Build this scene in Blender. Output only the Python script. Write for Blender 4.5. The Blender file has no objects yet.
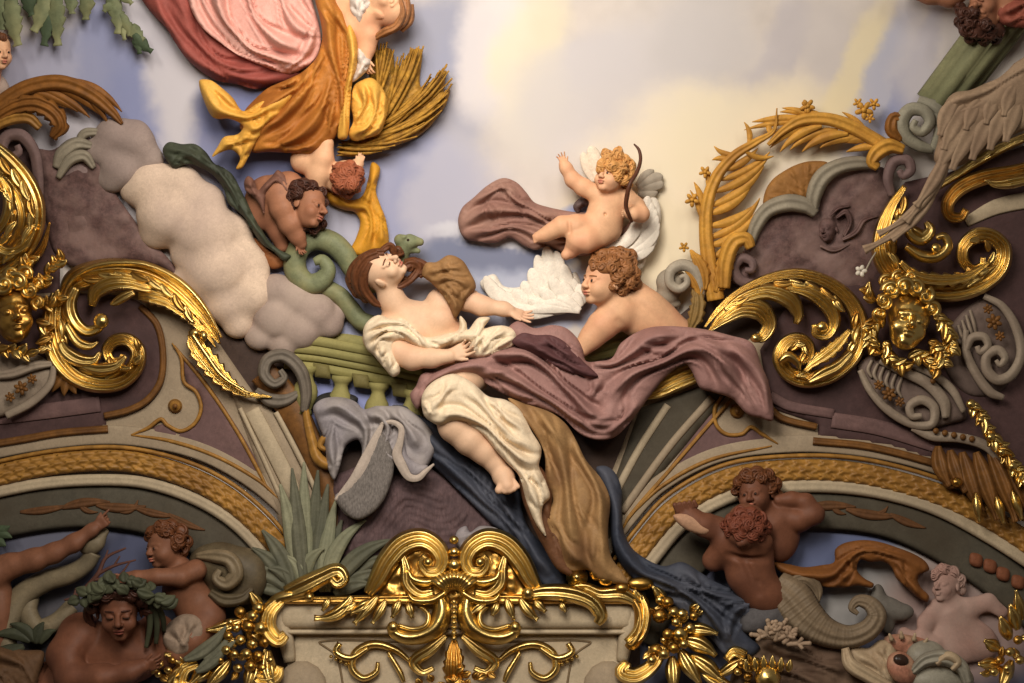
import bpy, bmesh, math, random
import numpy as np
from mathutils import Vector
from mathutils.geometry import delaunay_2d_cdt
import openvdb

random.seed(7); rng = np.random.default_rng(7)
COL = bpy.context.scene.collection
PI = math.pi
# ---------------------------------------------------------------- the vault
# A barrel vault of radius R whose axis runs along X at eye height.  Every
# relief is laid out on the unrolled vault in (x, y, lift): x, y are measured
# along the vault, lift is how far the relief stands proud of the plaster.
R, FOC, PITCH, EYE = 6.5, 1000.0, math.radians(50), 1.6
CP, SP = math.cos(PITCH), math.sin(PITCH)
UNIT = R / FOC

def W(P):
    P = np.asarray(P, float).reshape(-1, 3)
    a = (P[:, 0] - 512.0) / FOC
    b = (341.5 - P[:, 1]) / FOC
    t = (R - P[:, 2] * UNIT) / np.sqrt(1 + b * b)
    return np.stack([a * t, t * (CP - b * SP), EYE + t * (SP + b * CP)], 1)

# ---------------------------------------------------------------- objects
def tagp(o, label=None, cat=None, group=None, kind=None):
    if label: o['label'] = label
    if cat: o['category'] = cat
    if group: o['group'] = group
    if kind: o['kind'] = kind
    return o

def thing(name, label, cat, base, group=None):
    o = bpy.data.objects.new(name, None)
    o.empty_display_size = 0.05
    COL.objects.link(o)
    b = base if len(base) == 3 else (base[0], base[1], 0)
    o.location = Vector(W([b])[0])
    return tagp(o, label, cat, group)

def root_loc(o):
    l = Vector((0, 0, 0))
    while o is not None:
        l += o.location; o = o.parent
    return l

def mk(name, V, faces, mat, parent=None, smooth=True, world=False, fix=True):
    V = np.asarray(V, float)
    Pw = V if world else W(V)
    me = bpy.data.meshes.new(name)
    o = bpy.data.objects.new(name, me)
    COL.objects.link(o)
    if parent is not None:
        o.parent = parent
        off = np.array(root_loc(parent))
    else:
        off = Pw.mean(0)
        o.location = Vector(off)
    me.from_pydata((Pw - off).tolist(), [], faces)
    if fix:
        bm = bmesh.new(); bm.from_mesh(me)
        bmesh.ops.recalc_face_normals(bm, faces=bm.faces)
        bm.to_mesh(me); bm.free()
    if smooth:
        me.polygons.foreach_set('use_smooth', [True] * len(me.polygons))
    me.materials.append(mat)
    return o

class MB:
    """collects pieces of ONE mesh"""
    def __init__(s): s.V, s.F, s.n = [], [], 0
    def add(s, V, F):
        V = np.asarray(V, float)
        s.V.append(V); s.F += [tuple(i + s.n for i in f) for f in F]; s.n += len(V)
        return s
    def out(s, name, mat, parent=None, **k):
        return mk(name, np.concatenate(s.V), s.F, mat, parent, **k)

# ---------------------------------------------------------------- curves
def cr(pts, step=2.5, closed=False):
    """centripetal-ish Catmull-Rom through pts (any dimension), about step apart"""
    P = np.asarray(pts, float)
    n = len(P)
    if n < 3 and not closed:
        m = max(2, int(np.linalg.norm(P[1, :2] - P[0, :2]) / step) + 1)
        t = np.linspace(0, 1, m)[:, None]
        return P[0] * (1 - t) + P[1] * t
    out = []
    for i in range(n if closed else n - 1):
        p1, p2 = P[i % n], P[(i + 1) % n]
        p0 = P[(i - 1) % n] if closed or i > 0 else 2 * p1 - p2
        p3 = P[(i + 2) % n] if closed or i + 2 < n else 2 * p2 - p1
        L = np.linalg.norm(p2[:2] - p1[:2])
        if L < 1e-6: continue
        l0 = max(np.linalg.norm(p1[:2] - p0[:2]), 1e-6); l3 = max(np.linalg.norm(p3[:2] - p2[:2]), 1e-6)
        m1 = (p2 - p0) / (L + l0) * L; m2 = (p3 - p1) / (L + l3) * L
        t = np.linspace(0, 1, max(2, int(round(L / step)) + 1))[:-1, None]
        h = t * t * t
        out.append((2 * h - 3 * t * t + 1) * p1 + (h - 2 * t * t + t) * m1 + (-2 * h + 3 * t * t) * p2 + (h - t * t) * m2)
    if not closed: out.append(P[-1:])
    return np.concatenate(out)

def seg_dist(Q, L, closed=False):
    """distance of points Q to polyline L, signed side, and param 0..1"""
    A = L if closed else L[:-1]
    B = np.roll(L, -1, 0) if closed else L[1:]
    lens = np.linalg.norm(B - A, axis=1); cum = np.concatenate([[0], np.cumsum(lens)])
    best = np.full(len(Q), 1e9); sg = np.zeros(len(Q)); tt = np.zeros(len(Q))
    for i in range(len(A)):
        ab = B[i] - A[i]; l2 = max(ab @ ab, 1e-9)
        ap = Q - A[i]
        h = np.clip(ap @ ab / l2, 0, 1)
        d = np.hypot(ap[:, 0] - h * ab[0], ap[:, 1] - h * ab[1])
        m = d < best
        best[m] = d[m]
        sg[m] = np.sign(ab[0] * ap[m, 1] - ab[1] * ap[m, 0])
        tt[m] = (cum[i] + h[m] * lens[i]) / max(cum[-1], 1e-9)
    return best, sg, tt

def inside(Q, P):
    x, y = Q[:, 0], Q[:, 1]
    r = np.zeros(len(Q), bool)
    x2, y2 = np.roll(P[:, 0], -1), np.roll(P[:, 1], -1)
    for i in range(len(P)):
        c = ((P[i, 1] > y) != (y2[i] > y))
        if c.any():
            r ^= c & (x < (x2[i] - P[i, 0]) * (y - P[i, 1]) / (y2[i] - P[i, 1] + 1e-12) + P[i, 0])
    return r

def wob(x, y, s=30., seed=0):
    a = seed * 1.7
    return (np.sin(x / s + 1.3 * np.sin(y / s * 1.1 + a) + a) + np.sin(y / s * 1.27 + 1.1 * np.sin(x / s * .9 + 2 + a))
            + .5 * np.sin((x + y) / s * 1.9 + a * 2)) / 2.5

# ---------------------------------------------------------------- cloth, plates, rocks
def patch(name, outline, mat, parent=None, base=4., puff=8., rim=10., folds=(), waves=(), step=2.6, thick=6.,
          curve=True, tilt=None, rough=0., rs=9., seed=0, smooth=True, crisp=True):
    """a solid slab with the given outline; its front face is modelled by folds and waves.
    base: lift of the rim, or (x0,y0,l0,x1,y1,l1) to slope it"""
    P = np.asarray(outline, float)
    B = cr(P, step, True) if curve else np.concatenate(
        [cr(np.stack([P[i], P[(i + 1) % len(P)]]), step)[:-1] for i in range(len(P))])
    keep = [0]
    for i in range(1, len(B)):
        if np.hypot(*(B[i] - B[keep[-1]])) > step * .45: keep.append(i)
    if np.hypot(*(B[keep[-1]] - B[0])) < step * .45: keep.pop()
    B = B[keep]
    lo, hi = B.min(0), B.max(0)
    gx, gy = np.meshgrid(np.arange(lo[0], hi[0], step), np.arange(lo[1], hi[1], step * .87))
    gx[1::2] += step * .5
    Q = np.stack([gx.ravel(), gy.ravel()], 1)
    Q = Q[inside(Q, B)]
    if len(Q):
        d, _, _ = seg_dist(Q, B, True)
        Q = Q[d > step * .55]
    A = np.concatenate([B, Q])
    nb = len(B)
    r = delaunay_2d_cdt([Vector(v) for v in A], [(i, (i + 1) % nb) for i in range(nb)], [], 1, 1e-5)
    V2 = np.array([tuple(v) for v in r[0]]); T = [tuple(f) for f in r[2]]
    d, _, _ = seg_dist(V2, B, True)
    x, y = V2[:, 0], V2[:, 1]
    z0 = np.full(len(V2), float(base) if not hasattr(base, '__len__') else 0.)
    if hasattr(base, '__len__'):
        x0, y0, l0, x1, y1, l1 = base
        t = np.clip(((x - x0) * (x1 - x0) + (y - y0) * (y1 - y0)) / ((x1 - x0) ** 2 + (y1 - y0) ** 2), 0, 1)
        z0 = l0 + (l1 - l0) * t
    u = np.clip(d / rim, 0, 1)
    edge = min(puff * .45, 3.2); er = min(rim * .5, 4.)
    ue = np.clip(d / er, 0, 1); ud = np.clip(d / (rim * 1.6), 0, 1)
    z = z0 + edge * np.sqrt(np.clip(1 - (1 - ue) ** 2, 0, 1)) + (puff - edge) * ud * (2 - ud)
    for fi, f in enumerate(folds):
        L = cr(np.asarray(f[0], float), 4.)
        dd, sg, tt = seg_dist(V2, L)
        wd, h = f[1], f[2]
        sd = dd * sg + wd * .22 * wob(x, y, wd * 2.1, seed + fi)
        fade = np.clip(np.minimum(tt, 1 - tt) * 5 + .15, 0, 1) * np.clip(3.2 - dd / wd, 0, 1)
        w2 = wd * (.75 + .35 * np.sin(tt * 7 + fi))
        a = np.sqrt(sd * sd + .6)
        h = h * 1.3
        z = z + h * fade * (np.clip(1 - a / w2, 0, 1) ** 1.25 - .38 * np.exp(-((a - w2 * 1.25) / (w2 * .4)) ** 2))
        if crisp:
            for q, (of, k) in enumerate(((1.75, .42), (-1.65, .38), (.62, .16), (-.55, .16))):
                amp = k * (0.55 + .45 * np.sin(tt * 9 + q * 2 + fi * 1.3))
                z = z + h * fade * amp * np.clip(1 - np.abs(sd - of * w2 - w2 * .25 * np.sin(tt * 6 + q)) / (w2 * .38), 0, 1)
    for wv in waves:
        L = cr(np.asarray(wv[0], float), 5.)
        wl, amp, rg = wv[1], wv[2], wv[3]
        dd, sg, tt = seg_dist(V2, L)
        s = dd * sg + 3.0 * wl * .12 * wob(x, y, wl * 2.2, seed)
        z = z + amp * (1 - np.abs(np.sin(PI * s / wl)) ** .8) * np.clip(1.3 - dd / rg, 0, 1) * np.clip(u * 1.5, 0.15, 1)
    if rough: z = z + rough * wob(x, y, rs, seed + 3) * np.clip(u * 2, 0, 1) + rough * .5 * wob(x, y, rs * .43, seed + 5) * np.clip(u * 2, 0, 1)
    # edges used once are the rim
    cnt = {}
    for f in T:
        for i in range(len(f)):
            a, b = f[i], f[(i + 1) % len(f)]
            k = (min(a, b), max(a, b)); cnt[k] = cnt.get(k, 0) + 1
    n = len(V2)
    front = np.stack([x, y, z], 1); back = np.stack([x, y, np.minimum(z0 - thick, z - 1)], 1)
    F = T + [tuple(n + i for i in reversed(f)) for f in T]
    F += [(a, b, n + b, n + a) for (a, b), c in cnt.items() if c == 1]
    if parent == 'geo': return np.concatenate([front, back]), F
    return mk(name, np.concatenate([front, back]), F, mat, parent, smooth=smooth)

# ---------------------------------------------------------------- swept mouldings, scrolls, leaves
def sweep_geo(path, hr=.7, flutes=0, fd=.18, base=0., ncs=None, step=2.2, serr=None, pat=None, sq=.5, hmin=.4, closed=False, depth=3.):
    """path rows: x, y, half-width[, lift].  Front is a fluted dome, back is flat."""
    P = np.asarray(path, float)
    if P.shape[1] == 3: P = np.concatenate([P, np.full((len(P), 1), float(base))], 1)
    C = cr(P, step, closed)
    ncs = ncs or (9 + 4 * flutes)
    dx = np.gradient(C[:, 0]); dy = np.gradient(C[:, 1])
    if closed:
        dx = (np.roll(C[:, 0], -1) - np.roll(C[:, 0], 1)); dy = (np.roll(C[:, 1], -1) - np.roll(C[:, 1], 1))
    L = np.hypot(dx, dy) + 1e-9
    nx, ny = -dy / L, dx / L
    w = np.maximum(C[:, 2], .12)
    s = np.concatenate([[0], np.cumsum(np.hypot(np.diff(C[:, 0]), np.diff(C[:, 1])))])
    u = np.linspace(-1, 1, ncs)
    rows = []
    for j, uu in enumerate(u):
        ww = w.copy()
        if serr:
            ph = (s / serr[0] + (0.5 if uu > 0 else 0) * (serr[2] if len(serr) > 2 else 0)) % 1
            ww = w * (1 - serr[1] * abs(uu) ** 2 * ph ** 1.5)
        dome = max(0., 1 - uu * uu) ** sq
        fl = fd * (math.cos(2 * PI * flutes * (uu + 1) / 2 + PI) + 1) * .5 if flutes else 0
        z = C[:, 3] + w * hr * (dome * (1 - (fd if flutes else 0)) + fl * min(1, (1 - abs(uu)) * 3)) + hmin * (1 - abs(uu))
        if pat == 'laurel':
            v = ((uu + 1) * 1.5) % 1 - .5
            ph = (s / 13. + abs(v) * .9 + (0.5 if int((uu + 1) * 1.499) % 2 else 0)) % 1
            z = z + 4.2 * np.clip(1 - ph, 0, 1) * (1 - 2.2 * abs(v) ** 1.5 * (1 - .7 * ph)) - 1.2
        if pat == 'rope':
            z = z + w * .3 * np.abs(np.sin(PI * (s / (w * 1.6) + uu * .6)))
        if pat == 'rib':
            z = z + w * .12 * np.abs(np.sin(PI * s / 4.))
        rows.append(np.stack([C[:, 0] + nx * uu * ww, C[:, 1] + ny * uu * ww, z], 1))
    rows.append(np.stack([C[:, 0] + nx * w * .7, C[:, 1] + ny * w * .7, C[:, 3] - depth], 1))
    rows.append(np.stack([C[:, 0] - nx * w * .7, C[:, 1] - ny * w * .7, C[:, 3] - depth], 1))
    A = np.stack(rows, 1)
    m, k = A.shape[:2]
    F = []
    for i in range(m if closed else m - 1):
        i2 = (i + 1) % m
        for j in range(k):
            j2 = (j + 1) % k
            F.append((i * k + j, i2 * k + j, i2 * k + j2, i * k + j2))
    if not closed:
        F += [tuple(range(k)), tuple((m - 1) * k + j for j in reversed(range(k)))]
    return A.reshape(-1, 3), F

def sweep(name, path, mat, parent=None, **k):
    V, F = sweep_geo(path, **k)
    return mk(name, V, F, mat, parent)

def spiral(cx, cy, r0, r1, a0, turns, w0, w1, z0=0., z1=0., n=None):
    """spiral from radius r0 at angle a0 (deg, y down) winding in to r1; turns signed"""
    n = n or max(8, int(abs(turns) * 14))
    o = []
    for i in range(n + 1):
        t = i / n
        a = math.radians(a0) + turns * 2 * PI * t
        r = r0 + (r1 - r0) * t ** .85
        o.append((cx + r * math.cos(a), cy + r * math.sin(a), w0 + (w1 - w0) * t, z0 + (z1 - z0) * t))
    return o

def leafp(x0, y0, x1, y1, w, bend=0., z0=0., z1=0., tip=.15):
    """path for a single leaf blade"""
    mx, my = (x0 + x1) / 2 - (y1 - y0) * bend, (y0 + y1) / 2 + (x1 - x0) * bend
    def q(t):
        return ((1 - t) ** 2 * x0 + 2 * t * (1 - t) * mx + t * t * x1, (1 - t) ** 2 * y0 + 2 * t * (1 - t) * my + t * t * y1)
    o = []
    for t, ww in ((0, .35), (.2, .8), (.45, 1.), (.7, .75), (.88, .4), (1, tip)):
        a = q(t); o.append((a[0], a[1], w * ww, z0 + (z1 - z0) * t))
    return o

def tube_geo(path, nc=10, step=2., cap=True):
    """round tapered tube: rows x,y,z,r"""
    C = cr(np.asarray(path, float), step)
    T = np.gradient(C[:, :3], axis=0); T /= np.linalg.norm(T, axis=1)[:, None] + 1e-9
    up = np.array([0, 0, 1.])
    N = np.cross(T, up); ln = np.linalg.norm(N, axis=1)
    N[ln < 1e-3] = [1, 0, 0]; N /= np.linalg.norm(N, axis=1)[:, None]
    Bn = np.cross(N, T)
    a = np.linspace(0, 2 * PI, nc, endpoint=False)
    V = C[:, None, :3] + C[:, None, 3:4] * (np.cos(a)[None, :, None] * N[:, None] + np.sin(a)[None, :, None] * Bn[:, None])
    m = len(C)
    F = [(i * nc + j, (i + 1) * nc + j, (i + 1) * nc + (j + 1) % nc, i * nc + (j + 1) % nc) for i in range(m - 1) for j in range(nc)]
    F += [tuple(range(nc)), tuple((m - 1) * nc + j for j in reversed(range(nc)))]
    return V.reshape(-1, 3), F

def tube(name, path, mat, parent=None, **k):
    V, F = tube_geo(path, **k)
    return mk(name, V, F, mat, parent)

def ball_geo(c, r, nu=14, nv=9, rib=0, rd=.12, rot=0.):
    r = (r, r, r) if not hasattr(r, '__len__') else r
    V, F = [], []
    for i in range(nv + 1):
        th = PI * i / nv
        for j in range(nu):
            ph = 2 * PI * j / nu
            k = 1 + (rd * math.cos(rib * ph) if rib else 0) * math.sin(th)
            x = r[0] * math.sin(th) * math.cos(ph) * k; y = r[1] * math.sin(th) * math.sin(ph) * k
            cr_, sr = math.cos(rot), math.sin(rot)
            V.append((c[0] + x * cr_ - y * sr, c[1] + x * sr + y * cr_, c[2] + r[2] * math.cos(th)))
    for i in range(nv):
        for j in range(nu):
            F.append((i * nu + j, (i + 1) * nu + j, (i + 1) * nu + (j + 1) % nu, i * nu + (j + 1) % nu))
    return np.array(V), F

def ball(name, c, r, mat, parent=None, **k):
    V, F = ball_geo(c, r, **k)
    return mk(name, V, F, mat, parent)

def lathe_geo(p0, p1, prof, nc=20):
    """turned solid from 3-D point p0 to p1; prof rows (t, radius)"""
    p0 = np.array(p0, float); p1 = np.array(p1, float)
    ax = p1 - p0; L = np.linalg.norm(ax); ax /= L
    n = np.cross(ax, [0, 0, 1.])
    n = np.array([1., 0, 0]) if np.linalg.norm(n) < 1e-3 else n / np.linalg.norm(n)
    b = np.cross(ax, n)
    V = []
    a = np.linspace(0, 2 * PI, nc, endpoint=False)
    for t, r in prof:
        V.append(p0 + ax * L * t + r * (np.cos(a)[:, None] * n + np.sin(a)[:, None] * b))
    m = len(prof)
    F = [(i * nc + j, (i + 1) * nc + j, (i + 1) * nc + (j + 1) % nc, i * nc + (j + 1) % nc) for i in range(m - 1) for j in range(nc)]
    F += [tuple(range(nc)), tuple((m - 1) * nc + j for j in reversed(range(nc)))]
    return np.concatenate(V), F

def lathe(name, p0, p1, prof, mat, parent=None, **k):
    V, F = lathe_geo(p0, p1, prof, **k)
    return mk(name, V, F, mat, parent)

# ---------------------------------------------------------------- bodies (blended distance fields)
def rotm(yaw=0, pitch=0, roll=0):
    """yaw + turns the face to picture-right, pitch + lifts the chin, roll + tilts clockwise"""
    y, p, r = map(math.radians, (yaw, pitch, roll))
    Ry = np.array([[math.cos(y), 0, math.sin(y)], [0, 1, 0], [-math.sin(y), 0, math.cos(y)]])
    Rx = np.array([[1, 0, 0], [0, math.cos(p), -math.sin(p)], [0, math.sin(p), math.cos(p)]])
    Rz = np.array([[math.cos(r), -math.sin(r), 0], [math.sin(r), math.cos(r), 0], [0, 0, 1]])
    return Rz @ Ry @ Rx

def cap(a, b, r0, r1=None, k=None): return ('c', np.array(a, float), np.array(b, float), float(r0), float(r0 if r1 is None else r1), k)
def ell(c, r, M=None, k=None, neg=False): return ('e', np.array(c, float), np.array(r, float), np.eye(3) if M is None else M, k, neg)

def limb(*rows, k=None):
    return [cap(rows[i][:3], rows[i + 1][:3], rows[i][3], rows[i + 1][3], k) for i in range(len(rows) - 1)]

def head_prims(c, s, M, child=False, male=False, ears=True):
    """s: half the head height"""
    c = np.array(c, float)
    def L(p): return c + M @ (np.array(p, float) * s)
    w = .74 if child else .68
    o = [ell(L((0, -.26, -.12)), np.array((w + .03, .74, .84)) * s, M, .12 * s),
         ell(L((0, .28, .16)), np.array((w - .12 + (.06 if child else 0), .70, .60)) * s, M, .18 * s),
         cap(L((-.06, .80, .50)), L((.06, .80, .50)), .17 * s, None, .12 * s)]
    for sx in (-1, 1):
        o += [ell(L((sx * .34, .36, .44)), np.array((.24, .24, .24)) * s * (1.12 if child else .95), M, .16 * s),
              cap(L((sx * .10, -.10, .70)), L((sx * .42, -.06, .58)), .085 * s, .06 * s, .10 * s)]
    for sx in (-1, 1):
        o += [ell(L((sx * .27, .06, .86)), np.array((.17, .10, .17)) * s, M, .08 * s, True)]
    nl = .90 if child else .98
    o += [cap(L((0, -.06, .72)), L((0, .28, nl)), .075 * s, .115 * s, .07 * s)]
    for sx in (-1, 1):
        o += [ell(L((sx * .11, .32, .84)), np.array((.085, .075, .1)) * s, M, .05 * s),
              ell(L((sx * .27, .075, .655)), np.array((.145, .11, .12)) * s, M, .03 * s)]
        if ears: o += [ell(L((sx * (w + .05), .10, -.10)), np.array((.07, .23, .15)) * s, M, .05 * s)]
    o += [ell(L((0, .515, .78)), np.array((.21, .055, .09)) * s, M, .05 * s),
          ell(L((0, .625, .745)), np.array((.165, .06, .09)) * s, M, .05 * s),
          ('cn', L((-.17, .572, .84)), L((.17, .572, .84)), .028 * s, .028 * s, .03 * s)]
    return o

def hand_prims(w, d, t, size, curl=(.3, .3, .3, .3), spread=.16, thumb=.7, k=1.0):
    """w wrist, d finger direction, t thumb-side direction, size = hand length; curl bends toward the palm (d x t)"""
    w = np.array(w, float); d = np.array(d, float); d /= np.linalg.norm(d)
    t = np.array(t, float); t = t - d * (t @ d); t /= np.linalg.norm(t)
    n = np.cross(d, t)
    o = []
    kc = w + d * size * .46
    for q in (-.17, -.06, .06, .17):
        o.append(cap(w + t * q * size * .6, kc + t * q * size, size * .105, size * .095, size * .06))
    for i, (off, ln) in enumerate(((.19, .44), (.065, .49), (-.06, .45), (-.18, .36))):
        p = kc + t * off * size
        ang = 0.
        dd = d + t * spread * (1.2 - i * .8)
        dd /= np.linalg.norm(dd)
        for j, fr in enumerate((.45, .32, .23)):
            ang += curl[i] * (1.0 if j else .7)
            v = dd * math.cos(ang) + n * math.sin(ang)
            q = p + v * ln * size * fr
            r0 = size * (.062 - .007 * j); o.append(cap(p, q, r0, r0 - size * .006, k * .5))
            p = q
    p = w + d * size * .14 + t * size * .13
    v = d * math.cos(thumb) + t * math.sin(thumb)
    q = p + v * size * .26; o.append(cap(p, q, size * .085, size * .068, k))
    v2 = v * .9 + d * .3 + n * .25; v2 /= np.linalg.norm(v2)
    o.append(cap(q, q + v2 * size * .2, size * .066, size * .05, k * .5))
    return o

def sdf_geo(prims, k=4., vox=1.):
    los, his = [], []
    for p in prims:
        if p[0] in ('c', 'cn'):
            r = max(p[3], p[4]); los.append(np.minimum(p[1], p[2]) - r); his.append(np.maximum(p[1], p[2]) + r)
        else:
            r = p[2].max(); los.append(p[1] - r); his.append(p[1] + r)
    lo = np.min(los, 0) - 4 * vox - k; hi = np.max(his, 0) + 4 * vox + k
    n = np.ceil((hi - lo) / vox).astype(int) + 1
    BIG = 6. * vox + k
    D = np.full(n, BIG, np.float32)
    for p, l, h in zip(prims, los, his):
        kk = p[5] if p[0] in ('c', 'cn') else p[4]
        kk = k if kk is None else kk
        neg = p[0] == 'cn' or (p[0] == 'e' and p[5])
        pad = kk + 3 * vox
        i0 = np.maximum(np.floor((l - pad - lo) / vox).astype(int), 0); i1 = np.minimum(np.ceil((h + pad - lo) / vox).astype(int) + 1, n)
        gx, gy, gz = (np.arange(i0[a], i1[a]) * vox + lo[a] for a in range(3))
        X = np.stack(np.meshgrid(gx, gy, gz, indexing='ij'), -1).astype(np.float32)
        if p[0] in ('c', 'cn'):
            ab = p[2] - p[1]; l2 = max(ab @ ab, 1e-9)
            ap = X - p[1].astype(np.float32)
            t = np.clip(ap @ (ab / l2).astype(np.float32), 0, 1)
            d = np.linalg.norm(ap - t[..., None] * ab.astype(np.float32), axis=-1) - (p[3] + (p[4] - p[3]) * t)
        else:
            q = (X - p[1].astype(np.float32)) @ p[3].astype(np.float32)
            r = p[2].astype(np.float32)
            k0 = np.linalg.norm(q / r, axis=-1); k1 = np.linalg.norm(q / (r * r), axis=-1) + 1e-6
            d = k0 * (k0 - 1) / k1
        sl = tuple(slice(i0[a], i1[a]) for a in range(3))
        o = D[sl]
        if neg:
            hh = np.clip(.5 - .5 * (o + d) / kk, 0, 1)
            D[sl] = o * (1 - hh) - d * hh + kk * hh * (1 - hh)
        else:
            hh = np.clip(.5 + .5 * (o - d) / kk, 0, 1)
            D[sl] = o * (1 - hh) + d * hh - kk * hh * (1 - hh)
    g = openvdb.FloatGrid(); g.background = float(BIG)
    g.copyFromArray(np.ascontiguousarray(D))
    pts, quads = g.convertToQuads(0.0)
    return np.asarray(pts, float) * vox + lo, [tuple(int(i) for i in q) for q in quads]

def body(name, prims, mat, parent=None, k=4., vox=1.):
    V, F = sdf_geo(prims, k, vox)
    V[:, 2] = np.maximum(V[:, 2], 1.)
    return mk(name, V, F, mat, parent)

def face_bits(parent, c, s, M, iris, lip, brow=None, closed=False):
    """eyes, lips and brows of a painted face, as children of the person"""
    c = np.array(c, float)
    def L(p): return c + M @ (np.array(p, float) * s)
    for sx in (-1, 1):
        if closed:
            tube('eyelid', [tuple(L((sx * (.27 + q), .10 + .02 * math.cos(q * 9), .775 - abs(q) * .25))) + (.022 * s,) for q in (-.11, -.04, .04, .11)], iris, parent, nc=6, step=1)
        else:
            V, F = ball_geo((0, 0, 0), (.075 * s, .07 * s, .05 * s), 10, 6)
            mk('eye', np.array([L((sx * .27, .07, .745))]) + V @ M.T, F, iris, parent)
        if brow is not None:
            tube('eyebrow', [tuple(L((sx * q, -.13 + (q - .27) ** 2 * .8, z))) + (.03 * s,) for q, z in ((.12, .775), (.27, .745), (.42, .63))], brow, parent, nc=6, step=1.2)
    mb = MB()
    mb.add(*tube_geo([tuple(L((q, .525 + .25 * q * q, .845 - q * q * 1.1))) + ((.045 if q == 0 else .035 if abs(q) < .1 else .012) * s,) for q in (-.18, -.09, 0, .09, .18)], 8, 1.))
    mb.add(*tube_geo([tuple(L((q, .625 - .25 * q * q, .805 - q * q * 1.1))) + ((.05 if q == 0 else .04 if abs(q) < .1 else .012) * s,) for q in (-.16, -.08, 0, .08, .16)], 8, 1.))
    mb.out('lips', lip, parent)

def hair_curls(name, spots, mat, parent, r=5., turns=1.4, seed=1, n=7):
    """one head of wavy hair: a soft cap over the spots (x,y,z[,r]) combed into many curling locks"""
    rg = random.Random(seed)
    S = np.array([(q[0], q[1], q[2], q[3] if len(q) > 3 else r) for q in spots], float)
    V, F = sdf_geo([ell((x, y, z - .45 * q), (q * 1.1, q * 1.1, q * .85)) for x, y, z, q in S], 3.5, .9)
    V[:, 2] = np.maximum(V[:, 2], 1.)
    mb = MB(); mb.add(V, F)
    def top(x, y):
        d2 = ((S[:, 0] - x) ** 2 + (S[:, 1] - y) ** 2) / (1.15 * S[:, 3]) ** 2
        k = S[:, 2] - .45 * S[:, 3] + .85 * S[:, 3] * np.sqrt(np.clip(1 - d2, 0, 1))
        k = np.where(d2 < 1, k, -99.)
        return k.max()
    c = S[:, :2].mean(0)
    for i in range(len(S) * n):
        x, y, z, q = S[i % len(S)]
        x += rg.uniform(-.9, .9) * q; y += rg.uniform(-.9, .9) * q
        a = math.atan2(y - c[1], x - c[0]) + rg.choice((-1, 1)) * rg.uniform(.5, 1.8); cu = rg.choice((-1, 1)) * rg.uniform(.25, .75)
        pth = []
        for j in range(7):
            t_ = top(x, y)
            if t_ < -50: break
            pth.append((x, y, t_ + .5, q * (.08, .17, .21, .21, .19, .15, .05)[j]))
            x += q * .42 * math.cos(a); y += q * .42 * math.sin(a); a += cu; cu *= 1.12
        if len(pth) >= 4:
            pth[-1] = pth[-1][:3] + (q * .05,)
            mb.add(*tube_geo(pth, 6, 1.2))
    return mb.out(name, mat, parent)

def hair_strands(name, strands, mat, parent, **k):
    mb = MB()
    for st in strands: mb.add(*sweep_geo(st, **dict(dict(flutes=2, fd=.35, hr=.8, step=1.6), **k)))
    return mb.out(name, mat, parent)
# ---------------------------------------------------------------- materials
def srgb(r, g, b):
    f = lambda c: (c / 255 / 12.92) if c / 255 <= .04045 else ((c / 255 + .055) / 1.055) ** 2.4
    return (f(r), f(g), f(b))

MATS = {}
def _base(name):
    m = bpy.data.materials.new(name); m.use_nodes = True
    nt = m.node_tree
    return m, nt, nt.nodes, nt.links, nt.nodes['Principled BSDF']

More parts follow.
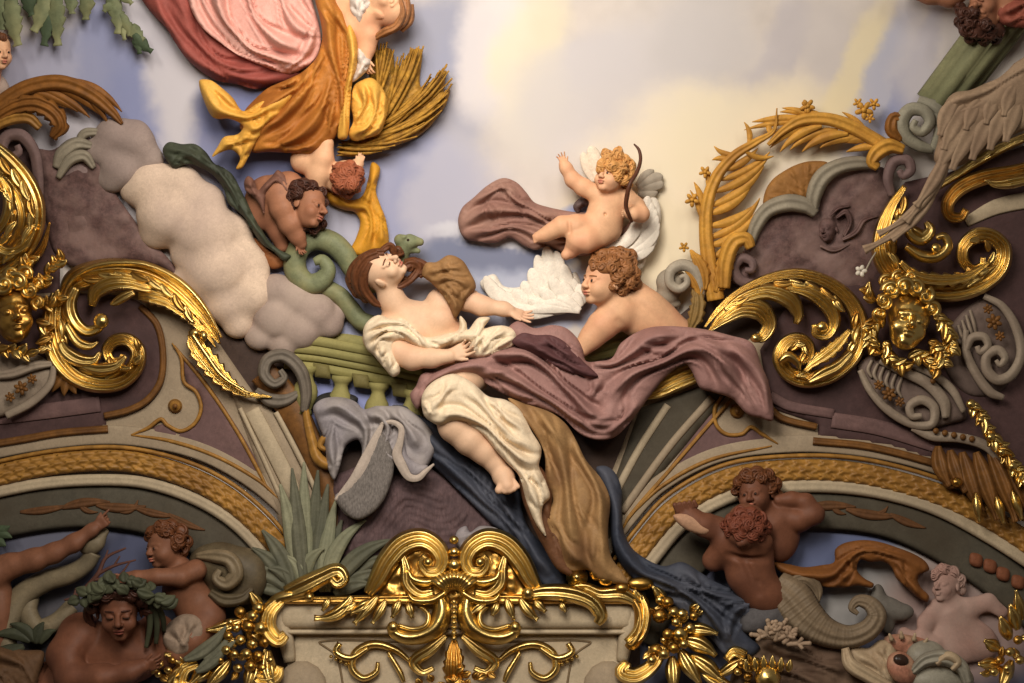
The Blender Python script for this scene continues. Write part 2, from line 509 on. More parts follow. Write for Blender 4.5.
def paint(name, rgb, var=.16, rough=.72, scale=9., tint=None, tv=.35, bump=.12, bscale=60., streak=None, spec=.25, grain=.2):
    """fresco or stucco colour with the mottling of real pigment; tint = second pigment in broad patches"""
    if name in MATS: return MATS[name]
    m, nt, N, Lk, P = _base(name)
    c = srgb(*rgb)
    tc = N.new('ShaderNodeTexCoord')
    n1 = N.new('ShaderNodeTexNoise'); n1.inputs['Scale'].default_value = scale; n1.inputs['Detail'].default_value = 6; n1.inputs['Roughness'].default_value = .65
    if streak:
        mp = N.new('ShaderNodeMapping'); mp.inputs['Scale'].default_value = streak
        Lk.new(tc.outputs['Object'], mp.inputs['Vector']); Lk.new(mp.outputs['Vector'], n1.inputs['Vector'])
    else: Lk.new(tc.outputs['Object'], n1.inputs['Vector'])
    ra = N.new('ShaderNodeValToRGB')
    ra.color_ramp.elements[0].position = .32; ra.color_ramp.elements[1].position = .68
    ra.color_ramp.elements[0].color = tuple(x * (1 - var) for x in c) + (1,)
    ra.color_ramp.elements[1].color = tuple(min(1, x * (1 + var)) for x in c) + (1,)
    Lk.new(n1.outputs['Fac'], ra.inputs['Fac'])
    # fine brush grain
    nf = N.new('ShaderNodeTexNoise'); nf.inputs['Scale'].default_value = 42; nf.inputs['Detail'].default_value = 8; nf.inputs['Roughness'].default_value = .7; nf.inputs['Distortion'].default_value = 1.2
    Lk.new(tc.outputs['Object'], nf.inputs['Vector'])
    fr = N.new('ShaderNodeMapRange'); fr.inputs[1].default_value = .3; fr.inputs[2].default_value = .7; fr.inputs[3].default_value = 1 - grain; fr.inputs[4].default_value = 1 + grain * .6
    Lk.new(nf.outputs['Fac'], fr.inputs[0])
    mu = N.new('ShaderNodeMix'); mu.data_type = 'RGBA'; mu.blend_type = 'MULTIPLY'; mu.inputs[0].default_value = 1.
    Lk.new(ra.outputs['Color'], mu.inputs[6]); Lk.new(fr.outputs[0], mu.inputs[7])
    out = mu.outputs[2]
    if tint:
        n2 = N.new('ShaderNodeTexNoise'); n2.inputs['Scale'].default_value = scale * .33; n2.inputs['Detail'].default_value = 3
        Lk.new(tc.outputs['Object'], n2.inputs['Vector'])
        mr = N.new('ShaderNodeMapRange'); mr.inputs[1].default_value = .42; mr.inputs[2].default_value = .66; mr.inputs[4].default_value = tv
        Lk.new(n2.outputs['Fac'], mr.inputs[0])
        mx = N.new('ShaderNodeMix'); mx.data_type = 'RGBA'
        Lk.new(mr.outputs[0], mx.inputs[0]); Lk.new(out, mx.inputs[6]); mx.inputs[7].default_value = srgb(*tint) + (1,)
        out = mx.outputs[2]
    Lk.new(out, P.inputs['Base Color'])
    P.inputs['Roughness'].default_value = rough
    P.inputs['Specular IOR Level'].default_value = spec
    if bump:
        n3 = N.new('ShaderNodeTexNoise'); n3.inputs['Scale'].default_value = bscale; n3.inputs['Detail'].default_value = 4
        Lk.new(tc.outputs['Object'], n3.inputs['Vector'])
        b = N.new('ShaderNodeBump'); b.inputs['Strength'].default_value = bump; b.inputs['Distance'].default_value = .01
        Lk.new(n3.outputs['Fac'], b.inputs['Height']); Lk.new(b.outputs['Normal'], P.inputs['Normal'])
    MATS[name] = m
    return m

def gilt(name, rgb=(222, 190, 116), rough=.24, worn=(120, 72, 30), wear=.35):
    """burnished gold leaf over red bole, worn in patches"""
    m, nt, N, Lk, P = _base(name)
    tc = N.new('ShaderNodeTexCoord')
    n1 = N.new('ShaderNodeTexNoise'); n1.inputs['Scale'].default_value = 14; n1.inputs['Detail'].default_value = 5
    Lk.new(tc.outputs['Object'], n1.inputs['Vector'])
    mr = N.new('ShaderNodeMapRange'); mr.inputs[1].default_value = .48; mr.inputs[2].default_value = .72; mr.inputs[4].default_value = wear
    Lk.new(n1.outputs['Fac'], mr.inputs[0])
    mx = N.new('ShaderNodeMix'); mx.data_type = 'RGBA'
    Lk.new(mr.outputs[0], mx.inputs[0]); mx.inputs[6].default_value = srgb(*rgb) + (1,); mx.inputs[7].default_value = srgb(*worn) + (1,)
    Lk.new(mx.outputs[2], P.inputs['Base Color'])
    r2 = N.new('ShaderNodeMapRange'); r2.inputs[3].default_value = rough - .05; r2.inputs[4].default_value = rough + .2
    Lk.new(n1.outputs['Fac'], r2.inputs[0]); Lk.new(r2.outputs[0], P.inputs['Roughness'])
    P.inputs['Metallic'].default_value = 1.
    n3 = N.new('ShaderNodeTexNoise'); n3.inputs['Scale'].default_value = 38; n3.inputs['Detail'].default_value = 3
    Lk.new(tc.outputs['Object'], n3.inputs['Vector'])
    b = N.new('ShaderNodeBump'); b.inputs['Strength'].default_value = .18; b.inputs['Distance'].default_value = .01
    Lk.new(n3.outputs['Fac'], b.inputs['Height']); Lk.new(b.outputs['Normal'], P.inputs['Normal'])
    return m

def sky_mat(name, base, blobs, warp=.05, ns=6.):
    """painted sky: base pigment and soft-edged passages of other pigments (x, y, rx, ry, deg, rgb, strength)"""
    m, nt, N, Lk, P = _base(name)
    uv = N.new('ShaderNodeUVMap'); uv.uv_map = 'plaster'
    nz = N.new('ShaderNodeTexNoise'); nz.inputs['Scale'].default_value = ns; nz.inputs['Detail'].default_value = 5; nz.inputs['Roughness'].default_value = .6
    Lk.new(uv.outputs['UV'], nz.inputs['Vector'])
    sub = N.new('ShaderNodeVectorMath'); sub.operation = 'SUBTRACT'; sub.inputs[1].default_value = (.5, .5, .5)
    Lk.new(nz.outputs['Color'], sub.inputs[0])
    sc = N.new('ShaderNodeVectorMath'); sc.operation = 'SCALE'; sc.inputs['Scale'].default_value = warp * 2
    Lk.new(sub.outputs[0], sc.inputs[0])
    ad = N.new('ShaderNodeVectorMath'); ad.operation = 'ADD'
    Lk.new(uv.outputs['UV'], ad.inputs[0]); Lk.new(sc.outputs[0], ad.inputs[1])
    # fine mottling
    n2 = N.new('ShaderNodeTexNoise'); n2.inputs['Scale'].default_value = 22; n2.inputs['Detail'].default_value = 7
    Lk.new(uv.outputs['UV'], n2.inputs['Vector'])
    ra = N.new('ShaderNodeValToRGB'); c = srgb(*base)
    ra.color_ramp.elements[0].position = .3; ra.color_ramp.elements[1].position = .7
    ra.color_ramp.elements[0].color = tuple(x * .9 for x in c) + (1,); ra.color_ramp.elements[1].color = tuple(min(1, x * 1.07) for x in c) + (1,)
    Lk.new(n2.outputs['Fac'], ra.inputs['Fac'])
    out = ra.outputs['Color']
    for (x, y, rx, ry, deg, rgb, st) in blobs:
        mp = N.new('ShaderNodeMapping'); mp.vector_type = 'TEXTURE'
        mp.inputs['Location'].default_value = (x / 1000, -y / 1000, 0); mp.inputs['Rotation'].default_value = (0, 0, -math.radians(deg))
        mp.inputs['Scale'].default_value = (rx / 1000, ry / 1000, 50.)
        Lk.new(ad.outputs[0], mp.inputs['Vector'])
        g = N.new('ShaderNodeTexGradient'); g.gradient_type = 'SPHERICAL'
        Lk.new(mp.outputs['Vector'], g.inputs['Vector'])
        mr = N.new('ShaderNodeMapRange'); mr.interpolation_type = 'SMOOTHSTEP'; mr.inputs[2].default_value = .5; mr.inputs[4].default_value = st
        Lk.new(g.outputs['Fac'], mr.inputs[0])
        mx = N.new('ShaderNodeMix'); mx.data_type = 'RGBA'
        Lk.new(mr.outputs[0], mx.inputs[0]); Lk.new(out, mx.inputs[6]); mx.inputs[7].default_value = srgb(*rgb) + (1,)
        out = mx.outputs[2]
    Lk.new(out, P.inputs['Base Color'])
    P.inputs['Roughness'].default_value = .8; P.inputs['Specular IOR Level'].default_value = .15
    # hairline trowel marks
    n3 = N.new('ShaderNodeTexNoise'); n3.inputs['Scale'].default_value = 45; n3.inputs['Detail'].default_value = 6
    Lk.new(uv.outputs['UV'], n3.inputs['Vector'])
    b = N.new('ShaderNodeBump'); b.inputs['Strength'].default_value = .15; b.inputs['Distance'].default_value = .008
    Lk.new(n3.outputs['Fac'], b.inputs['Height']); Lk.new(b.outputs['Normal'], P.inputs['Normal'])
    return m

GOLD = gilt('gold_leaf')
GOLD_DARK = gilt('gold_leaf_aged', (196, 152, 78), .3, (92, 56, 26), .55)
OCHRE = paint('ochre_gold_paint', (158, 114, 52), .3, .5, 16, (110, 72, 34), .5)
OCHRE_DK = paint('brown_gold_paint', (114, 76, 36), .3, .55, 16, (78, 48, 26), .5)
STONE = paint('stone_grey_paint', (158, 140, 116), .1, .75, 7, (132, 114, 94), .5)
STONE_LT = paint('pale_stone_paint', (178, 160, 132), .1, .75, 7, (150, 134, 112), .5)
STONE_GR = paint('green_grey_paint', (80, 74, 62), .18, .75, 8, (66, 56, 42), .6)
MAUVE = paint('mauve_paint', (108, 82, 78), .18, .75, 12, (90, 68, 68), .5)
MAUVE_DK = paint('dark_mauve_paint', (78, 56, 54), .18, .72, 12, (62, 46, 46), .5)
SKIN = paint('skin_fair', (218, 180, 148), .07, .6, 8, (210, 156, 124), .45, .05, grain=.07)
SKIN_CH = paint('skin_rosy', (214, 166, 128), .08, .6, 12, (204, 136, 104), .5, .05, grain=.08)
SKIN_DK = paint('skin_ruddy', (156, 106, 78), .12, .6, 12, (128, 78, 58), .5, .06, grain=.12)
SKIN_RED = paint('skin_reddish_brown', (112, 70, 50), .16, .6, 12, (86, 52, 40), .5, .06, grain=.12)
HAIR_BR = paint('hair_brown', (98, 58, 34), .3, .5, 30)
HAIR_GD = paint('hair_golden', (196, 142, 82), .25, .5, 30)
HAIR_AU = paint('hair_auburn', (142, 94, 56), .3, .5, 30)
HAIR_DK = paint('hair_dark', (70, 42, 32), .3, .5, 30)
LIP = paint('lip_red', (186, 112, 92), .1, .5, 20)
IRIS = paint('eye_dark', (52, 36, 28), .1, .3, 20)
SKIN_LU = paint('skin_shadowy', (122, 80, 58), .14, .6, 12, (98, 60, 46), .5, .06, grain=.12)  # shaded skin copy: dimness of the lunettes put into the colour
# ================================================================ the setting
def plaster(name, xs, ys, lift, mat, thick=8.):
    gx, gy = np.meshgrid(xs, ys)
    V = np.stack([gx.ravel(), gy.ravel(), np.full(gx.size, lift)], 1)
    n, m = len(xs), len(ys); N0 = n * m
    V = np.concatenate([V, V - [0, 0, thick]])
    F = []
    for j in range(m - 1):
        for i in range(n - 1):
            a = j * n + i
            F.append((a, a + 1, a + n + 1, a + n)); F.append((N0 + a, N0 + a + n, N0 + a + n + 1, N0 + a + 1))
    rim = [j for j in range(n)] + [j * n + n - 1 for j in range(1, m)] + [(m - 1) * n + i for i in range(n - 2, -1, -1)] + [j * n for j in range(m - 2, 0, -1)]
    for i in range(len(rim)):
        a, b = rim[i], rim[(i + 1) % len(rim)]
        F.append((a, N0 + a, N0 + b, b))
    o = mk(name, V, F, mat)
    uv = o.data.uv_layers.new(name='plaster')
    idx = np.empty(len(o.data.loops), int); o.data.loops.foreach_get('vertex_index', idx)
    uv.data.foreach_set('uv', np.stack([V[idx, 0] / 1000, -V[idx, 1] / 1000], 1).ravel())
    return o

SKY = sky_mat('fresco_sky', (200, 190, 182), [
    (150, 110, 190, 170, 0, (190, 186, 196), .8),
    (120, 90, 40, 130, -18, (128, 134, 170), .85),
    (150, 130, 30, 90, -20, (130, 136, 172), .6),
    (60, 70, 70, 50, 0, (150, 152, 178), .7),
    (200, 110, 60, 90, -10, (198, 192, 196), .8),
    (235, 130, 50, 50, 30, (120, 126, 166), .8),
    (300, 190, 110, 60, 20, (122, 128, 168), .95), (250, 110, 60, 40, 20, (118, 124, 164), .8), (340, 130, 60, 60, 0, (140, 144, 176), .7), (770, 60, 24, 90, 30, (176, 170, 176), .6), (820, 40, 40, 60, 20, (190, 182, 180), .6), (600, 60, 60, 40, 0, (184, 180, 186), .5), (650, 110, 90, 14, -30, (182, 176, 180), .6), (590, 130, 60, 10, -10, (214, 206, 200), .6),
    (340, 270, 110, 90, 0, (138, 144, 176), .9),
    (360, 210, 70, 60, 0, (190, 186, 194), .6),
    (430, 40, 90, 70, -25, (146, 148, 166), .9),
    (450, 120, 60, 120, 15, (150, 152, 172), .7),
    (420, 190, 100, 70, 0, (142, 146, 176), .85),
    (455, 190, 50, 80, 25, (186, 182, 190), .6),
    (500, 45, 50, 90, 0, (214, 206, 204), .8),
    (540, 60, 50, 120, 5, (220, 208, 180), .7),
    (620, 90, 160, 90, -25, (196, 190, 190), .8),
    (700, 50, 60, 70, 20, (188, 182, 180), .6),
    (660, 210, 140, 120, 0, (228, 212, 178), .8),
    (700, 140, 120, 70, 0, (226, 212, 190), .6),
    (760, 140, 140, 70, 0, (224, 210, 180), .7),
    (850, 80, 30, 110, 25, (222, 206, 166), .7),
    (885, 90, 34, 120, 22, (172, 172, 188), .9),
    (915, 75, 18, 110, 25, (140, 144, 176), .8),
    (945, 60, 60, 80, 20, (196, 188, 188), .7),
    (500, 245, 110, 26, -3, (112, 118, 142), .95),
    (560, 205, 80, 16, -8, (142, 150, 186), .9),
    (540, 228, 90, 12, 3, (200, 196, 200), .7),
    (490, 225, 70, 12, 0, (200, 198, 204), .8),
    (520, 285, 120, 40, 0, (168, 172, 190), .9),
    (450, 330, 90, 40, 0, (150, 156, 186), .9),
    (580, 310, 80, 16, -12, (168, 172, 194), .8),
    (340, 390, 130, 50, 0, (140, 146, 190), 1.),
])
plaster('ceiling', np.arange(-240, 1270, 8.), np.arange(-420, 900, 8.), 0., SKY)

LUN = sky_mat('fresco_lunette_sky', (88, 90, 108), [
    (60, 545, 70, 40, 0, (102, 102, 116), .8),
    (130, 570, 60, 60, 0, (78, 82, 106), .8),
    (60, 640, 110, 60, 0, (84, 80, 80), .8),
    (830, 560, 90, 40, 0, (100, 108, 140), .9),
    (880, 590, 110, 40, -20, (158, 154, 150), .9),
    (960, 620, 100, 70, 20, (160, 136, 128), .9),
    (1000, 560, 60, 50, 20, (160, 150, 140), .7),
], warp=.03)
def lunette(name, poly):
    P = cr(poly, 6, True)
    V, F = patch('x', P, None, 'geo', base=3., puff=0, rim=1, step=9., thick=6., curve=False)
    o = mk(name, V, F, LUN)
    uv = o.data.uv_layers.new(name='plaster')
    idx = np.empty(len(o.data.loops), int); o.data.loops.foreach_get('vertex_index', idx)
    # recalc may flip faces but not reorder vertices
    uv.data.foreach_set('uv', np.stack([V[idx, 0] / 1000, -V[idx, 1] / 1000], 1).ravel())
    tagp(o, kind='structure')
lunette('trim_1', [(-80, 560), (-10, 520), (60, 505), (120, 506), (180, 522), (230, 555), (275, 610), (300, 700), (290, 760), (100, 770), (-80, 760)])  # painted wall panel of the lunette, not a moulding
lunette('trim_2', [(640, 640), (680, 575), (720, 530), (780, 508), (850, 508), (920, 525), (990, 560), (1080, 620), (1100, 760), (900, 770), (640, 760)])  # wall panel of the other lunette, likewise no moulding

_n = [2]
def trim(fn, *a, **k):
    _n[0] += 1
    o = fn('trim_%d' % _n[0], *a, **k)
    return tagp(o, kind='structure')

# ---- arch of the lunette beside the wreathed man
trim(sweep, [(-30, 522, 24), (50, 507, 24), (112, 506, 24), (168, 518, 24), (213, 543, 24), (248, 580, 24), (268, 640, 22)], STONE_GR, hr=.12, base=8, step=5, ncs=9)
trim(sweep, [(-30, 498, 6), (40, 484, 6), (100, 480, 6), (145, 483, 6), (192, 498, 6), (232, 522, 6), (264, 556, 6), (288, 600, 6)], STONE_LT, hr=.6, base=14, flutes=2, step=4)
trim(sweep, [(-30, 482, 11), (40, 466, 11), (100, 460, 11), (140, 463, 11), (188, 477, 11), (226, 497, 11), (260, 526, 11), (288, 560, 11), (304, 590, 11)], OCHRE, hr=.35, base=16, pat='laurel', ncs=21, step=1.4)
trim(sweep, [(-30, 468, 2.2), (40, 453, 2.2), (100, 447, 2.2), (142, 450, 2.2), (193, 464, 2.2), (232, 484, 2.2), (268, 514, 2.2), (298, 550, 2.2)], OCHRE, hr=.9, base=18, step=4)
trim(sweep, [(-30, 454, 10), (40, 441, 10), (100, 435, 10), (146, 438, 10), (198, 450, 10), (242, 472, 10), (280, 502, 10), (310, 540, 10)], STONE, hr=.08, base=13, step=5)
# the plate of stone above it, its mauve field and gilt lines
trim(patch, [(-40, 300), (150, 285), (210, 330), (262, 405), (318, 520), (318, 560), (285, 520), (240, 475), (190, 452), (120, 440), (-40, 455)], STONE, base=8, puff=3, rim=3, curve=False, step=6, thick=9)
trim(patch, [(184, 356), (225, 408), (262, 476), (225, 460), (165, 440), (150, 432), (162, 424), (178, 431), (194, 423), (202, 407), (198, 393), (187, 384)], MAUVE, base=12, puff=1.5, rim=2, step=4, thick=4)
trim(sweep, [(172, 343, .6), (181, 358, 1.8), (184, 382, 2), (196, 392, 2), (201, 408, 2), (195, 423, 2), (181, 431, 2), (167, 425, 2), (161, 419, 2), (148, 428, 2), (131, 435, .8)], OCHRE, hr=.9, base=14)
trim(sweep, [(174, 346, 1.5), (208, 388, 2), (236, 430, 2), (258, 470, 2), (268, 490, 1)], OCHRE, hr=.9, base=14)
trim(sweep, [(131, 435, 1), (170, 441, 2), (215, 456, 2), (258, 480, 2), (280, 500, 1)], OCHRE, hr=.9, base=14)
# sunk mauve bed behind the big scroll and its stepped gilt edge
trim(patch, [(-40, 318), (60, 295), (130, 298), (158, 320), (166, 355), (163, 385), (148, 405), (128, 414), (106, 418), (106, 428), (-40, 446)], MAUVE_DK, base=12, puff=2, rim=3, step=5, thick=6)
trim(sweep, [(-30, 420, 8), (40, 412, 8), (100, 404, 8)], MAUVE, hr=.15, base=15, flutes=2, step=4)
trim(sweep, [(140, 306, 3), (157, 325, 3.5), (163, 355, 3.5), (160, 382, 3.5), (146, 401, 3.5), (126, 411, 3.5), (104, 416, 3.5)], OCHRE_DK, hr=.9, base=15, flutes=2)
trim(sweep, [(108, 429, 4), (60, 433, 4), (20, 440, 4), (-30, 448, 4)], OCHRE_DK, hr=.9, base=15, flutes=2)

# ---- rib between the arch and the balustrade
trim(patch, [(228, 384), (272, 408), (334, 526), (330, 580), (302, 584), (268, 492)], STONE, base=12, puff=3, rim=3, curve=False, step=5, thick=10)
trim(sweep, [(252, 410, 8), (286, 476, 8.5), (318, 545, 8)], STONE_LT, hr=.3, base=16, flutes=1, step=4)
trim(sweep, [(240, 408, 2.5), (272, 478, 2.5), (302, 550, 2.5)], STONE_LT, hr=.8, base=16, step=4)
trim(sweep, [(276, 412, 3), (306, 470, 3), (334, 530, 3)], STONE_LT, hr=.8, base=16, step=4)

# ---- arch of the lunette beneath the rearing child with the fish tail
trim(sweep, [(640, 640, 18), (672, 582, 21), (706, 541, 23), (760, 512, 23), (830, 508, 23), (893, 517, 23), (950, 543, 23), (1002, 578, 23), (1060, 630, 23)], STONE_GR, hr=.12, base=8, step=5, ncs=9)
trim(sweep, [(626, 600, 7), (652, 560, 7), (688, 520, 7), (738, 494, 7), (800, 486, 7), (868, 490, 7), (932, 507, 7), (988, 536, 7), (1050, 576, 7)], STONE_LT, hr=.6, base=14, flutes=2, step=4)
trim(sweep, [(620, 580, 11), (640, 548, 11), (676, 508, 11), (730, 479, 11), (795, 470, 11), (855, 473, 11), (916, 487, 11), (968, 507, 11), (1010, 531, 11), (1060, 566, 11)], OCHRE, hr=.35, base=16, pat='laurel', ncs=21, step=1.4)
trim(sweep, [(614, 560, 2.2), (634, 532, 2.2), (668, 495, 2.2), (724, 465, 2.2), (790, 456, 2.2), (855, 458, 2.2), (918, 472, 2.2), (975, 493, 2.2), (1040, 528, 2.2)], OCHRE, hr=.9, base=18, step=4)
trim(sweep, [(604, 552, 8), (626, 520, 9), (660, 484, 9), (718, 454, 9), (790, 444, 9), (856, 447, 9), (920, 460, 9), (985, 484, 9), (1050, 515, 9)], STONE, hr=.08, base=13, step=5)
trim(patch, [(640, 400), (700, 380), (760, 330), (830, 300), (1180, 330), (1190, 560), (1060, 500), (980, 480), (900, 460), (820, 446), (740, 452), (680, 478), (640, 510), (605, 560), (585, 540)], STONE, base=8, puff=3, rim=3, curve=False, step=6, thick=9)
trim(patch, [(728, 392), (717, 402), (715, 422), (724, 434), (744, 433), (752, 427), (772, 441), (725, 452), (685, 470), (652, 500), (636, 512), (660, 480), (690, 440)], MAUVE, base=12, puff=1.5, rim=2, step=4, thick=4)
trim(sweep, [(722, 396, 1.5), (715, 408, 2), (716, 424, 2), (726, 434, 2), (742, 434, 2), (751, 427, 2), (762, 434, 2), (778, 444, .8)], OCHRE, hr=.9, base=14)
trim(sweep, [(741, 388, 1.5), (706, 428, 2), (668, 472, 2), (630, 516, 2), (622, 530, 1)], OCHRE, hr=.9, base=14, flutes=2)
trim(sweep, [(628, 518, 1), (662, 486, 2), (710, 460, 2), (772, 446, 1)], OCHRE, hr=.9, base=14)
trim(patch, [(640, 408), (700, 386), (728, 394), (690, 440), (628, 512), (612, 548), (592, 534), (618, 470)], STONE_GR, base=12, puff=2, rim=3, curve=False, step=5, thick=10)
trim(sweep, [(668, 405, 4), (640, 448, 4), (612, 500, 4)], STONE_LT, hr=.6, base=14, step=4)
trim(sweep, [(712, 398, 4), (670, 446, 4), (622, 512, 4)], STONE, hr=.6, base=14, step=4)
trim(patch, [(760, 350), (790, 300), (880, 270), (886, 205), (905, 182), (950, 172), (1180, 90), (1190, 500), (1060, 476), (948, 468), (890, 448), (818, 438), (818, 424), (776, 410), (766, 385)], MAUVE_DK, base=12, puff=2, rim=3, step=5, thick=6, curve=False)
trim(sweep, [(770, 396, 5), (790, 406, 5), (834, 414, 5)], MAUVE, hr=.3, base=15, flutes=2, step=4)
trim(sweep, [(832, 420, 8), (880, 428, 8), (940, 446, 8)], MAUVE, hr=.2, base=15, flutes=2, step=4)
trim(sweep, [(766, 404, 3.5), (782, 418, 3.5), (817, 427, 3.5)], OCHRE_DK, hr=.9, base=15, flutes=2)
trim(sweep, [(813, 441, 4), (870, 447, 4), (936, 464, 4), (960, 474, 4)], OCHRE_DK, hr=.9, base=15, flutes=2)

trim(sweep, [(966, 222, 5), (1000, 206, 8), (1060, 196, 8)], STONE_LT, hr=.15, base=15, step=4)
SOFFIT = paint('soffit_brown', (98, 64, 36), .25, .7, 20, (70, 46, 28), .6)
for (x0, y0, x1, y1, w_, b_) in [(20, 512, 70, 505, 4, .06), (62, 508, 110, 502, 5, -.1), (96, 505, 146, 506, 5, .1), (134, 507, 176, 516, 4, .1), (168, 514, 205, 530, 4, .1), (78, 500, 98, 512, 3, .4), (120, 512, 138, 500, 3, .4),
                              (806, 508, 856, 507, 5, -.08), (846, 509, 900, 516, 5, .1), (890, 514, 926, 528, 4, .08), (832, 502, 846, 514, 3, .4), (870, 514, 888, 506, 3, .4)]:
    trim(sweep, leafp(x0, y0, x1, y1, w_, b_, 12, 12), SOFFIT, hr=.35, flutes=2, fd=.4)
GROUND = paint('ground_dark_brown', (70, 54, 46), .2, .8, 8, (56, 46, 44), .5)
trim(patch, [(304, 470), (330, 440), (420, 440), (500, 410), (560, 396), (620, 388), (664, 392), (640, 450), (622, 500), (612, 548), (640, 590), (640, 690), (280, 690), (262, 600), (300, 570), (330, 540)], GROUND, base=5, puff=2, rim=4, curve=False, step=7, thick=4)
trim(patch, [(196, 312), (240, 336), (292, 352), (300, 390), (280, 412), (244, 394), (214, 352)], GROUND, base=4, puff=2, rim=4, curve=False, step=6, thick=3)
trim(patch, [(-40, 120), (10, 128), (44, 160), (58, 200), (60, 260), (60, 300), (-40, 330)], MAUVE_DK, base=6, puff=2, rim=4, curve=False, step=6, thick=5)
trim(patch, [(676, 318), (716, 286), (770, 268), (800, 262), (850, 284), (846, 318), (790, 330), (740, 350), (700, 352)], GROUND, base=5, puff=2, rim=4, curve=False, step=6, thick=4)
trim(patch, [(1040, 150), (1230, 90), (1250, 720), (1090, 720), (1060, 620), (1046, 500)], GROUND, base=4, puff=2, rim=4, curve=False, step=9, thick=3)
trim(patch, [(-38, 120), (-200, 100), (-220, 720), (-70, 720), (-60, 560), (-36, 420)], GROUND, base=4, puff=2, rim=4, curve=False, step=9, thick=3)
# ---- the room below
def box(name, lo, hi, mat):
    x0, y0, z0 = lo; x1, y1, z1 = hi
    V = [(x, y, z) for z in (z0, z1) for y in (y0, y1) for x in (x0, x1)]
    o = mk(name, V, [(0, 1, 3, 2), (4, 6, 7, 5), (0, 4, 5, 1), (2, 3, 7, 6), (0, 2, 6, 4), (1, 5, 7, 3)], mat, smooth=False, world=True)
    return tagp(o, kind='structure')
box('floor', (-8, -7, -.2), (8, 7, 0), paint('dark_floor_paint', (84, 62, 46), .2, .4, 3))
WALLP = paint('warm_wall_paint', (96, 80, 62), .1, .7, 3)
box('wall_north', (-8, 6.2, 0), (8, 6.5, 4.6), WALLP)
box('wall_south', (-8, -7.2, 0), (8, -6.9, 5.2), WALLP)

def area(name, loc, target, sx, sy, power, rgb):
    l = bpy.data.lights.new(name, 'AREA'); l.shape = 'RECTANGLE'; l.size, l.size_y = sx, sy
    l.energy = power; l.color = rgb
    o = bpy.data.objects.new(name, l); COL.objects.link(o)
    o.location = loc
    d = Vector(target) - Vector(loc)
    o.rotation_euler = d.to_track_quat('-Z', 'Y').to_euler()
    return o
def wpt(x, y, l): return tuple(W([(x, y, l)])[0])
CEN = wpt(520, 300, 0)
# tall windows low in the room, and an added, unseen key light near the crown of the vault
area('window_light', (-3.4, -5.6, 2.6), wpt(480, 200, 0), 1.2, 2.6, 160, (1., .93, .82))
area('window_light', (.3, -6.2, 2.6), wpt(540, 250, 0), 1.2, 2.6, 84, (1., .93, .82))
area('window_light', (3.6, -5.6, 2.6), wpt(600, 250, 0), 1.2, 2.6, 84, (1., .93, .82))
area('added_key_light', wpt(330, -420, 470), wpt(540, 300, 0), 1.6, 1.6, 128, (1., .93, .84))
w = bpy.data.worlds.new('world'); bpy.context.scene.world = w; w.use_nodes = True
w.node_tree.nodes['Background'].inputs['Color'].default_value = (.9, .8, .7, 1); w.node_tree.nodes['Background'].inputs['Strength'].default_value = .1

cd = bpy.data.cameras.new('camera'); cam = bpy.data.objects.new('camera', cd); COL.objects.link(cam)
cam.location = (0, 0, EYE); cam.rotation_euler = (PI / 2 + PITCH, 0, 0)
cd.sensor_fit = 'HORIZONTAL'; cd.sensor_width = 36; cd.lens = 36 * FOC / 1024; cd.clip_end = 100
sc = bpy.context.scene; sc.camera = cam
sc.view_settings.view_transform = 'Standard'; sc.view_settings.look = 'None'; sc.view_settings.gamma = 1; sc.view_settings.use_curve_mapping = False
sc.view_settings.exposure = 0.48
# ================================================================ gilded stucco
def axes(down, front):
    d = np.array(down, float); d /= np.linalg.norm(d)
    f = np.array(front, float); f = f - d * (d @ f); f /= np.linalg.norm(f)
    return np.stack([np.cross(d, f), d, f], 1)

def zp(rows, z):  # give rows of x,y,w a lift
    return [tuple(r) + (z,) if len(r) == 3 else tuple(r) for r in rows]

def ring(rows, closed=False): return rows

# ---- big scroll over the arch beside the wreathed man
t = thing('acanthus_scroll', 'big gilt acanthus scroll running along the lower side of the big cream cloud', 'scroll ornament', (110, 330), 'gilt scrolls of the vault')
G = dict(flutes=4, fd=.58)
def tongues(t, path, side, n, ln, w, z, seed=0, out=.5):
    """leaf tongues peeling off one side of a scroll"""
    rg = random.Random(seed); C = cr(np.array(path, float)[:, :2], 1.); m = len(C)
    for i in range(n):
        j = int((i + .4) / n * (m - 6)) + 2
        d = C[j + 2] - C[j - 2]; d /= np.linalg.norm(d) + 1e-9; nn = np.array([-d[1], d[0]]) * side
        p = C[j] + nn * w * .8; q = p + d * ln * rg.uniform(.85, 1.15) + nn * ln * out * rg.uniform(.7, 1.2)
        sweep('leaf', leafp(p[0] - d[0] * ln * .3, p[1] - d[1] * ln * .3, q[0], q[1], w * rg.uniform(.85, 1.1), .22 * side, z, z + rg.uniform(0, 5), tip=.2), GOLD if i % 3 else GOLD_DARK, t, hr=.6, flutes=2, fd=.55, step=1.8)

sweep('plume', zp([(64, 296, 6), (74, 282, 12), (92, 275, 14), (118, 272, 14), (146, 276, 13), (172, 290, 12), (196, 312, 9), (212, 332, 5), (220, 344, 1)], 24), GOLD, t, hr=.8, **G)
sweep('rim', zp([(62, 300, 2), (72, 280, 3), (90, 268, 3.4), (114, 263, 3.6), (146, 265, 3.6), (178, 280, 3.4), (202, 304, 3), (222, 338, 1)], 34), GOLD, t, hr=1., flutes=1, fd=.3)
sweep('leaf', zp([(138, 296, 5), (150, 296, 9), (168, 302, 8), (190, 318, 6), (208, 336, 3), (216, 348, .6)], 30), GOLD, t, hr=.9, flutes=4, fd=.45, serr=(9, .35, 1))
sweep('leaf', zp([(92, 306, 4), (96, 292, 8), (110, 284, 9), (128, 283, 8), (146, 288, 5), (152, 290, 2)], 34), GOLD, t, hr=.9, flutes=3, fd=.4)
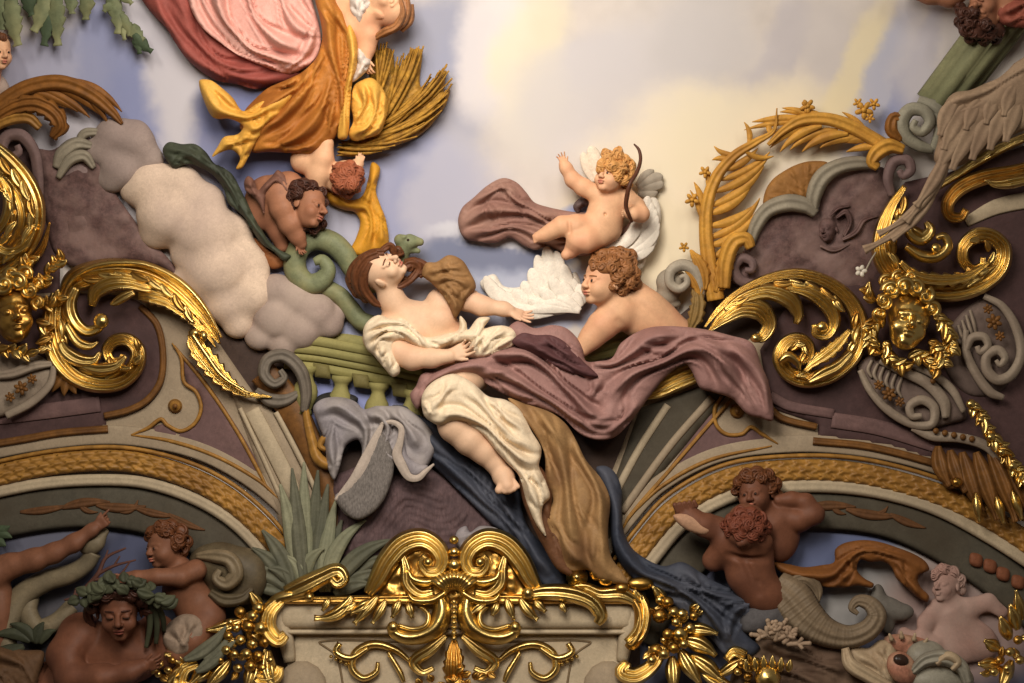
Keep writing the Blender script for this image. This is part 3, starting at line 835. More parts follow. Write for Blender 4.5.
sweep('leaf', zp([(134, 292, 3), (124, 297, 5), (114, 303, 3.5), (110, 304, 1)], 42), GOLD, t, hr=.8, flutes=2, fd=.4)
sweep('leaf', zp([(76, 288, 5), (70, 304, 7), (74, 320, 7), (86, 331, 6), (98, 328, 5), (104, 318, 3.5)], 38), GOLD, t, hr=.9, flutes=2, fd=.4)
ball('knob', (101, 321, 46), (8, 8, 7), GOLD, t)
sweep('stem', zp([(58, 294, 7), (53, 312, 10), (53, 334, 12), (60, 356, 13), (76, 374, 12), (98, 382, 11), (120, 380, 10), (135, 367, 9), (138, 351, 8), (128, 340, 7), (114, 341, 6.5), (107, 351, 6), (112, 361, 5), (121, 360, 4), (123, 354, 3)], 26), GOLD, t, hr=.85, **G)
sweep('leaf', zp([(60, 342, 4), (66, 352, 7), (80, 360, 7), (94, 360, 5), (100, 352, 2)], 42), GOLD, t, hr=.9, flutes=2, fd=.4)
sweep('leaf', zp([(66, 324, 3), (78, 342, 5), (90, 346, 4), (98, 342, 1)], 44), GOLD, t, hr=.9, flutes=2, fd=.4)
sweep('leaf', zp([(82, 366, 3), (100, 369, 6), (116, 366, 5), (126, 356, 2)], 42), GOLD, t, hr=.9, flutes=2, fd=.4)

tongues(t, [(60, 300), (54, 330), (62, 356), (80, 374), (104, 382), (124, 378)], -1, 8, 16, 5, 34, 1, .35)
tongues(t, [(78, 276), (110, 268), (146, 272), (178, 292), (200, 318)], 1, 8, 16, 4.5, 36, 2, .3)
tongues(t, [(110, 352), (118, 362), (130, 360), (134, 350), (126, 342)], 1, 4, 10, 4, 40, 3, .2)
t = thing('acanthus_leaf', 'bright gilt acanthus leaf hanging on the rib, below the plume tip of the big scroll', 'leaf ornament', (215, 370), 'gilt leaves of the vault')
sweep('blade', zp([(190, 334, 4), (196, 346, 11), (208, 362, 13), (224, 380, 10), (244, 393, 5), (272, 397, .8)], 28), GOLD, t, hr=.6, flutes=5, fd=.5, serr=(11, .5, 1))
sweep('midrib', zp([(192, 334, 2), (204, 352, 2.5), (222, 376, 2.2), (250, 394, 1)], 40), GOLD, t, hr=.9)
ball('curl', (194, 333, 36), (6, 4.5, 5), GOLD, t); ball('curl', (203, 336, 34), (4.5, 6, 5), GOLD, t)

# ---- nested gilt arcs at the edge above the mask
t = thing('acanthus_scroll', 'tall gilt scroll of nested ribs above the gilt grotesque face', 'scroll ornament', (20, 210), 'gilt scrolls of the vault')
sweep('rim', zp([(-12, 140, 4), (10, 158, 6), (28, 180, 7), (38, 206, 7.5), (36, 232, 7), (24, 254, 6), (4, 272, 5), (-16, 282, 4)], 34), GOLD, t, hr=.9, flutes=2, fd=.35)
sweep('plume', zp([(-14, 168, 4), (6, 178, 8), (20, 198, 9), (24, 222, 9), (14, 244, 8), (-4, 260, 7), (-20, 268, 6)], 30), GOLD, t, hr=.9, flutes=3, fd=.55)
sweep('leaf', zp([(0, 176, 3), (8, 192, 6), (8, 212, 6), (0, 228, 5), (-14, 238, 4)], 42), GOLD, t, hr=.9, flutes=2, fd=.55)
sweep('leaf', zp([(-8, 244, 5), (8, 252, 6), (24, 246, 5), (36, 228, 1)], 42), GOLD, t, hr=.8, flutes=2, fd=.55)
sweep('leaf', zp([(-14, 272, 6), (8, 270, 6), (28, 262, 5), (42, 248, 4), (50, 222, 1)], 26), GOLD_DARK, t, hr=.8, flutes=3, fd=.55)

tongues(t, [(0, 152), (24, 176), (38, 206), (34, 236), (10, 268)], 1, 8, 17, 5, 42, 10, .3)
tongues(t, [(-6, 172), (14, 194), (20, 222), (6, 250)], 1, 6, 14, 4.5, 44, 11, .3)
def laurel(parent, x0, y0, x1, y1, w, z, bend=0., mat=None, name='leaf'):
    p = leafp(x0, y0, x1, y1, w, bend, z, z + 3)
    return sweep(name, p, mat or GOLD, parent, hr=.55, flutes=2, fd=.5, step=1.8)

def flower(parent, c, r, z, n=6, mat=None, name='petal'):
    for i in range(n):
        a = 2 * PI * i / n + .3
        V, F = ball_geo((c[0] + r * .6 * math.cos(a), c[1] + r * .6 * math.sin(a), z), (r * .5, r * .32, r * .35), 9, 6, rot=a)
        mk(name, V, F, mat or GOLD, parent)
    ball('bud', (c[0], c[1], z + r * .25), r * .32, mat or GOLD, parent, nu=9, nv=6)

def mask(t, c, s, M, mat, locks, vox=.8, z=0):
    pr = head_prims(c, s, M, ears=False)
    body('face', pr, mat, t, k=.1 * s, vox=vox)
    hair_strands('hair', locks, mat, t)

# ---- mask with foliage at the edge
def spray(t, path, n, ln, w, z, seed):
    """cluster of small leaves along a branch"""
    rg = random.Random(seed); C = cr(np.array(path, float), 1.)
    for i in range(n):
        p = C[int((i + .5) / n * (len(C) - 1))]; q = C[min(len(C) - 1, int((i + .5) / n * (len(C) - 1)) + 3)]
        a = math.atan2(q[1] - p[1], q[0] - p[0]) + (rg.uniform(.4, 1.1) if i % 2 else -rg.uniform(.4, 1.1))
        l_ = ln * rg.uniform(.8, 1.2)
        laurel(t, p[0] - .3 * l_ * math.cos(a), p[1] - .3 * l_ * math.sin(a), p[0] + l_ * math.cos(a), p[1] + l_ * math.sin(a), w * rg.uniform(.85, 1.1), z + rg.uniform(0, 9), rg.uniform(-.25, .25), GOLD if rg.random() < .7 else GOLD_DARK)

def curls(name, cs, mat, t, seed=0):
    rg = random.Random(seed)
    mb = MB()
    for (x, y, r, z) in cs:
        tn = rg.choice((-1.2, 1.2)); a = rg.uniform(0, 360)
        mb.add(*sweep_geo(spiral(x, y, r, r * .2, a, tn, r * .42, r * .2, z, z + 4, n=14), hr=1., flutes=1, fd=.3, step=1.4))
        mb.add(*ball_geo((x, y, z - 2), (r, r, r * .6), 10, 6))
    mb.out(name, mat, t)

# ---- mask with foliage at the edge
t = thing('mask', 'gilt grotesque face wrapped in curling foliage, cut by the picture edge', 'mask ornament', (14, 315), 'gilt masks of the vault')
body('face', head_prims((12, 314, 38), 31, axes((.15, 1, .2), (.15, -.1, 1)), ears=False), GOLD_DARK, t, k=3, vox=1.)
curls('hair', [(-8, 292, 8, 54), (4, 284, 9, 56), (18, 282, 9, 56), (30, 290, 8, 52), (38, 302, 7, 48), (10, 274, 8, 46), (26, 274, 8, 46), (38, 284, 7, 44)], GOLD, t, 3)
spray(t, [(36, 290), (48, 272), (62, 258)], 9, 11, 5, 36, 1); spray(t, [(40, 306), (52, 304), (62, 296)], 6, 10, 4.5, 34, 2)
spray(t, [(38, 320), (48, 332), (44, 350)], 8, 11, 5, 36, 3); spray(t, [(-10, 344), (8, 350), (32, 354)], 9, 11, 5, 38, 4); spray(t, [(22, 268), (30, 258)], 4, 10, 5, 34, 5)

# ---- right big scroll
t = thing('acanthus_scroll', 'big gilt acanthus scroll with its volute beside the flying end of the mauve mantle', 'scroll ornament', (795, 330), 'gilt scrolls of the vault')
sweep('rim', zp([(704, 328, 1), (718, 310, 3), (738, 293, 4), (767, 279, 5), (798, 274, 6), (828, 283, 7), (850, 301, 8), (859, 322, 9), (857, 346, 9), (845, 364, 9), (826, 376, 9), (804, 379, 9), (787, 372, 8), (780, 358, 8), (785, 344, 7), (797, 339, 7), (808, 344, 6), (810, 355, 5), (803, 361, 4), (797, 357, 3)], 28), GOLD, t, hr=.85, **G)
sweep('leaf', zp([(708, 332, 1), (724, 318, 7), (742, 308, 10), (760, 310, 11), (769, 324, 8), (762, 337, 6), (755, 338, 4)], 34), GOLD, t, hr=.85, flutes=5, fd=.45)
sweep('leaf', zp([(724, 310, 2), (744, 298, 6), (768, 292, 8), (790, 300, 9), (798, 314, 6), (796, 324, 3)], 38), GOLD, t, hr=.85, flutes=3, fd=.45)
sweep('leaf', zp([(786, 288, 3), (808, 292, 7), (826, 304, 8), (834, 320, 7), (828, 335, 5), (816, 334, 4), (814, 324, 3)], 38), GOLD, t, hr=.85, flutes=3, fd=.55)
ball('knob', (822, 327, 44), (6, 6, 6), GOLD, t); ball('knob', (756, 338, 44), (6, 5, 6), GOLD, t)
sweep('leaf', zp([(850, 330, 3), (838, 344, 7), (826, 354, 8), (812, 364, 5), (804, 372, 2)], 42), GOLD, t, hr=.7, flutes=3, fd=.45, serr=(9, .4, 1))
sweep('leaf', zp([(852, 352, 3), (838, 366, 6), (822, 374, 6), (808, 382, 2)], 42), GOLD, t, hr=.8, flutes=2, fd=.45)
sweep('leaf', zp([(779, 362, 2), (788, 356, 5), (797, 362, 4), (800, 370, 1)], 44), GOLD, t, hr=.8, flutes=1, fd=.4)

tongues(t, [(862, 310), (862, 340), (850, 364), (828, 380), (800, 384)], 1, 8, 16, 5, 36, 4, .3)
tongues(t, [(724, 302), (750, 286), (790, 276), (826, 286), (850, 306)], 1, 8, 16, 4.5, 38, 5, .3)
tongues(t, [(786, 352), (794, 340), (806, 342), (810, 354), (802, 362)], 1, 4, 10, 4, 42, 6, .2)
# ---- end of a scroll showing beneath the flying cloth
t = thing('acanthus_scroll', 'short stretch of fluted gilt scroll showing under the hem of the flying mauve cloth', 'scroll ornament', (672, 385), 'gilt scrolls of the vault')
sweep('plume', zp([(640, 398, 3), (656, 390, 9), (676, 380, 11), (696, 372, 10), (712, 362, 8)], 24), GOLD, t, hr=.7, flutes=5, fd=.5)

# ---- upper right scroll
t = thing('acanthus_scroll', 'gilt scroll curling round to a volute, below the long wing pinions', 'scroll ornament', (955, 265), 'gilt scrolls of the vault')
sweep('rim', zp([(905, 186, 3), (891, 208, 6), (883, 232, 9), (884, 256, 12), (898, 276, 12), (922, 287, 12), (952, 290, 12), (980, 283, 11), (999, 268, 10), (1003, 249, 9), (992, 237, 8), (976, 236, 8), (964, 246, 7), (963, 260, 6), (972, 269, 5), (982, 265, 4), (983, 257, 3)], 28), GOLD, t, hr=.85, **G)
sweep('leaf', zp([(900, 262, 3), (918, 276, 7), (944, 280, 8), (968, 276, 6), (990, 262, 2)], 44), GOLD, t, hr=.8, flutes=3, fd=.45, serr=(12, .4, 1))
sweep('leaf', zp([(908, 222, 3), (912, 232, 8), (922, 238, 8), (930, 230, 6), (926, 222, 3)], 42), GOLD, t, hr=.9, flutes=2, fd=.4)
sweep('leaf', zp([(906, 246, 4), (922, 256, 6), (938, 256, 6), (948, 246, 5), (944, 236, 4), (936, 238, 3)], 42), GOLD, t, hr=.9, flutes=1, fd=.4)
ball('knob', (936, 248, 46), 5, GOLD, t)
tongues(t, [(884, 236), (886, 260), (904, 280), (936, 292), (970, 290), (996, 276)], -1, 10, 17, 5, 38, 7, .3)
tongues(t, [(966, 262), (978, 268), (986, 258), (980, 246), (968, 248)], 1, 5, 10, 4, 42, 8, .2)
tongues(t, [(902, 192), (890, 220), (884, 246)], -1, 4, 15, 4.5, 38, 9, .3)
t = thing('acanthus_scroll', 'slim gilt scroll hooking down from the picture edge below the tan wing', 'scroll ornament', (965, 190), 'gilt scrolls of the vault')
sweep('rim', zp([(1044, 130, 4), (1010, 144, 5), (980, 160, 5), (955, 176, 4), (930, 192, 3)], 30), GOLD, t, hr=.9, flutes=2, fd=.4)
sweep('hook', zp([(1044, 164, 6), (1012, 172, 7), (982, 178, 8), (960, 188, 8), (948, 203, 7), (950, 216, 6), (961, 217, 5), (966, 209, 4)], 28), GOLD_DARK, t, hr=.9, flutes=3, fd=.55)
sweep('leaf', zp([(1040, 176, 3), (1014, 182, 6), (996, 184, 4), (984, 180, 1)], 36), GOLD, t, hr=.8, flutes=2, fd=.55)

# ---- right mask
t = thing('mask', 'gilt face with curled hair and laurel sprays above the scrolled stone bracket', 'mask ornament', (908, 320), 'gilt masks of the vault')
body('face', head_prims((908, 322, 40), 31, axes((-.25, 1, .3), (.2, -.1, 1)), ears=False), GOLD, t, k=3, vox=1.)
curls('hair', [(884, 300, 8, 56), (892, 290, 9, 58), (904, 286, 9, 60), (916, 288, 9, 58), (926, 296, 8, 54), (932, 308, 8, 50), (880, 314, 7, 50), (898, 278, 7, 46), (912, 277, 7, 46), (886, 282, 7, 46)], GOLD, t, 4)
spray(t, [(878, 316), (870, 332), (874, 352)], 11, 11, 5.5, 34, 6); spray(t, [(884, 342), (890, 358), (906, 368)], 9, 11, 5.5, 38, 7)
spray(t, [(910, 356), (928, 360), (938, 372)], 8, 11, 5.5, 36, 8); spray(t, [(936, 318), (948, 332), (952, 352)], 11, 12, 5.5, 34, 9); spray(t, [(930, 340), (938, 352), (946, 366)], 7, 11, 5, 38, 10)
spray(t, [(874, 300), (866, 290)], 4, 10, 5, 34, 11)

# ---- laurel drop and acanthus foot at the right edge
t = thing('laurel_drop', 'gilt string of laurel leaves and berries running down below the volute bracket', 'garland', (1000, 450))
px = [(972, 404), (982, 420), (992, 437), (1003, 452), (1014, 466), (1026, 482), (1034, 500)]
spray(t, px, 30, 11, 5, 36, 41)
for i, (x, y) in enumerate(px): ball('berry', (x - 1, y, 45), 4.2 if i % 2 else 5.2, GOLD, t, nu=10, nv=7)
t = thing('acanthus_ornament', 'dark brown and gilt acanthus foot spreading under the long stone bracket', 'leaf ornament', (975, 480), 'gilt leaves of the vault')
for (x0, y0, x1, y1, w, b) in [(938, 446, 950, 486, 9, .15), (950, 450, 966, 492, 9, .1), (962, 452, 982, 512, 10, .05), (976, 452, 998, 520, 10, 0), (990, 452, 1016, 522, 10, -.05), (1004, 456, 1030, 520, 9, -.1), (946, 474, 958, 486, 6, .5)]:
    sweep('leaf', leafp(x0, y0, x1, y1, w, b, 24, 34, tip=.4), OCHRE_DK, t, hr=.8, flutes=2, fd=.45)
for (x0, y0, x1, y1, w, b) in [(976, 492, 980, 522, 5, .05), (996, 496, 1004, 524, 5, 0), (1012, 490, 1022, 520, 5, 0)]:
    sweep('leaf', leafp(x0, y0, x1, y1, w, b, 40, 42, tip=.4), GOLD, t, hr=.8, flutes=1, fd=.45)
ball('bud', (957, 482, 38), (6, 5, 6), GOLD_DARK, t)

# ---- boss
for (x, y, lab) in ((175, 406, 'small round rosette boss in the stone plate below the hanging gilt leaf'), (737, 411, 'small round rosette boss half under the flying mauve cloth')):
    t = thing('rosette', lab, 'rosette', (x, y), 'painted rosettes')
    V, F = lathe_geo((x, y, 8), (x, y, 20), [(0, 7), (.4, 7.2), (.5, 5.5), (.55, 6), (.7, 5), (.75, 3.2), (1, 2.6), (1.05, .3)], 20)
    mk('disc', V, F, OCHRE, t); ball('bud', (x, y, 21), 2.6, OCHRE_DK, t)

# ---- cartouche below the seated woman
t = thing('cartouche', 'pale stone console with cornice and recessed panel carrying the gilt crest', 'cartouche', (455, 650))
CRT = paint('console_stone', (186, 168, 140), .08, .65, 6, (164, 146, 118), .4)
patch('body', [(290, 626), (622, 626), (628, 720), (284, 720)], CRT, t, base=20, puff=3, rim=2, curve=False, step=7, thick=18)
patch('cornice', [(270, 600), (642, 600), (636, 618), (632, 629), (280, 629), (276, 618)], CRT, t, base=30, puff=7, rim=5, curve=False, step=5, thick=14)
sweep('fillet', [(284, 632, 2.5, 32), (630, 632, 2.5, 32)], CRT, t, hr=.9, step=8, depth=10)
sweep('cornice_return', [(276, 612, 8, 32), (286, 640, 8, 28), (290, 662, 6, 22)], CRT, t, hr=.7, step=6)
sweep('cornice_return', [(636, 612, 8, 32), (626, 640, 8, 28), (622, 662, 6, 22)], CRT, t, hr=.7, step=6)
for sx in (-1, 1):
    X = lambda v: 455 + sx * (v - 455) if sx < 0 else v
    sweep('panel_line', [(X(500), 642, 1.2, 23), (X(590), 642, 1.2, 23), (X(574), 656, 1.2, 23), (X(566), 690, 1.2, 23)], paint('panel_groove', (120, 100, 74), .1), t, hr=.6)
    ball('boss', (X(608), 690, 24), (26, 30, 12), STONE, t)

t = thing('crest', 'gilt crest of paired volutes, shell and pearls standing on the pale stone console', 'crest ornament', (455, 600))
for sx in (-1, 1):
    X = lambda v: 454 + sx * (v - 454)
    sweep('volute', [(X(540), 594, 5, 46), (X(531), 580, 9, 46), (X(520), 560, 11, 46), (X(505), 544, 11.5, 46), (X(487), 539, 11, 47), (X(472), 547, 10, 48), (X(466), 560, 8.5, 49), (X(471), 571, 7, 50), (X(481), 571, 6, 51), (X(486), 562, 5, 52), (X(482), 556, 4, 53)], GOLD, t, hr=.85, flutes=3, fd=.4)
    ball('eye', (X(480), 562, 58), 4.5, GOLD, t)
    sweep('leaf', [(X(506), 552, 2, 46), (X(502), 568, 6, 46), (X(500), 584, 7, 46), (X(488), 594, 6, 46), (X(474), 592, 4, 46)], GOLD, t, hr=.9, flutes=2, fd=.4)
    sweep('leaf', [(X(472), 580, 3, 50), (X(484), 582, 5, 50), (X(496), 578, 4, 50), (X(500), 570, 2, 50)], GOLD, t, hr=.9, flutes=1, fd=.4)
    sweep('leaf', [(X(462), 592, 3, 52), (X(476), 600, 4, 52), (X(494), 600, 3, 52), (X(500), 594, 1.5, 52)], GOLD, t, hr=.9, flutes=1, fd=.4)
    sweep('c_scroll', [(X(468), 596, 7, 46), (X(466), 612, 10, 46), (X(472), 626, 11, 46), (X(486), 635, 9, 46), (X(502), 637, 7.5, 46), (X(514), 632, 6, 47), (X(517), 625, 5, 48)], GOLD, t, hr=.8, flutes=1, fd=.5)
    sweep('c_rim', [(X(488), 606, 2, 46), (X(480), 614, 2.4, 50), (X(482), 625, 2.4, 52), (X(494), 629, 2.4, 50), (X(510), 625, 2, 48)], GOLD, t, hr=1.)
    ball('knob', (X(515), 627, 50), 6, GOLD, t)
    sweep('leaf', [(X(462), 636, 3, 44), (X(478), 650, 6, 42), (X(494), 662, 6, 38), (X(486), 672, 4, 38), (X(474), 668, 3, 38)], GOLD, t, hr=.8, flutes=2, fd=.4)
    sweep('flourish', [(X(497), 662, 2, 30), (X(512), 650, 3.5, 30), (X(534), 644, 4, 30), (X(552), 652, 4, 30), (X(556), 668, 4, 30), (X(545), 678, 3.5, 30), (X(532), 672, 3, 30), (X(530), 662, 2, 30)], GOLD, t, hr=.9, flutes=1, fd=.3)
    sweep('flourish', [(X(540), 648, 2, 32), (X(558), 658, 3.5, 32), (X(572), 652, 3.5, 32), (X(568), 643, 3, 32)], GOLD, t, hr=.9)
    sweep('flourish', [(X(520), 652, 2, 32), (X(508), 672, 3, 32), (X(504), 682, 2, 32)], GOLD, t, hr=.9)
    for i in range(4): ball('pearl', (X(562 + 5 * i), 664 - i * 2.5, 30), 2, GOLD, t, nu=8, nv=6)
patch('backing', [(380, 598), (392, 570), (408, 552), (428, 544), (446, 552), (454, 560), (462, 552), (480, 544), (500, 552), (516, 570), (528, 598)], GOLD_DARK, t, base=38, puff=4, rim=6, step=3, thick=8, rough=2., rs=5, waves=[([(454, 560), (454, 598)], 6, 3, 80)])  # dark gold fill puts inner shading between the volutes into the colour
for i in range(11):
    a = math.radians(-150 + 12 * i)
    p = [(454 + 7 * math.cos(a), 596 + 6 * math.sin(a), 1.2, 50), (454 + 17 * math.cos(a), 592 + 15 * math.sin(a), 3, 56), (454 + 27 * math.cos(a), 588 + 18 * math.sin(a), 3.4, 50)]
    sweep('shell_rib', p, GOLD, t, hr=.9, ncs=7)
for i in range(3): ball('bead', (454, (540, 552, 565)[i], 50), ((5, 4.5, 5), (6, 5, 5), (7, 7, 6))[i], GOLD, t)
for i in range(8): ball('pearl', (454, 602 + i * 5.2, 54), 3, GOLD, t, nu=10, nv=7)
sweep('leaf', [(454, 640, 3, 46), (454, 652, 9, 46), (454, 668, 12, 46), (454, 684, 9, 44)], GOLD_DARK, t, hr=.6, flutes=4, fd=.5, serr=(8, .3, 1))
rg = random.Random(6)
for i in range(16):
    a = rg.uniform(0, 2 * PI); x, y = 454 + rg.uniform(-34, 34), 680 + rg.uniform(-9, 10)
    laurel(t, x, y, x + 11 * math.cos(a), y + 8 * math.sin(a), 4.5, 46 + rg.uniform(0, 6), rg.uniform(-.3, .3), GOLD_DARK)

# gilt edging of the cornice
t = thing('cornice_edging', 'gilt acanthus edging along the console cornice, on the side of the green reeds', 'edging', (340, 600), 'gilt edgings of the console')
sweep('rail', [(272, 600, 4, 42), (330, 600, 4, 42), (400, 599, 5, 42), (440, 599, 5, 42)], GOLD_DARK, t, hr=.8, flutes=2, fd=.3)
sweep('volute', [(286, 594, 8, 44), (304, 586, 10, 46), (322, 577, 9, 47), (338, 571, 8, 48), (344, 579, 6, 50), (337, 584, 5, 51), (331, 579, 4, 52)], GOLD, t, hr=.8, flutes=2, fd=.4)
sweep('flap', [(266, 606, 3, 42), (280, 598, 6, 46), (300, 594, 5, 46), (314, 596, 2, 44)], GOLD, t, hr=.7, flutes=1, fd=.4)
for (x0, y0, x1, y1, w, b) in [(352, 596, 314, 618, 7, -.35), (356, 602, 338, 612, 6, -.1), (372, 600, 350, 613, 6, -.1), (378, 596, 354, 624, 6, 0), (386, 600, 372, 624, 5, 0), (400, 600, 392, 618, 5, 0), (408, 602, 412, 618, 5, 0), (330, 598, 322, 611, 4, 0)]:
    sweep('leaf', leafp(x0, y0, x1, y1, w, b, 48, 50, tip=.5), GOLD, t, hr=.8, flutes=2, fd=.4)
ball('bead', (309, 597, 50), 4.5, GOLD, t)
t = thing('cornice_edging', 'gilt acanthus edging along the console cornice, below the hem of the brown skirt', 'edging', (560, 600), 'gilt edgings of the console')
sweep('rail', [(468, 599, 5, 42), (520, 599, 5, 42), (580, 600, 4, 42), (634, 600, 4, 42)], GOLD_DARK, t, hr=.8, flutes=2, fd=.3)
sweep('leaf', [(522, 596, 5, 48), (545, 592, 8, 50), (572, 594, 9, 50), (592, 602, 8, 50), (601, 616, 7, 50), (597, 624, 4, 50)], GOLD, t, hr=.8, flutes=2, fd=.4)
for (x0, y0, x1, y1, w, b) in [(506, 598, 514, 620, 5, 0), (520, 598, 538, 620, 6, .1), (534, 600, 546, 612, 5, 0), (560, 602, 566, 612, 4, 0), (486, 602, 470, 614, 5, 0), (498, 602, 492, 616, 5, 0)]:
    sweep('leaf', leafp(x0, y0, x1, y1, w, b, 48, 50, tip=.5), GOLD, t, hr=.8, flutes=2, fd=.4)
ball('bead', (528, 593, 54), 6, GOLD, t)
V, F = lathe_geo((577, 577, 38), (577, 577, 54), [(0, 11), (.5, 11), (.7, 7), (.75, 8), (.95, 4), (1.1, 3), (1.15, .3)], 18)
mk('rosette', V, F, GOLD, t)
sweep('flap', [(560, 590, 3, 46), (584, 588, 6, 46), (600, 594, 7, 46), (622, 594, 8, 46), (640, 604, 4, 46)], GOLD, t, hr=.7, flutes=2, fd=.4)
for c, r in (((606, 580, 48), (8, 6, 6)), ((596, 572, 46), (7, 9, 6)), ((622, 588, 48), (8, 6, 6)), ((640, 584, 42), (14, 7, 6))): ball('bulb', c, r, GOLD_DARK, t)
sweep('drop', [(634, 600, 4, 46), (640, 612, 6, 46), (640, 630, 7, 46), (632, 645, 6, 46), (626, 643, 3, 46)], GOLD_DARK, t, hr=.9, flutes=1, fd=.4)

def fruit_garland(label, cx, pts, leaves, extra=()):
    t = thing('fruit_garland', label, 'garland', cx, 'gilt fruit garlands of the console')
    for i, (x, y, r) in enumerate(pts):
        ball('fruit', (x, y, 44 + (i * 7) % 9), (r, r * .95, r * .9), GOLD if i % 3 else GOLD_DARK, t, nu=12, nv=8, rib=5 if i % 4 == 1 else 0)
    for (x0, y0, x1, y1, w, b) in leaves:
        sweep('leaf', leafp(x0, y0, x1, y1, w, b, 40, 46, tip=.3), GOLD, t, hr=.7, flutes=2, fd=.45)
    rg2 = random.Random(int(cx[0]))
    for i in range(len(pts)):
        x, y, r = pts[i]; a = rg2.uniform(0, 2 * PI)
        laurel(t, x + r * math.cos(a) * .5, y + r * math.sin(a) * .5, x + (r + 9) * math.cos(a), y + (r + 9) * math.sin(a), 4, 38, rg2.uniform(-.3, .3), GOLD if i % 2 else GOLD_DARK)
    for e in extra: sweep('scroll', e, GOLD, t, hr=.85, flutes=3, fd=.4)
    return t
rg = random.Random(3)
pl = [(240, 612, 6), (252, 616, 6), (258, 608, 6), (248, 626, 7), (236, 628, 5), (260, 628, 7), (228, 636, 5), (240, 640, 6), (252, 644, 6), (264, 642, 6), (246, 654, 6), (234, 654, 5), (258, 656, 6), (268, 622, 5), (226, 650, 5), (250, 666, 6), (238, 668, 5), (230, 622, 4), (262, 668, 6), (160, 664, 4), (168, 670, 4), (172, 660, 4), (158, 674, 4), (270, 660, 4), (220, 660, 4)]
fruit_garland('gilt garland of fruit and leaves hanging at the console end by the crouching child', (245, 640), pl,
              [(242, 620, 206, 630, 7, -.1), (236, 640, 196, 656, 8, .2), (262, 610, 250, 592, 6, 0), (256, 660, 246, 692, 8, 0), (268, 650, 276, 690, 9, .2), (230, 660, 206, 688, 8, 0), (194, 668, 168, 684, 7, .3), (212, 664, 190, 684, 8, 0), (186, 670, 164, 654, 6, .3), (266, 630, 284, 644, 6, .3)],
              [[(198, 664, 5, 42), (184, 670, 8, 42), (180, 684, 9, 42), (196, 692, 9, 42)], [(252, 672, 5, 42), (262, 680, 8, 42), (276, 676, 7, 42), (280, 666, 4, 42)], [(282, 600, 5, 44), (270, 612, 8, 46), (268, 628, 9, 46), (278, 640, 8, 46), (286, 634, 5, 46)]])
pr_ = [(660, 616, 8), (674, 612, 6), (682, 614, 6), (668, 602, 6), (660, 600, 5), (676, 622, 5), (668, 634, 6), (680, 634, 8), (690, 628, 6), (656, 650, 7), (664, 654, 6), (652, 660, 5), (674, 648, 6), (664, 640, 4), (684, 644, 5), (742, 664, 5), (750, 668, 5), (756, 662, 5), (748, 676, 5), (760, 672, 5), (738, 672, 4), (694, 616, 5)]
fruit_garland('gilt garland of fruit and leaves hanging at the console end by the blue cloth', (670, 640), pr_,
              [(684, 630, 718, 634, 7, -.15), (682, 640, 716, 656, 9, -.2), (680, 650, 700, 684, 9, 0), (690, 656, 724, 684, 9, -.1), (672, 656, 674, 692, 8, 0), (700, 670, 740, 690, 7, .1), (648, 612, 634, 590, 7, 0), (664, 606, 652, 586, 6, .2), (690, 612, 700, 604, 6, 0), (718, 676, 744, 658, 6, 0)],
              [[(664, 646, 4, 42), (654, 664, 7, 42), (636, 676, 9, 42), (622, 672, 8, 42), (628, 662, 5, 42)], [(640, 596, 4, 44), (644, 612, 7, 46), (640, 632, 8, 46), (628, 644, 6, 46)], [(726, 660, 4, 42), (734, 652, 6, 42), (746, 656, 6, 42)]])
fruit_garland('gilt spray of fruit and leaves in the lower corner, under the pale pink figure', (1000, 660), [(1000, 660, 5), (1010, 652, 5), (1008, 668, 5), (1018, 640, 5), (1020, 660, 5), (994, 672, 5)],
              [(1000, 650, 984, 640, 7, 0), (1010, 640, 1000, 616, 7, 0), (1018, 630, 1010, 604, 7, 0), (1000, 664, 978, 664, 7, 0), (1012, 660, 1000, 690, 7, 0), (1022, 620, 1016, 590, 6, 0)])
# ================================================================ the people
def wings(parent, name, feathers, mat, z=20, flutes=1, hr=.3):
    mb = MB()
    for f in feathers:
        p = leafp(*f[:6], z0=f[6] if len(f) > 6 else z, z1=(f[7] if len(f) > 7 else z - 4))
        C = cr(np.array(p), 2.)[:, [0, 1, 3]]
        q = np.linspace(0, 1, len(C))
        ww = f[4] * np.clip(np.minimum(.5 + 1.1 * q, np.sqrt(np.clip(1 - ((q - .62) / .385) ** 2, 0, 1)) * (q > .62) + (q <= .62)), .06, 1)
        mb.add(*sweep_geo([(a, b, w_, c) for (a, b, c), w_ in zip(C, ww)], hr=hr, flutes=flutes, fd=.3, step=2))
    return mb.out(name, mat, parent)

WHITE_DR = paint('chemise_cream', (226, 206, 176), .06, .7, 10, (208, 182, 150), .4)
TAN_DR = paint('sleeve_tan', (150, 112, 70), .14, .7, 12, (122, 86, 52), .5)
GOLDTAN_DR = paint('skirt_golden_tan', (158, 122, 80), .14, .65, 8, (112, 78, 52), .75)
BROWN_DR = paint('skirt_shade_brown', (104, 68, 44), .15, .7, 10)
PURPLE = paint('mantle_mauve', (154, 116, 108), .1, .7, 9, (122, 86, 82), .5)
PLUM = paint('mantle_shade_plum', (88, 56, 56), .12, .7, 9)
BLUE_DR = paint('cloth_slate_blue', (58, 62, 74), .2, .65, 9, (92, 92, 100), .5, streak=(1, 1, 3))
LAV_DR = paint('cloth_lavender_grey', (142, 134, 136), .14, .7, 10, (168, 158, 150), .6)

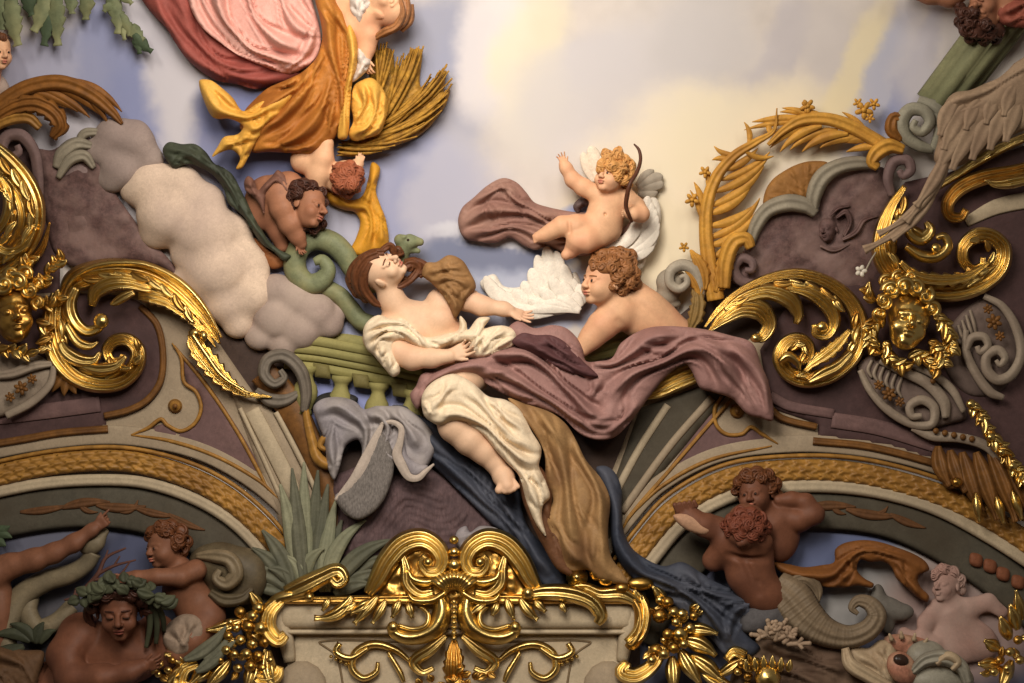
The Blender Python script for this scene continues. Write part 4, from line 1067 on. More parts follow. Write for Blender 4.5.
# ---- the seated woman
wm = thing('person', 'woman in cream chemise and mauve mantle, head thrown back, barefoot, reaching one hand out', 'person', (450, 400))
HM = axes((.90, .38, -.10), (.20, -.72, .66)); HC = (382, 270, 46)
pr = head_prims(HC, 23, HM)
pr += limb((386, 284, 40, 12), (392, 300, 36, 12), (406, 322, 32, 15), k=8)
pr += [ell((424, 326, 26), (40, 24, 20), rotm(roll=14), 10), ell((440, 318, 36), (14, 13, 12), None, 8), ell((412, 332, 36), (14, 12, 12), None, 8),
       ell((450, 352, 24), (30, 22, 18), rotm(roll=35), 10)]
pr += limb((392, 328, 32, 16), (378, 338, 36, 14), (398, 352, 44, 12), k=6)
pr += limb((398, 352, 44, 12), (412, 358, 50, 11.5), (432, 358, 54, 9), (450, 356, 56, 7), k=6)
pr += hand_prims((449, 356, 56), (.92, -.38, .05), (.3, .9, .3), 30, (.25, .35, .4, .5), .14, .6)
pr += limb((440, 302, 26, 14), (456, 296, 28, 11), (468, 300, 33, 10.5), (482, 306, 36, 9.5), (504, 309, 38, 6.5), (510, 311, 38, 5.5), k=6)
pr += hand_prims((508, 310, 38), (.92, .36, .05), (.15, .55, .7), 29, (.10, .2, .22, .3), .2, .55)
# lap, lower leg and bare foot
pr += limb((470, 372, 30, 22), (448, 392, 44, 20), k=8)
pr += limb((447, 402, 46, 17), (455, 426, 48, 16), (470, 440, 48, 15), (484, 452, 47, 12), (496, 465, 46, 9), (502, 473, 46, 9), k=6)
pr += [ell((504, 478, 48), (11, 10, 10), None, 5)]
pr += limb((504, 476, 50, 9.5), (507, 486, 54, 8.5), k=4)
for i, (x, y, r) in enumerate(((499, 490, 4.2), (505, 491, 3.2), (510, 490.5, 3), (514, 489, 2.8), (517.5, 486.5, 2.6))):
    pr.append(cap((x + (506 - x) * .35, y - 6, 55), (x, y, 58), r * .9, r, 1.6))
body('body', pr, SKIN, wm, k=4, vox=.8)
face_bits(wm, HC, 23, HM, HAIR_DK, LIP, HAIR_BR, closed=True)
hair_strands('hair', [
    [(378, 254, 5, 58), (366, 260, 6, 56), (358, 274, 7, 52), (360, 288, 7, 46), (368, 298, 5, 40)],
    [(384, 252, 4, 56), (372, 254, 5, 54), (358, 264, 6, 48), (352, 276, 6, 42), (356, 290, 4, 38)],
    [(370, 262, 4, 60), (364, 274, 5, 58), (364, 288, 5, 52), (374, 302, 4, 44), (382, 306, 2, 40)],
    [(352, 270, 4, 40), (350, 280, 5, 38), (356, 292, 4, 36), (366, 300, 2, 34)],
    [(380, 252, 3, 56), (390, 246, 4, 50), (396, 254, 4, 44), (404, 252, 3, 38)],
    [(400, 272, 4, 42), (410, 264, 5, 40), (418, 268, 5, 36), (412, 278, 4, 38), (402, 285, 3.5, 44), (396, 287, 2, 46)],
    [(404, 262, 3, 36), (414, 262, 5, 34), (424, 268, 6, 32), (418, 276, 4, 34)]], HAIR_BR, wm)
hair_curls('hair', [(356, 272, 44, 6), (354, 282, 42, 6), (358, 292, 40, 6), (366, 298, 40, 5), (364, 264, 50, 5), (410, 266, 40, 5), (418, 272, 36, 5), (404, 280, 42, 4), (424, 268, 32, 5), (398, 250, 42, 4), (360, 284, 46, 5)], HAIR_BR, wm, seed=20)
patch('sleeve', [(422, 275), (426, 263), (436, 262), (449, 255), (462, 260), (470, 272), (476, 287), (468, 298), (460, 312), (455, 318), (448, 304), (440, 292), (430, 282)], TAN_DR, wm, base=44, puff=10, rim=10, step=1.8, thick=18,
      folds=[([(428, 272), (446, 268), (462, 268)], 5, 4), ([(434, 280), (448, 278), (470, 286)], 5, 4), ([(440, 286), (452, 298), (456, 312)], 4, 5), ([(448, 284), (460, 296)], 4, 4), ([(470, 288), (462, 300)], 4, 4), ([(440, 262), (452, 272)], 4, 3)])
patch('chemise', [(363, 332), (367, 322), (378, 315), (390, 318), (404, 319), (414, 328), (426, 337), (444, 334), (458, 330), (460, 316), (466, 322), (468, 330), (478, 318), (490, 318), (484, 328), (494, 326), (506, 326), (516, 332), (515, 344), (500, 352), (480, 358), (466, 356), (470, 342), (450, 346), (434, 352), (424, 350), (412, 344), (402, 340), (394, 344), (398, 360), (400, 372), (393, 377), (384, 368), (374, 356), (366, 348)], WHITE_DR, wm, base=51, puff=9, rim=8, step=1.7, thick=22,
      folds=[([(367, 330), (382, 322), (404, 324), (420, 338), (426, 348)], 4, 5), ([(366, 340), (384, 330), (402, 332), (414, 342)], 4, 5), ([(372, 350), (380, 338), (394, 336)], 4, 5), ([(380, 360), (384, 348)], 4, 4), ([(390, 372), (390, 356)], 4, 4),
             ([(428, 340), (446, 340), (462, 332)], 4, 4), ([(430, 347), (450, 342), (466, 326)], 3, 3), ([(474, 352), (478, 336), (484, 322)], 4, 5), ([(482, 352), (492, 338), (506, 330)], 4, 5), ([(484, 356), (500, 346), (514, 338)], 3, 5), ([(470, 350), (484, 334)], 3, 4)])
patch('mantle', [(410, 395), (416, 386), (422, 374), (440, 370), (464, 360), (485, 357), (500, 350), (513, 344), (507, 330), (518, 321), (534, 328), (552, 325), (566, 328), (577, 338), (583, 350), (586, 361), (600, 361), (612, 358), (621, 343), (644, 329), (667, 326), (703, 329), (729, 335), (752, 343), (761, 364), (769, 384), (773, 420), (760, 418), (747, 414), (732, 399), (712, 392), (700, 388), (691, 370), (684, 364), (667, 376), (650, 396), (632, 420), (615, 437), (597, 440), (580, 434), (562, 417), (540, 408), (520, 402), (498, 391), (480, 380), (464, 374), (445, 376), (428, 388), (424, 400), (417, 409)],
      PURPLE, wm, base=46, puff=9, rim=9, step=2.1, thick=12,
      folds=[([(424, 384), (450, 370), (480, 366), (520, 384), (560, 408), (590, 426), (614, 424)], 9, 10), ([(470, 362), (500, 354), (528, 354), (550, 370), (568, 390), (584, 410), (603, 417), (618, 404)], 9, 12),
             ([(606, 400), (618, 386), (634, 373), (662, 362), (690, 350), (711, 354), (727, 372), (732, 394)], 10, 12), ([(590, 362), (612, 364), (630, 354), (652, 338), (680, 334)], 8, 9),
             ([(690, 336), (716, 346), (744, 356), (762, 384), (768, 412)], 9, 9), ([(716, 350), (736, 378), (756, 408)], 6, 6), ([(600, 380), (590, 396)], 6, 6), ([(640, 400), (628, 416), (606, 432)], 8, 7), ([(420, 402), (428, 384), (446, 372)], 6, 6), ([(560, 340), (574, 352), (590, 376)], 7, 7), ([(486, 374), (512, 390), (540, 400)], 5, 6), ([(640, 345), (664, 350), (684, 344)], 5, 5)])
patch('mantle_shade', [(512, 342), (522, 333), (536, 335), (550, 335), (562, 340), (573, 350), (584, 362), (598, 376), (586, 376), (570, 372), (556, 366), (542, 358), (526, 351)], PLUM, wm, base=59, puff=3, rim=4, step=1.8, thick=8,  # darker plum patch paints the shaded inside of the mantle
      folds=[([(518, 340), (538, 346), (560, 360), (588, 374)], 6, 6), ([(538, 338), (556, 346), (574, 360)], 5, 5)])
patch('skirt', [(422, 396), (428, 386), (441, 377), (455, 374), (473, 383), (488, 396), (506, 400), (520, 410), (532, 432), (541, 447), (541, 456), (539, 466), (546, 482), (550, 497), (543, 506), (542, 518), (546, 536), (536, 524), (526, 500), (519, 476), (508, 464), (497, 452), (484, 436), (470, 426), (455, 424), (441, 426), (426, 418), (422, 408)], WHITE_DR, wm, base=60, puff=10, rim=10, step=2, thick=12,
      folds=[([(426, 416), (440, 400), (452, 384)], 8, 5), ([(430, 420), (460, 414), (486, 426), (506, 446), (528, 462), (542, 462)], 7, 8), ([(468, 386), (486, 408), (508, 432), (534, 450)], 7, 6), ([(488, 400), (510, 420), (530, 440)], 6, 6), ([(520, 470), (530, 490), (540, 512)], 5, 6), ([(534, 470), (542, 490)], 5, 5), ([(424, 402), (430, 414)], 4, 5)])
patch('skirt_shade', [(519, 474), (526, 466), (540, 466), (552, 490), (552, 520), (564, 552), (574, 576), (558, 570), (544, 548), (530, 520), (522, 498)], BROWN_DR, wm, base=48, puff=7, rim=8, step=2.4, thick=8,  # brown patch paints the shade between white skirt and overskirt
      folds=[([(522, 480), (530, 510), (548, 544)], 5, 5), ([(546, 500), (554, 530), (566, 560)], 5, 5)])
patch('overskirt', [(508, 398), (526, 404), (550, 412), (566, 424), (576, 440), (586, 460), (602, 480), (610, 500), (608, 530), (611, 556), (622, 572), (628, 584), (600, 580), (588, 570), (574, 572), (562, 566), (552, 538), (546, 518), (553, 500), (546, 478), (544, 452), (532, 430), (518, 412)], GOLDTAN_DR, wm, base=50, puff=14, rim=18, step=2.4, thick=10, crisp=False,
      folds=[([(516, 406), (532, 428), (546, 456), (552, 484)], 8, 8), ([(540, 410), (556, 440), (566, 470), (570, 510), (574, 556)], 12, 8), ([(566, 430), (586, 466), (600, 500), (602, 540), (606, 572)], 11, 9), ([(556, 520), (566, 548), (586, 566)], 7, 6), ([(576, 500), (590, 536), (594, 566)], 7, 5), ([(528, 404), (548, 424), (560, 446)], 6, 5)])
# ---- boy looking over his shoulder
bo = thing('person', 'bare-backed boy with auburn curls looking over his shoulder beside the mauve mantle', 'person', (625, 320))
BM = axes((-.12, 1, .05), (-.80, .12, .58)); BC = (603, 281, 40)
pr = head_prims(BC, 25, BM, child=True)
pr += limb((610, 296, 32, 14), (622, 308, 30, 17), k=8)
pr += [ell((640, 312, 20), (32, 26, 22), rotm(roll=28), 8), ell((656, 322, 16), (30, 22, 18), rotm(roll=25), 8), ell((672, 334, 12), (26, 16, 14), None, 8), ell((632, 292, 18), (14, 12, 14), None, 8)]
pr += limb((616, 314, 34, 17), (602, 326, 36, 14), (592, 337, 36, 11), (582, 348, 36, 9), k=7)
pr += hand_prims((584, 346, 36), (-.85, .5, 0), (.3, .6, .6), 20, (.3, .3, .3, .3))
pr += [('cn', np.array([634, 298, 44.]), np.array([664, 326, 40.]), 2.2, 2., 7.), ('cn', np.array([618, 322, 52.]), np.array([632, 336, 44.]), 1.8, 1.8, 5.)]
body('body', pr, SKIN_CH, bo, k=4, vox=.8)
face_bits(bo, BC, 25, BM, IRIS, LIP, HAIR_AU)
cs = []
rg = random.Random(11)
for (x, y, z, r) in [(596, 262, 52, 6), (604, 256, 48, 7), (614, 255, 46, 8), (622, 260, 48, 8), (612, 266, 58, 8), (624, 270, 52, 8), (630, 264, 40, 7), (634, 274, 42, 7), (618, 278, 56, 7), (628, 282, 48, 7), (636, 284, 36, 6), (622, 290, 46, 6), (604, 268, 58, 6), (630, 256, 34, 7), (612, 286, 54, 5), (598, 258, 40, 6), (620, 252, 34, 6), (632, 290, 34, 5), (594, 268, 54, 4)]:
    cs.append((x, y, z, r))
hair_curls('hair', cs, HAIR_AU, bo, seed=4)
FEATH = paint('feathers_white', (232, 222, 206), .05, .75, 14, (206, 192, 176), .4)
wl = []
tips = [(485, 276), (492, 286), (502, 292), (513, 289), (523, 281), (531, 268), (537, 255), (546, 246), (556, 251), (562, 264), (569, 278), (578, 284)]
for k, (tx, ty) in enumerate(tips):
    t_ = k / 11
    wl.append((522 + 60 * t_, 312 - 8 * t_, tx, ty, 7.5, -.22 + .3 * t_, 12 + 3 * (k % 2), 14))
for k, (tx, ty) in enumerate([(500, 304), (514, 306), (528, 298), (540, 288), (550, 276), (560, 282), (570, 294)]):
    wl.append((548 + 5.5 * k, 313 - k, tx, ty, 7, -.2 + .05 * k, 17, 17))
for (tx, ty) in [(526, 311), (542, 304), (556, 298)]: wl.append((580, 311, tx, ty, 6, .12, 20, 19))
patch('wing_lining', [(480, 283), (494, 274), (504, 286), (522, 286), (534, 274), (544, 252), (556, 252), (562, 280), (576, 272), (582, 300), (570, 312), (540, 316), (514, 312), (494, 300)], FEATH, bo, base=8, puff=4, rim=8, step=2.2, thick=5, waves=[([(560, 310), (530, 280)], 6, 2, 60)])
wings(bo, 'wing', wl, FEATH)
wr = []
for k in range(8):
    t_ = k / 7
    wr.append((616 + 12 * t_, 250 + 10 * t_, 648 + 10 * math.sin(t_ * 2.6), 196 + 44 * t_, 7, .22 - .1 * t_, 13 + 3 * (k % 2), 10))
wr += [(608, 246, 598, 244, 5, 0, 16, 14), (606, 250, 632, 236, 6, .1, 18, 14), (612, 252, 640, 222, 6, .15, 20, 16), (622, 262, 640, 272, 6, .1, 14, 12), (626, 254, 648, 250, 6, .1, 14, 12), (600, 252, 618, 240, 6, .1, 18, 15)]
patch('wing_lining', [(602, 246), (620, 236), (636, 216), (646, 200), (656, 198), (661, 212), (658, 232), (648, 256), (640, 270), (626, 264), (612, 256)], FEATH, bo, base=10, puff=4, rim=8, step=2.2, thick=6, waves=[([(612, 254), (640, 232), (656, 204)], 6, 2, 40)])
wings(bo, 'wing', [(a, b, c, d, w * 1.1, e, z + 8, z2 + 8) for a, b, c, d, w, e, z, z2 in wr], FEATH)

# ---- flying child with the bow
cu = thing('person', 'small flying child with golden curls, one arm raised, sitting on a billowing mauve cloth', 'person', (600, 215))
CM = axes((-.25, 1, .25), (-.55, .35, .75)); CC = (611, 176, 40)
pr = head_prims(CC, 19, CM, child=True)
pr += limb((611, 186, 34, 9), (609, 198, 32, 12), k=6)
pr += [ell((610, 204, 30), (21, 17, 15), rotm(roll=-20), 6), ell((604, 220, 32), (19, 18, 16), rotm(roll=10), 7), ell((601, 231, 30), (20, 14, 15), None, 6)]
pr += limb((596, 194, 32, 9.5), (583, 187, 32, 8.5), (573, 180, 32, 7.5), (566, 168, 32, 6), (564, 164, 32, 5), k=4)
pr += hand_prims((564.5, 165, 32), (-.35, -.93, .1), (.8, -.3, .2), 15, (.15, .25, .3, .4), .3, .8, k=.8)
pr += limb((626, 196, 30, 9), (636, 206, 34, 8.5), (641, 214, 40, 8), (634, 214, 46, 6.5), (628, 213, 48, 5), k=4)
pr += hand_prims((629, 213, 48), (-.85, .1, .3), (.1, -.95, .2), 13, (.9, .9, .9, .9), .05, .5, k=.8)
pr += limb((594, 228, 34, 13), (576, 227, 40, 12), (562, 226, 42, 9.5), (552, 231, 40, 7.5), (545, 235, 38, 6.5), k=5)
pr += limb((546, 234, 39, 6.8), (538, 237, 38, 5.4), k=3)
pr += limb((598, 236, 36, 13), (586, 240, 44, 12.5), (577, 241, 46, 9.5), (574, 247, 42, 7.5), (571, 252, 40, 6), k=5)
pr += limb((571, 251, 41, 6.4), (566, 255, 44, 5.2), k=3)
for i in range(4): pr.append(cap((538 - .2 * i, 235.5 + 1.6 * i, 40), (533.6 + .4 * i, 236 + 2 * i, 40), 1.6, 1.5, .8))
pr += [('cn', np.array([605, 214, 46.3]), np.array([605.5, 215, 46.3]), 1., 1., 2.), ('cn', np.array([569, 220, 52.2]), np.array([570, 232, 52.2]), 1.2, 1.2, 2.5)]
body('body', pr, SKIN_CH, cu, k=3, vox=.7)
face_bits(cu, CC, 19, CM, IRIS, LIP)
hair_curls('hair', [(602, 164, 52, 5), (608, 159, 50, 6), (616, 157, 46, 6), (624, 160, 42, 6), (630, 166, 40, 6), (612, 166, 56, 5.5), (621, 168, 52, 6), (629, 175, 42, 6), (628, 184, 38, 5), (600, 170, 52, 4), (617, 176, 54, 5), (623, 180, 48, 5), (606, 154, 38, 5), (618, 152, 36, 5)], HAIR_GD, cu, seed=2)
GREYW = paint('wing_grey', (150, 138, 122), .1, .7, 12, (176, 164, 146), .4)
wings(cu, 'wing', [(638, 190, 664, 184, 6, -.1, 8, 9), (638, 188, 663, 176, 6, -.1, 9, 9), (637, 186, 654, 170, 5, -.1, 9, 8), (638, 193, 658, 192, 5, .1, 8, 8)], GREYW)
wings(cu, 'wing', [(598, 180, 590, 146, 7, .1, 8, 8), (594, 182, 583, 152, 5, -.1, 8, 8), (600, 178, 600, 156, 5, .1, 8, 8)], paint('wing_cream', (222, 206, 184), .05, .7, 12, (200, 180, 156), .3))
patch('cloak', [(458, 222), (462, 208), (473, 198), (488, 185), (503, 178), (516, 182), (526, 192), (534, 202), (548, 207), (562, 210), (574, 212), (590, 214), (600, 226), (614, 232), (628, 224), (632, 219), (630, 234), (614, 240), (598, 250), (586, 256), (572, 254), (560, 252), (548, 246), (536, 250), (524, 246), (510, 238), (496, 243), (480, 242), (464, 238)], paint('cloak_mauve_rose', (140, 102, 90), .14, .7, 9, (170, 134, 116), .6), cu, base=12, puff=8, rim=9, step=1.9, thick=10,
      folds=[([(462, 224), (480, 214), (500, 210), (524, 212), (548, 222), (580, 240)], 7, 8), ([(470, 204), (488, 194), (506, 188), (520, 200)], 6, 6), ([(468, 234), (490, 230), (512, 226), (540, 236), (566, 246)], 6, 7), ([(500, 184), (512, 198), (536, 212), (560, 216)], 6, 7), ([(486, 200), (496, 222)], 5, 4), ([(530, 244), (550, 236), (580, 248)], 5, 5)])
patch('cloak_end', [(573, 206), (582, 196), (592, 192), (597, 197), (592, 204), (582, 208), (578, 214)], paint('cloak_grey', (98, 82, 80), .12), cu, base=14, puff=6, rim=6, step=2, thick=8, folds=[([(576, 208), (588, 198)], 4, 4)])
bw = tube('bow', [(634, 144, 44, .8), (639, 150, 46, 1.6), (640.5, 160, 50, 1.8), (637, 172, 56, 2), (630, 184, 62, 2.2), (627, 196, 60, 2.4), (626, 206, 58, 2.2), (628, 213, 57, 2), (632, 222, 52, 1.4), (630, 216, 56, .8)][:9], paint('bow_wood', (78, 44, 28), .15, .5), step=1.2)
tagp(bw, 'slender dark wooden bow held upright by the small flying child', 'bow')

# ---- woman with the wheat, flying at the top
fl = thing('person', 'flying woman in rose cloak, pink skirt and golden mantle, at the top edge', 'person', (300, 70))
FM = axes((-.75, -.62, .1), (.35, -.62, .70)); FC = (388, 6, 40)
pr = head_prims(FC, 22, FM)
pr += limb((378, 8, 36, 13), (368, 16, 32, 14), (356, 24, 28, 18), k=7)
pr += limb((362, 10, 30, 15), (368, 34, 34, 11), (366, 48, 34, 8.5), (364, 58, 36, 7.5), k=6)
pr += hand_prims((364, 57, 36), (.2, .95, .1), (.8, -.1, .5), 22, (.4, .5, .5, .6))
pr += [ell((345, 0, 18), (26, 30, 16), None, 8)]
body('body', pr, SKIN_CH, fl, k=4, vox=.9)
hair_strands('hair', [[(378, 36, 3, 40), (390, 30, 4.5, 44), (402, 22, 5, 44), (406, 8, 5, 42), (404, -8, 4, 40)], [(372, 40, 2, 38), (384, 32, 4, 48), (396, 26, 4, 50), (402, 14, 4, 50), (400, 0, 3, 50)], [(400, 30, 4, 36), (409, 20, 5, 36), (410, 4, 4, 34)],], HAIR_AU, fl)
ROSE = paint('cloak_rose', (150, 78, 68), .14, .7, 9, (126, 60, 54), .5)
PINK = paint('skirt_pink', (216, 164, 150), .08, .65, 9, (192, 124, 112), .5)
AMBER = paint('mantle_amber', (180, 116, 48), .16, .6, 8, (136, 76, 30), .6)
YELLOW = paint('mantle_yellow', (216, 164, 74), .1, .6, 8, (196, 138, 48), .5)
SHIRT = paint('shirt_white', (206, 192, 180), .07, .7, 10)
patch('cloak', [(128, -30), (142, 0), (156, 18), (166, 28), (176, 44), (186, 58), (202, 72), (218, 81), (236, 84), (256, 89), (280, 84), (300, 76), (300, 60), (250, -30)], ROSE, fl, base=14, puff=10, rim=12, step=2.6, thick=12,
      folds=[([(150, -10), (170, 30), (204, 66), (256, 80), (292, 74)], 12, 8), ([(176, -10), (194, 36), (220, 62), (264, 76)], 10, 9)])
patch('skirt', [(180, -30), (188, 0), (194, 16), (204, 30), (222, 44), (240, 56), (262, 66), (280, 73), (294, 73), (308, 66), (317, 56), (321, 40), (318, 20), (312, 0), (306, -30)], PINK, fl, base=24, puff=16, rim=20, step=2.2, thick=14,
      folds=[([(186, -20), (200, 22), (232, 50), (262, 64), (296, 72)], 6, 9), ([(216, -26), (222, 12), (244, 42), (278, 60), (306, 64)], 7, 11), ([(244, -26), (250, 8), (268, 34), (300, 50)], 7, 11), ([(272, -26), (282, 4), (296, 26), (318, 36)], 6, 9), ([(298, -26), (308, 0), (316, 20)], 5, 7), ([(316, 26), (306, 52), (286, 70)], 5, 7)])
patch('mantle', [(309, -30), (314, -4), (321, 24), (322, 40), (316, 58), (302, 72), (286, 80), (268, 88), (254, 100), (244, 112), (240, 128), (250, 140), (252, 152), (268, 152), (290, 153), (312, 154), (326, 146), (336, 136), (344, 110), (347, 78), (352, 50), (350, 20), (338, 3), (328, -30)], AMBER, fl, base=32, puff=12, rim=12, step=2.2, thick=16,
      folds=[([(316, -20), (326, 20), (332, 50), (340, 90), (340, 130)], 8, 10), ([(324, -10), (340, 20), (350, 40), (346, 80), (344, 120)], 6, 9), ([(314, 60), (300, 84), (276, 100), (256, 116)], 9, 9), ([(324, 50), (310, 86), (284, 112), (258, 136)], 8, 9), ([(330, 80), (318, 114), (296, 138), (272, 148)], 8, 9), ([(336, 100), (328, 134)], 6, 7), ([(302, 76), (276, 90)], 5, 7), ([(262, 148), (290, 148), (318, 146)], 4, 5)])
patch('mantle_flag', [(199, 81), (210, 80), (222, 88), (233, 98), (243, 111), (258, 103), (276, 96), (292, 94), (284, 108), (270, 124), (258, 138), (249, 156), (242, 168), (236, 169), (240, 158), (232, 150), (222, 152), (212, 157), (218, 146), (224, 137), (238, 134), (243, 126), (230, 119), (214, 118), (206, 106)], YELLOW, fl, base=44, puff=7, rim=8, step=2, thick=20,
      folds=[([(202, 86), (214, 104), (232, 114), (252, 116), (280, 102)], 7, 7), ([(246, 124), (256, 128), (274, 112)], 6, 6), ([(222, 146), (238, 142), (252, 132)], 6, 6), ([(240, 160), (250, 142)], 5, 5), ([(210, 86), (226, 98), (240, 114)], 5, 4)])
patch('sleeve', [(352, -10), (364, -12), (372, 4), (366, 14), (360, 24), (356, 20), (350, 8)], SHIRT, fl, base=44, puff=6, rim=6, step=2, thick=12, folds=[([(356, 0), (360, 18)], 4, 5), ([(366, -4), (362, 12)], 4, 4)])
patch('cuff', [(358, 48), (368, 56), (371, 64), (362, 76), (352, 82), (356, 66)], SHIRT, fl, base=40, puff=7, rim=6, step=1.8, thick=12, folds=[([(360, 54), (362, 70)], 4, 4), ([(367, 60), (358, 76)], 4, 4)])
patch('yellow_sleeve', [(350, 24), (355, 34), (358, 48), (357, 66), (352, 84), (350, 110), (347, 138), (338, 138), (341, 112), (345, 84), (349, 60), (346, 32)], YELLOW, fl, base=44, puff=6, rim=5, step=1.7, thick=14,
      folds=[([(350, 30), (353, 60), (347, 90), (343, 134)], 4, 6), ([(355, 50), (349, 86)], 3, 4)])
patch('yellow_sleeve', [(354, 86), (362, 80), (372, 78), (381, 86), (386, 96), (388, 108), (385, 122), (380, 133), (368, 138), (354, 141), (348, 134), (353, 122), (351, 104)], YELLOW, fl, base=38, puff=11, rim=10, step=1.7, thick=14,
      folds=[([(362, 84), (364, 104), (354, 122)], 5, 7), ([(374, 84), (376, 108), (366, 128), (352, 134)], 5, 7), ([(384, 98), (384, 116), (374, 132)], 4, 5), ([(352, 110), (350, 132)], 3, 4), ([(356, 138), (370, 134), (382, 126)], 3, 4)])

# wheat in her arm
wh = thing('wheat_sheaf', 'sheaf of ripe golden wheat fanning out under the arm of the flying woman', 'wheat', (400, 100))
WHEAT = paint('wheat_gold', (170, 126, 48), .35, .6, 40, (112, 72, 28), .5)
rg = random.Random(5)
def stalk(parent, p0, p1, w, bend, z, i):
    pth = leafp(*p0, *p1, w, bend, z, z + 3, tip=.5)
    sweep('ear', [(a, b, c * (1 + .25 * math.sin(j * 2.4)), d) for j, (a, b, c, d) in enumerate(pth)], WHEAT, parent, hr=.7, flutes=1, fd=.3, step=2.4, serr=(5, .35, 1))
patch('stalk_mass', [(338, 152), (348, 140), (366, 128), (374, 110), (370, 80), (372, 58), (382, 48), (392, 50), (396, 76), (400, 66), (412, 50), (422, 50), (420, 84), (428, 92), (446, 70), (444, 92), (450, 90), (444, 108), (420, 135), (382, 150), (350, 157)], WHEAT, wh, base=8, puff=5, rim=6, step=2.2, thick=5,
      waves=[([(344, 150), (400, 130), (446, 86)], 4.5, 3, 60)])
i = 0
for tip_, n, base_, bend in (((374, 46, 392, 44), 13, (372, 118), .05), ((398, 58, 422, 42), 17, (378, 120), .1), ((424, 84, 450, 62), 16, (376, 130), .14), ((440, 108, 452, 80), 15, (366, 140), .18), ((408, 132, 446, 104), 17, (346, 146), .16), ((380, 146, 420, 134), 10, (342, 150), .10)):
    for k in range(n):
        t_ = (k + .5) / n
        tx = tip_[0] + (tip_[2] - tip_[0]) * t_ + rg.uniform(-3, 3); ty = tip_[1] + (tip_[3] - tip_[1]) * t_ + rg.uniform(-3, 6)
        stalk(wh, (base_[0] + rg.uniform(-6, 6), base_[1] + rg.uniform(-6, 6)), (tx, ty), 2.4, bend * rg.uniform(.6, 1.4), 12 + rg.uniform(0, 14), i)
        i += 1

# ---- child clutching the sheaf from below
ch = thing('person', 'auburn-haired child seen from behind under the wheat sheaf, with a yellow scarf', 'person', (335, 180))
KM = axes((.1, 1, 0), (.2, -.35, -.9)); KC = (346, 178, 30)
pr = head_prims(KC, 18, KM, child=True)
pr += limb((332, 172, 26, 10), (318, 166, 24, 13), (304, 160, 20, 14), k=6)
pr += limb((315, 190, 26, 10), (318, 174, 30, 10.5), (323, 158, 32, 10), (326, 144, 32, 8), k=5)
pr += limb((336, 184, 24, 9), (352, 172, 30, 8), (358, 164, 32, 6), k=5)
pr += hand_prims((358, 165, 32), (.4, -.9, .2), (-.9, -.3, .2), 15, (.5, .5, .6, .6), .15, .6)
body('body', pr, SKIN_CH, ch, k=3.5, vox=.9)
hair_curls('hair', [(347, 172, 51, 7), (351, 183, 51, 7), (342, 182, 51, 7), (340, 168, 46, 6), (350, 166, 46, 6), (358, 172, 42, 6), (344, 176, 52, 6), (354, 180, 48, 6), (336, 178, 44, 6), (346, 186, 44, 6), (338, 188, 36, 6), (356, 188, 34, 5), (334, 170, 34, 5), (360, 180, 32, 5), (348, 194, 34, 5)], paint('hair_red', (152, 86, 58), .2, .6, 30), ch, seed=9)
patch('scarf', [(327, 182), (336, 192), (350, 200), (362, 196), (368, 180), (372, 162), (380, 168), (376, 190), (380, 204), (386, 220), (388, 246), (376, 252), (362, 256), (350, 252), (356, 238), (360, 222), (354, 212), (344, 210), (331, 204), (326, 194)], paint('scarf_yellow', (204, 146, 44), .1, .65, 9, (182, 120, 36), .5), ch, base=10, puff=6, rim=7, step=2, thick=8,
      folds=[([(330, 198), (350, 206), (366, 208), (372, 226), (368, 248)], 6, 6), ([(374, 170), (370, 192), (366, 206)], 5, 5), ([(380, 210), (382, 244)], 5, 5), ([(330, 188), (346, 202)], 4, 4)])

# ---- crouching figure
cr_ = thing('person', 'crouching figure with bowed brown head and dangling arm, beside the dark green cloth', 'person', (285, 210))
RM = axes((-.2, 1, .3), (.55, .55, .62)); RC = (308, 206, 34)
pr = head_prims(RC, 23, RM)
pr += limb((300, 196, 28, 12), (288, 188, 24, 15), (270, 192, 20, 17), k=8)
pr += limb((276, 190, 30, 12), (282, 208, 34, 12), (290, 224, 34, 11), (297, 236, 32, 8), (301, 244, 30, 6), k=5)
pr += hand_prims((300, 242, 30), (.15, .95, .1), (-.8, .1, .5), 16, (.4, .4, .5, .5))
pr += [ell((262, 205, 14), (18, 26, 14), None, 8)]
pr += limb((270, 210, 18, 12), (278, 232, 16, 9), (282, 246, 14, 7), k=6)
body('body', pr, SKIN_DK, cr_, k=4, vox=.9)
face_bits(cr_, RC, 23, RM, IRIS, LIP)
hair_curls('hair', [(296, 186, 44, 6), (304, 184, 46, 6), (312, 186, 42, 6), (320, 192, 36, 6), (298, 194, 50, 5), (292, 196, 42, 6), (292, 206, 40, 6), (296, 216, 38, 6), (304, 226, 36, 5), (324, 202, 32, 5), (314, 230, 34, 5), (322, 224, 30, 5)], HAIR_DK, cr_, seed=6)
patch('shawl', [(244, 182), (248, 176), (254, 180), (258, 190), (264, 184), (272, 176), (278, 170), (288, 180), (294, 194), (296, 208), (290, 206), (286, 192), (276, 186), (266, 196), (264, 214), (260, 206), (252, 196), (246, 192)], paint('shawl_brown', (116, 80, 66), .12, .7, 10), cr_, base=36, puff=5, rim=5, step=1.8, thick=10, folds=[([(262, 192), (276, 180), (290, 194)], 4, 5), ([(248, 182), (256, 196)], 4, 4)])

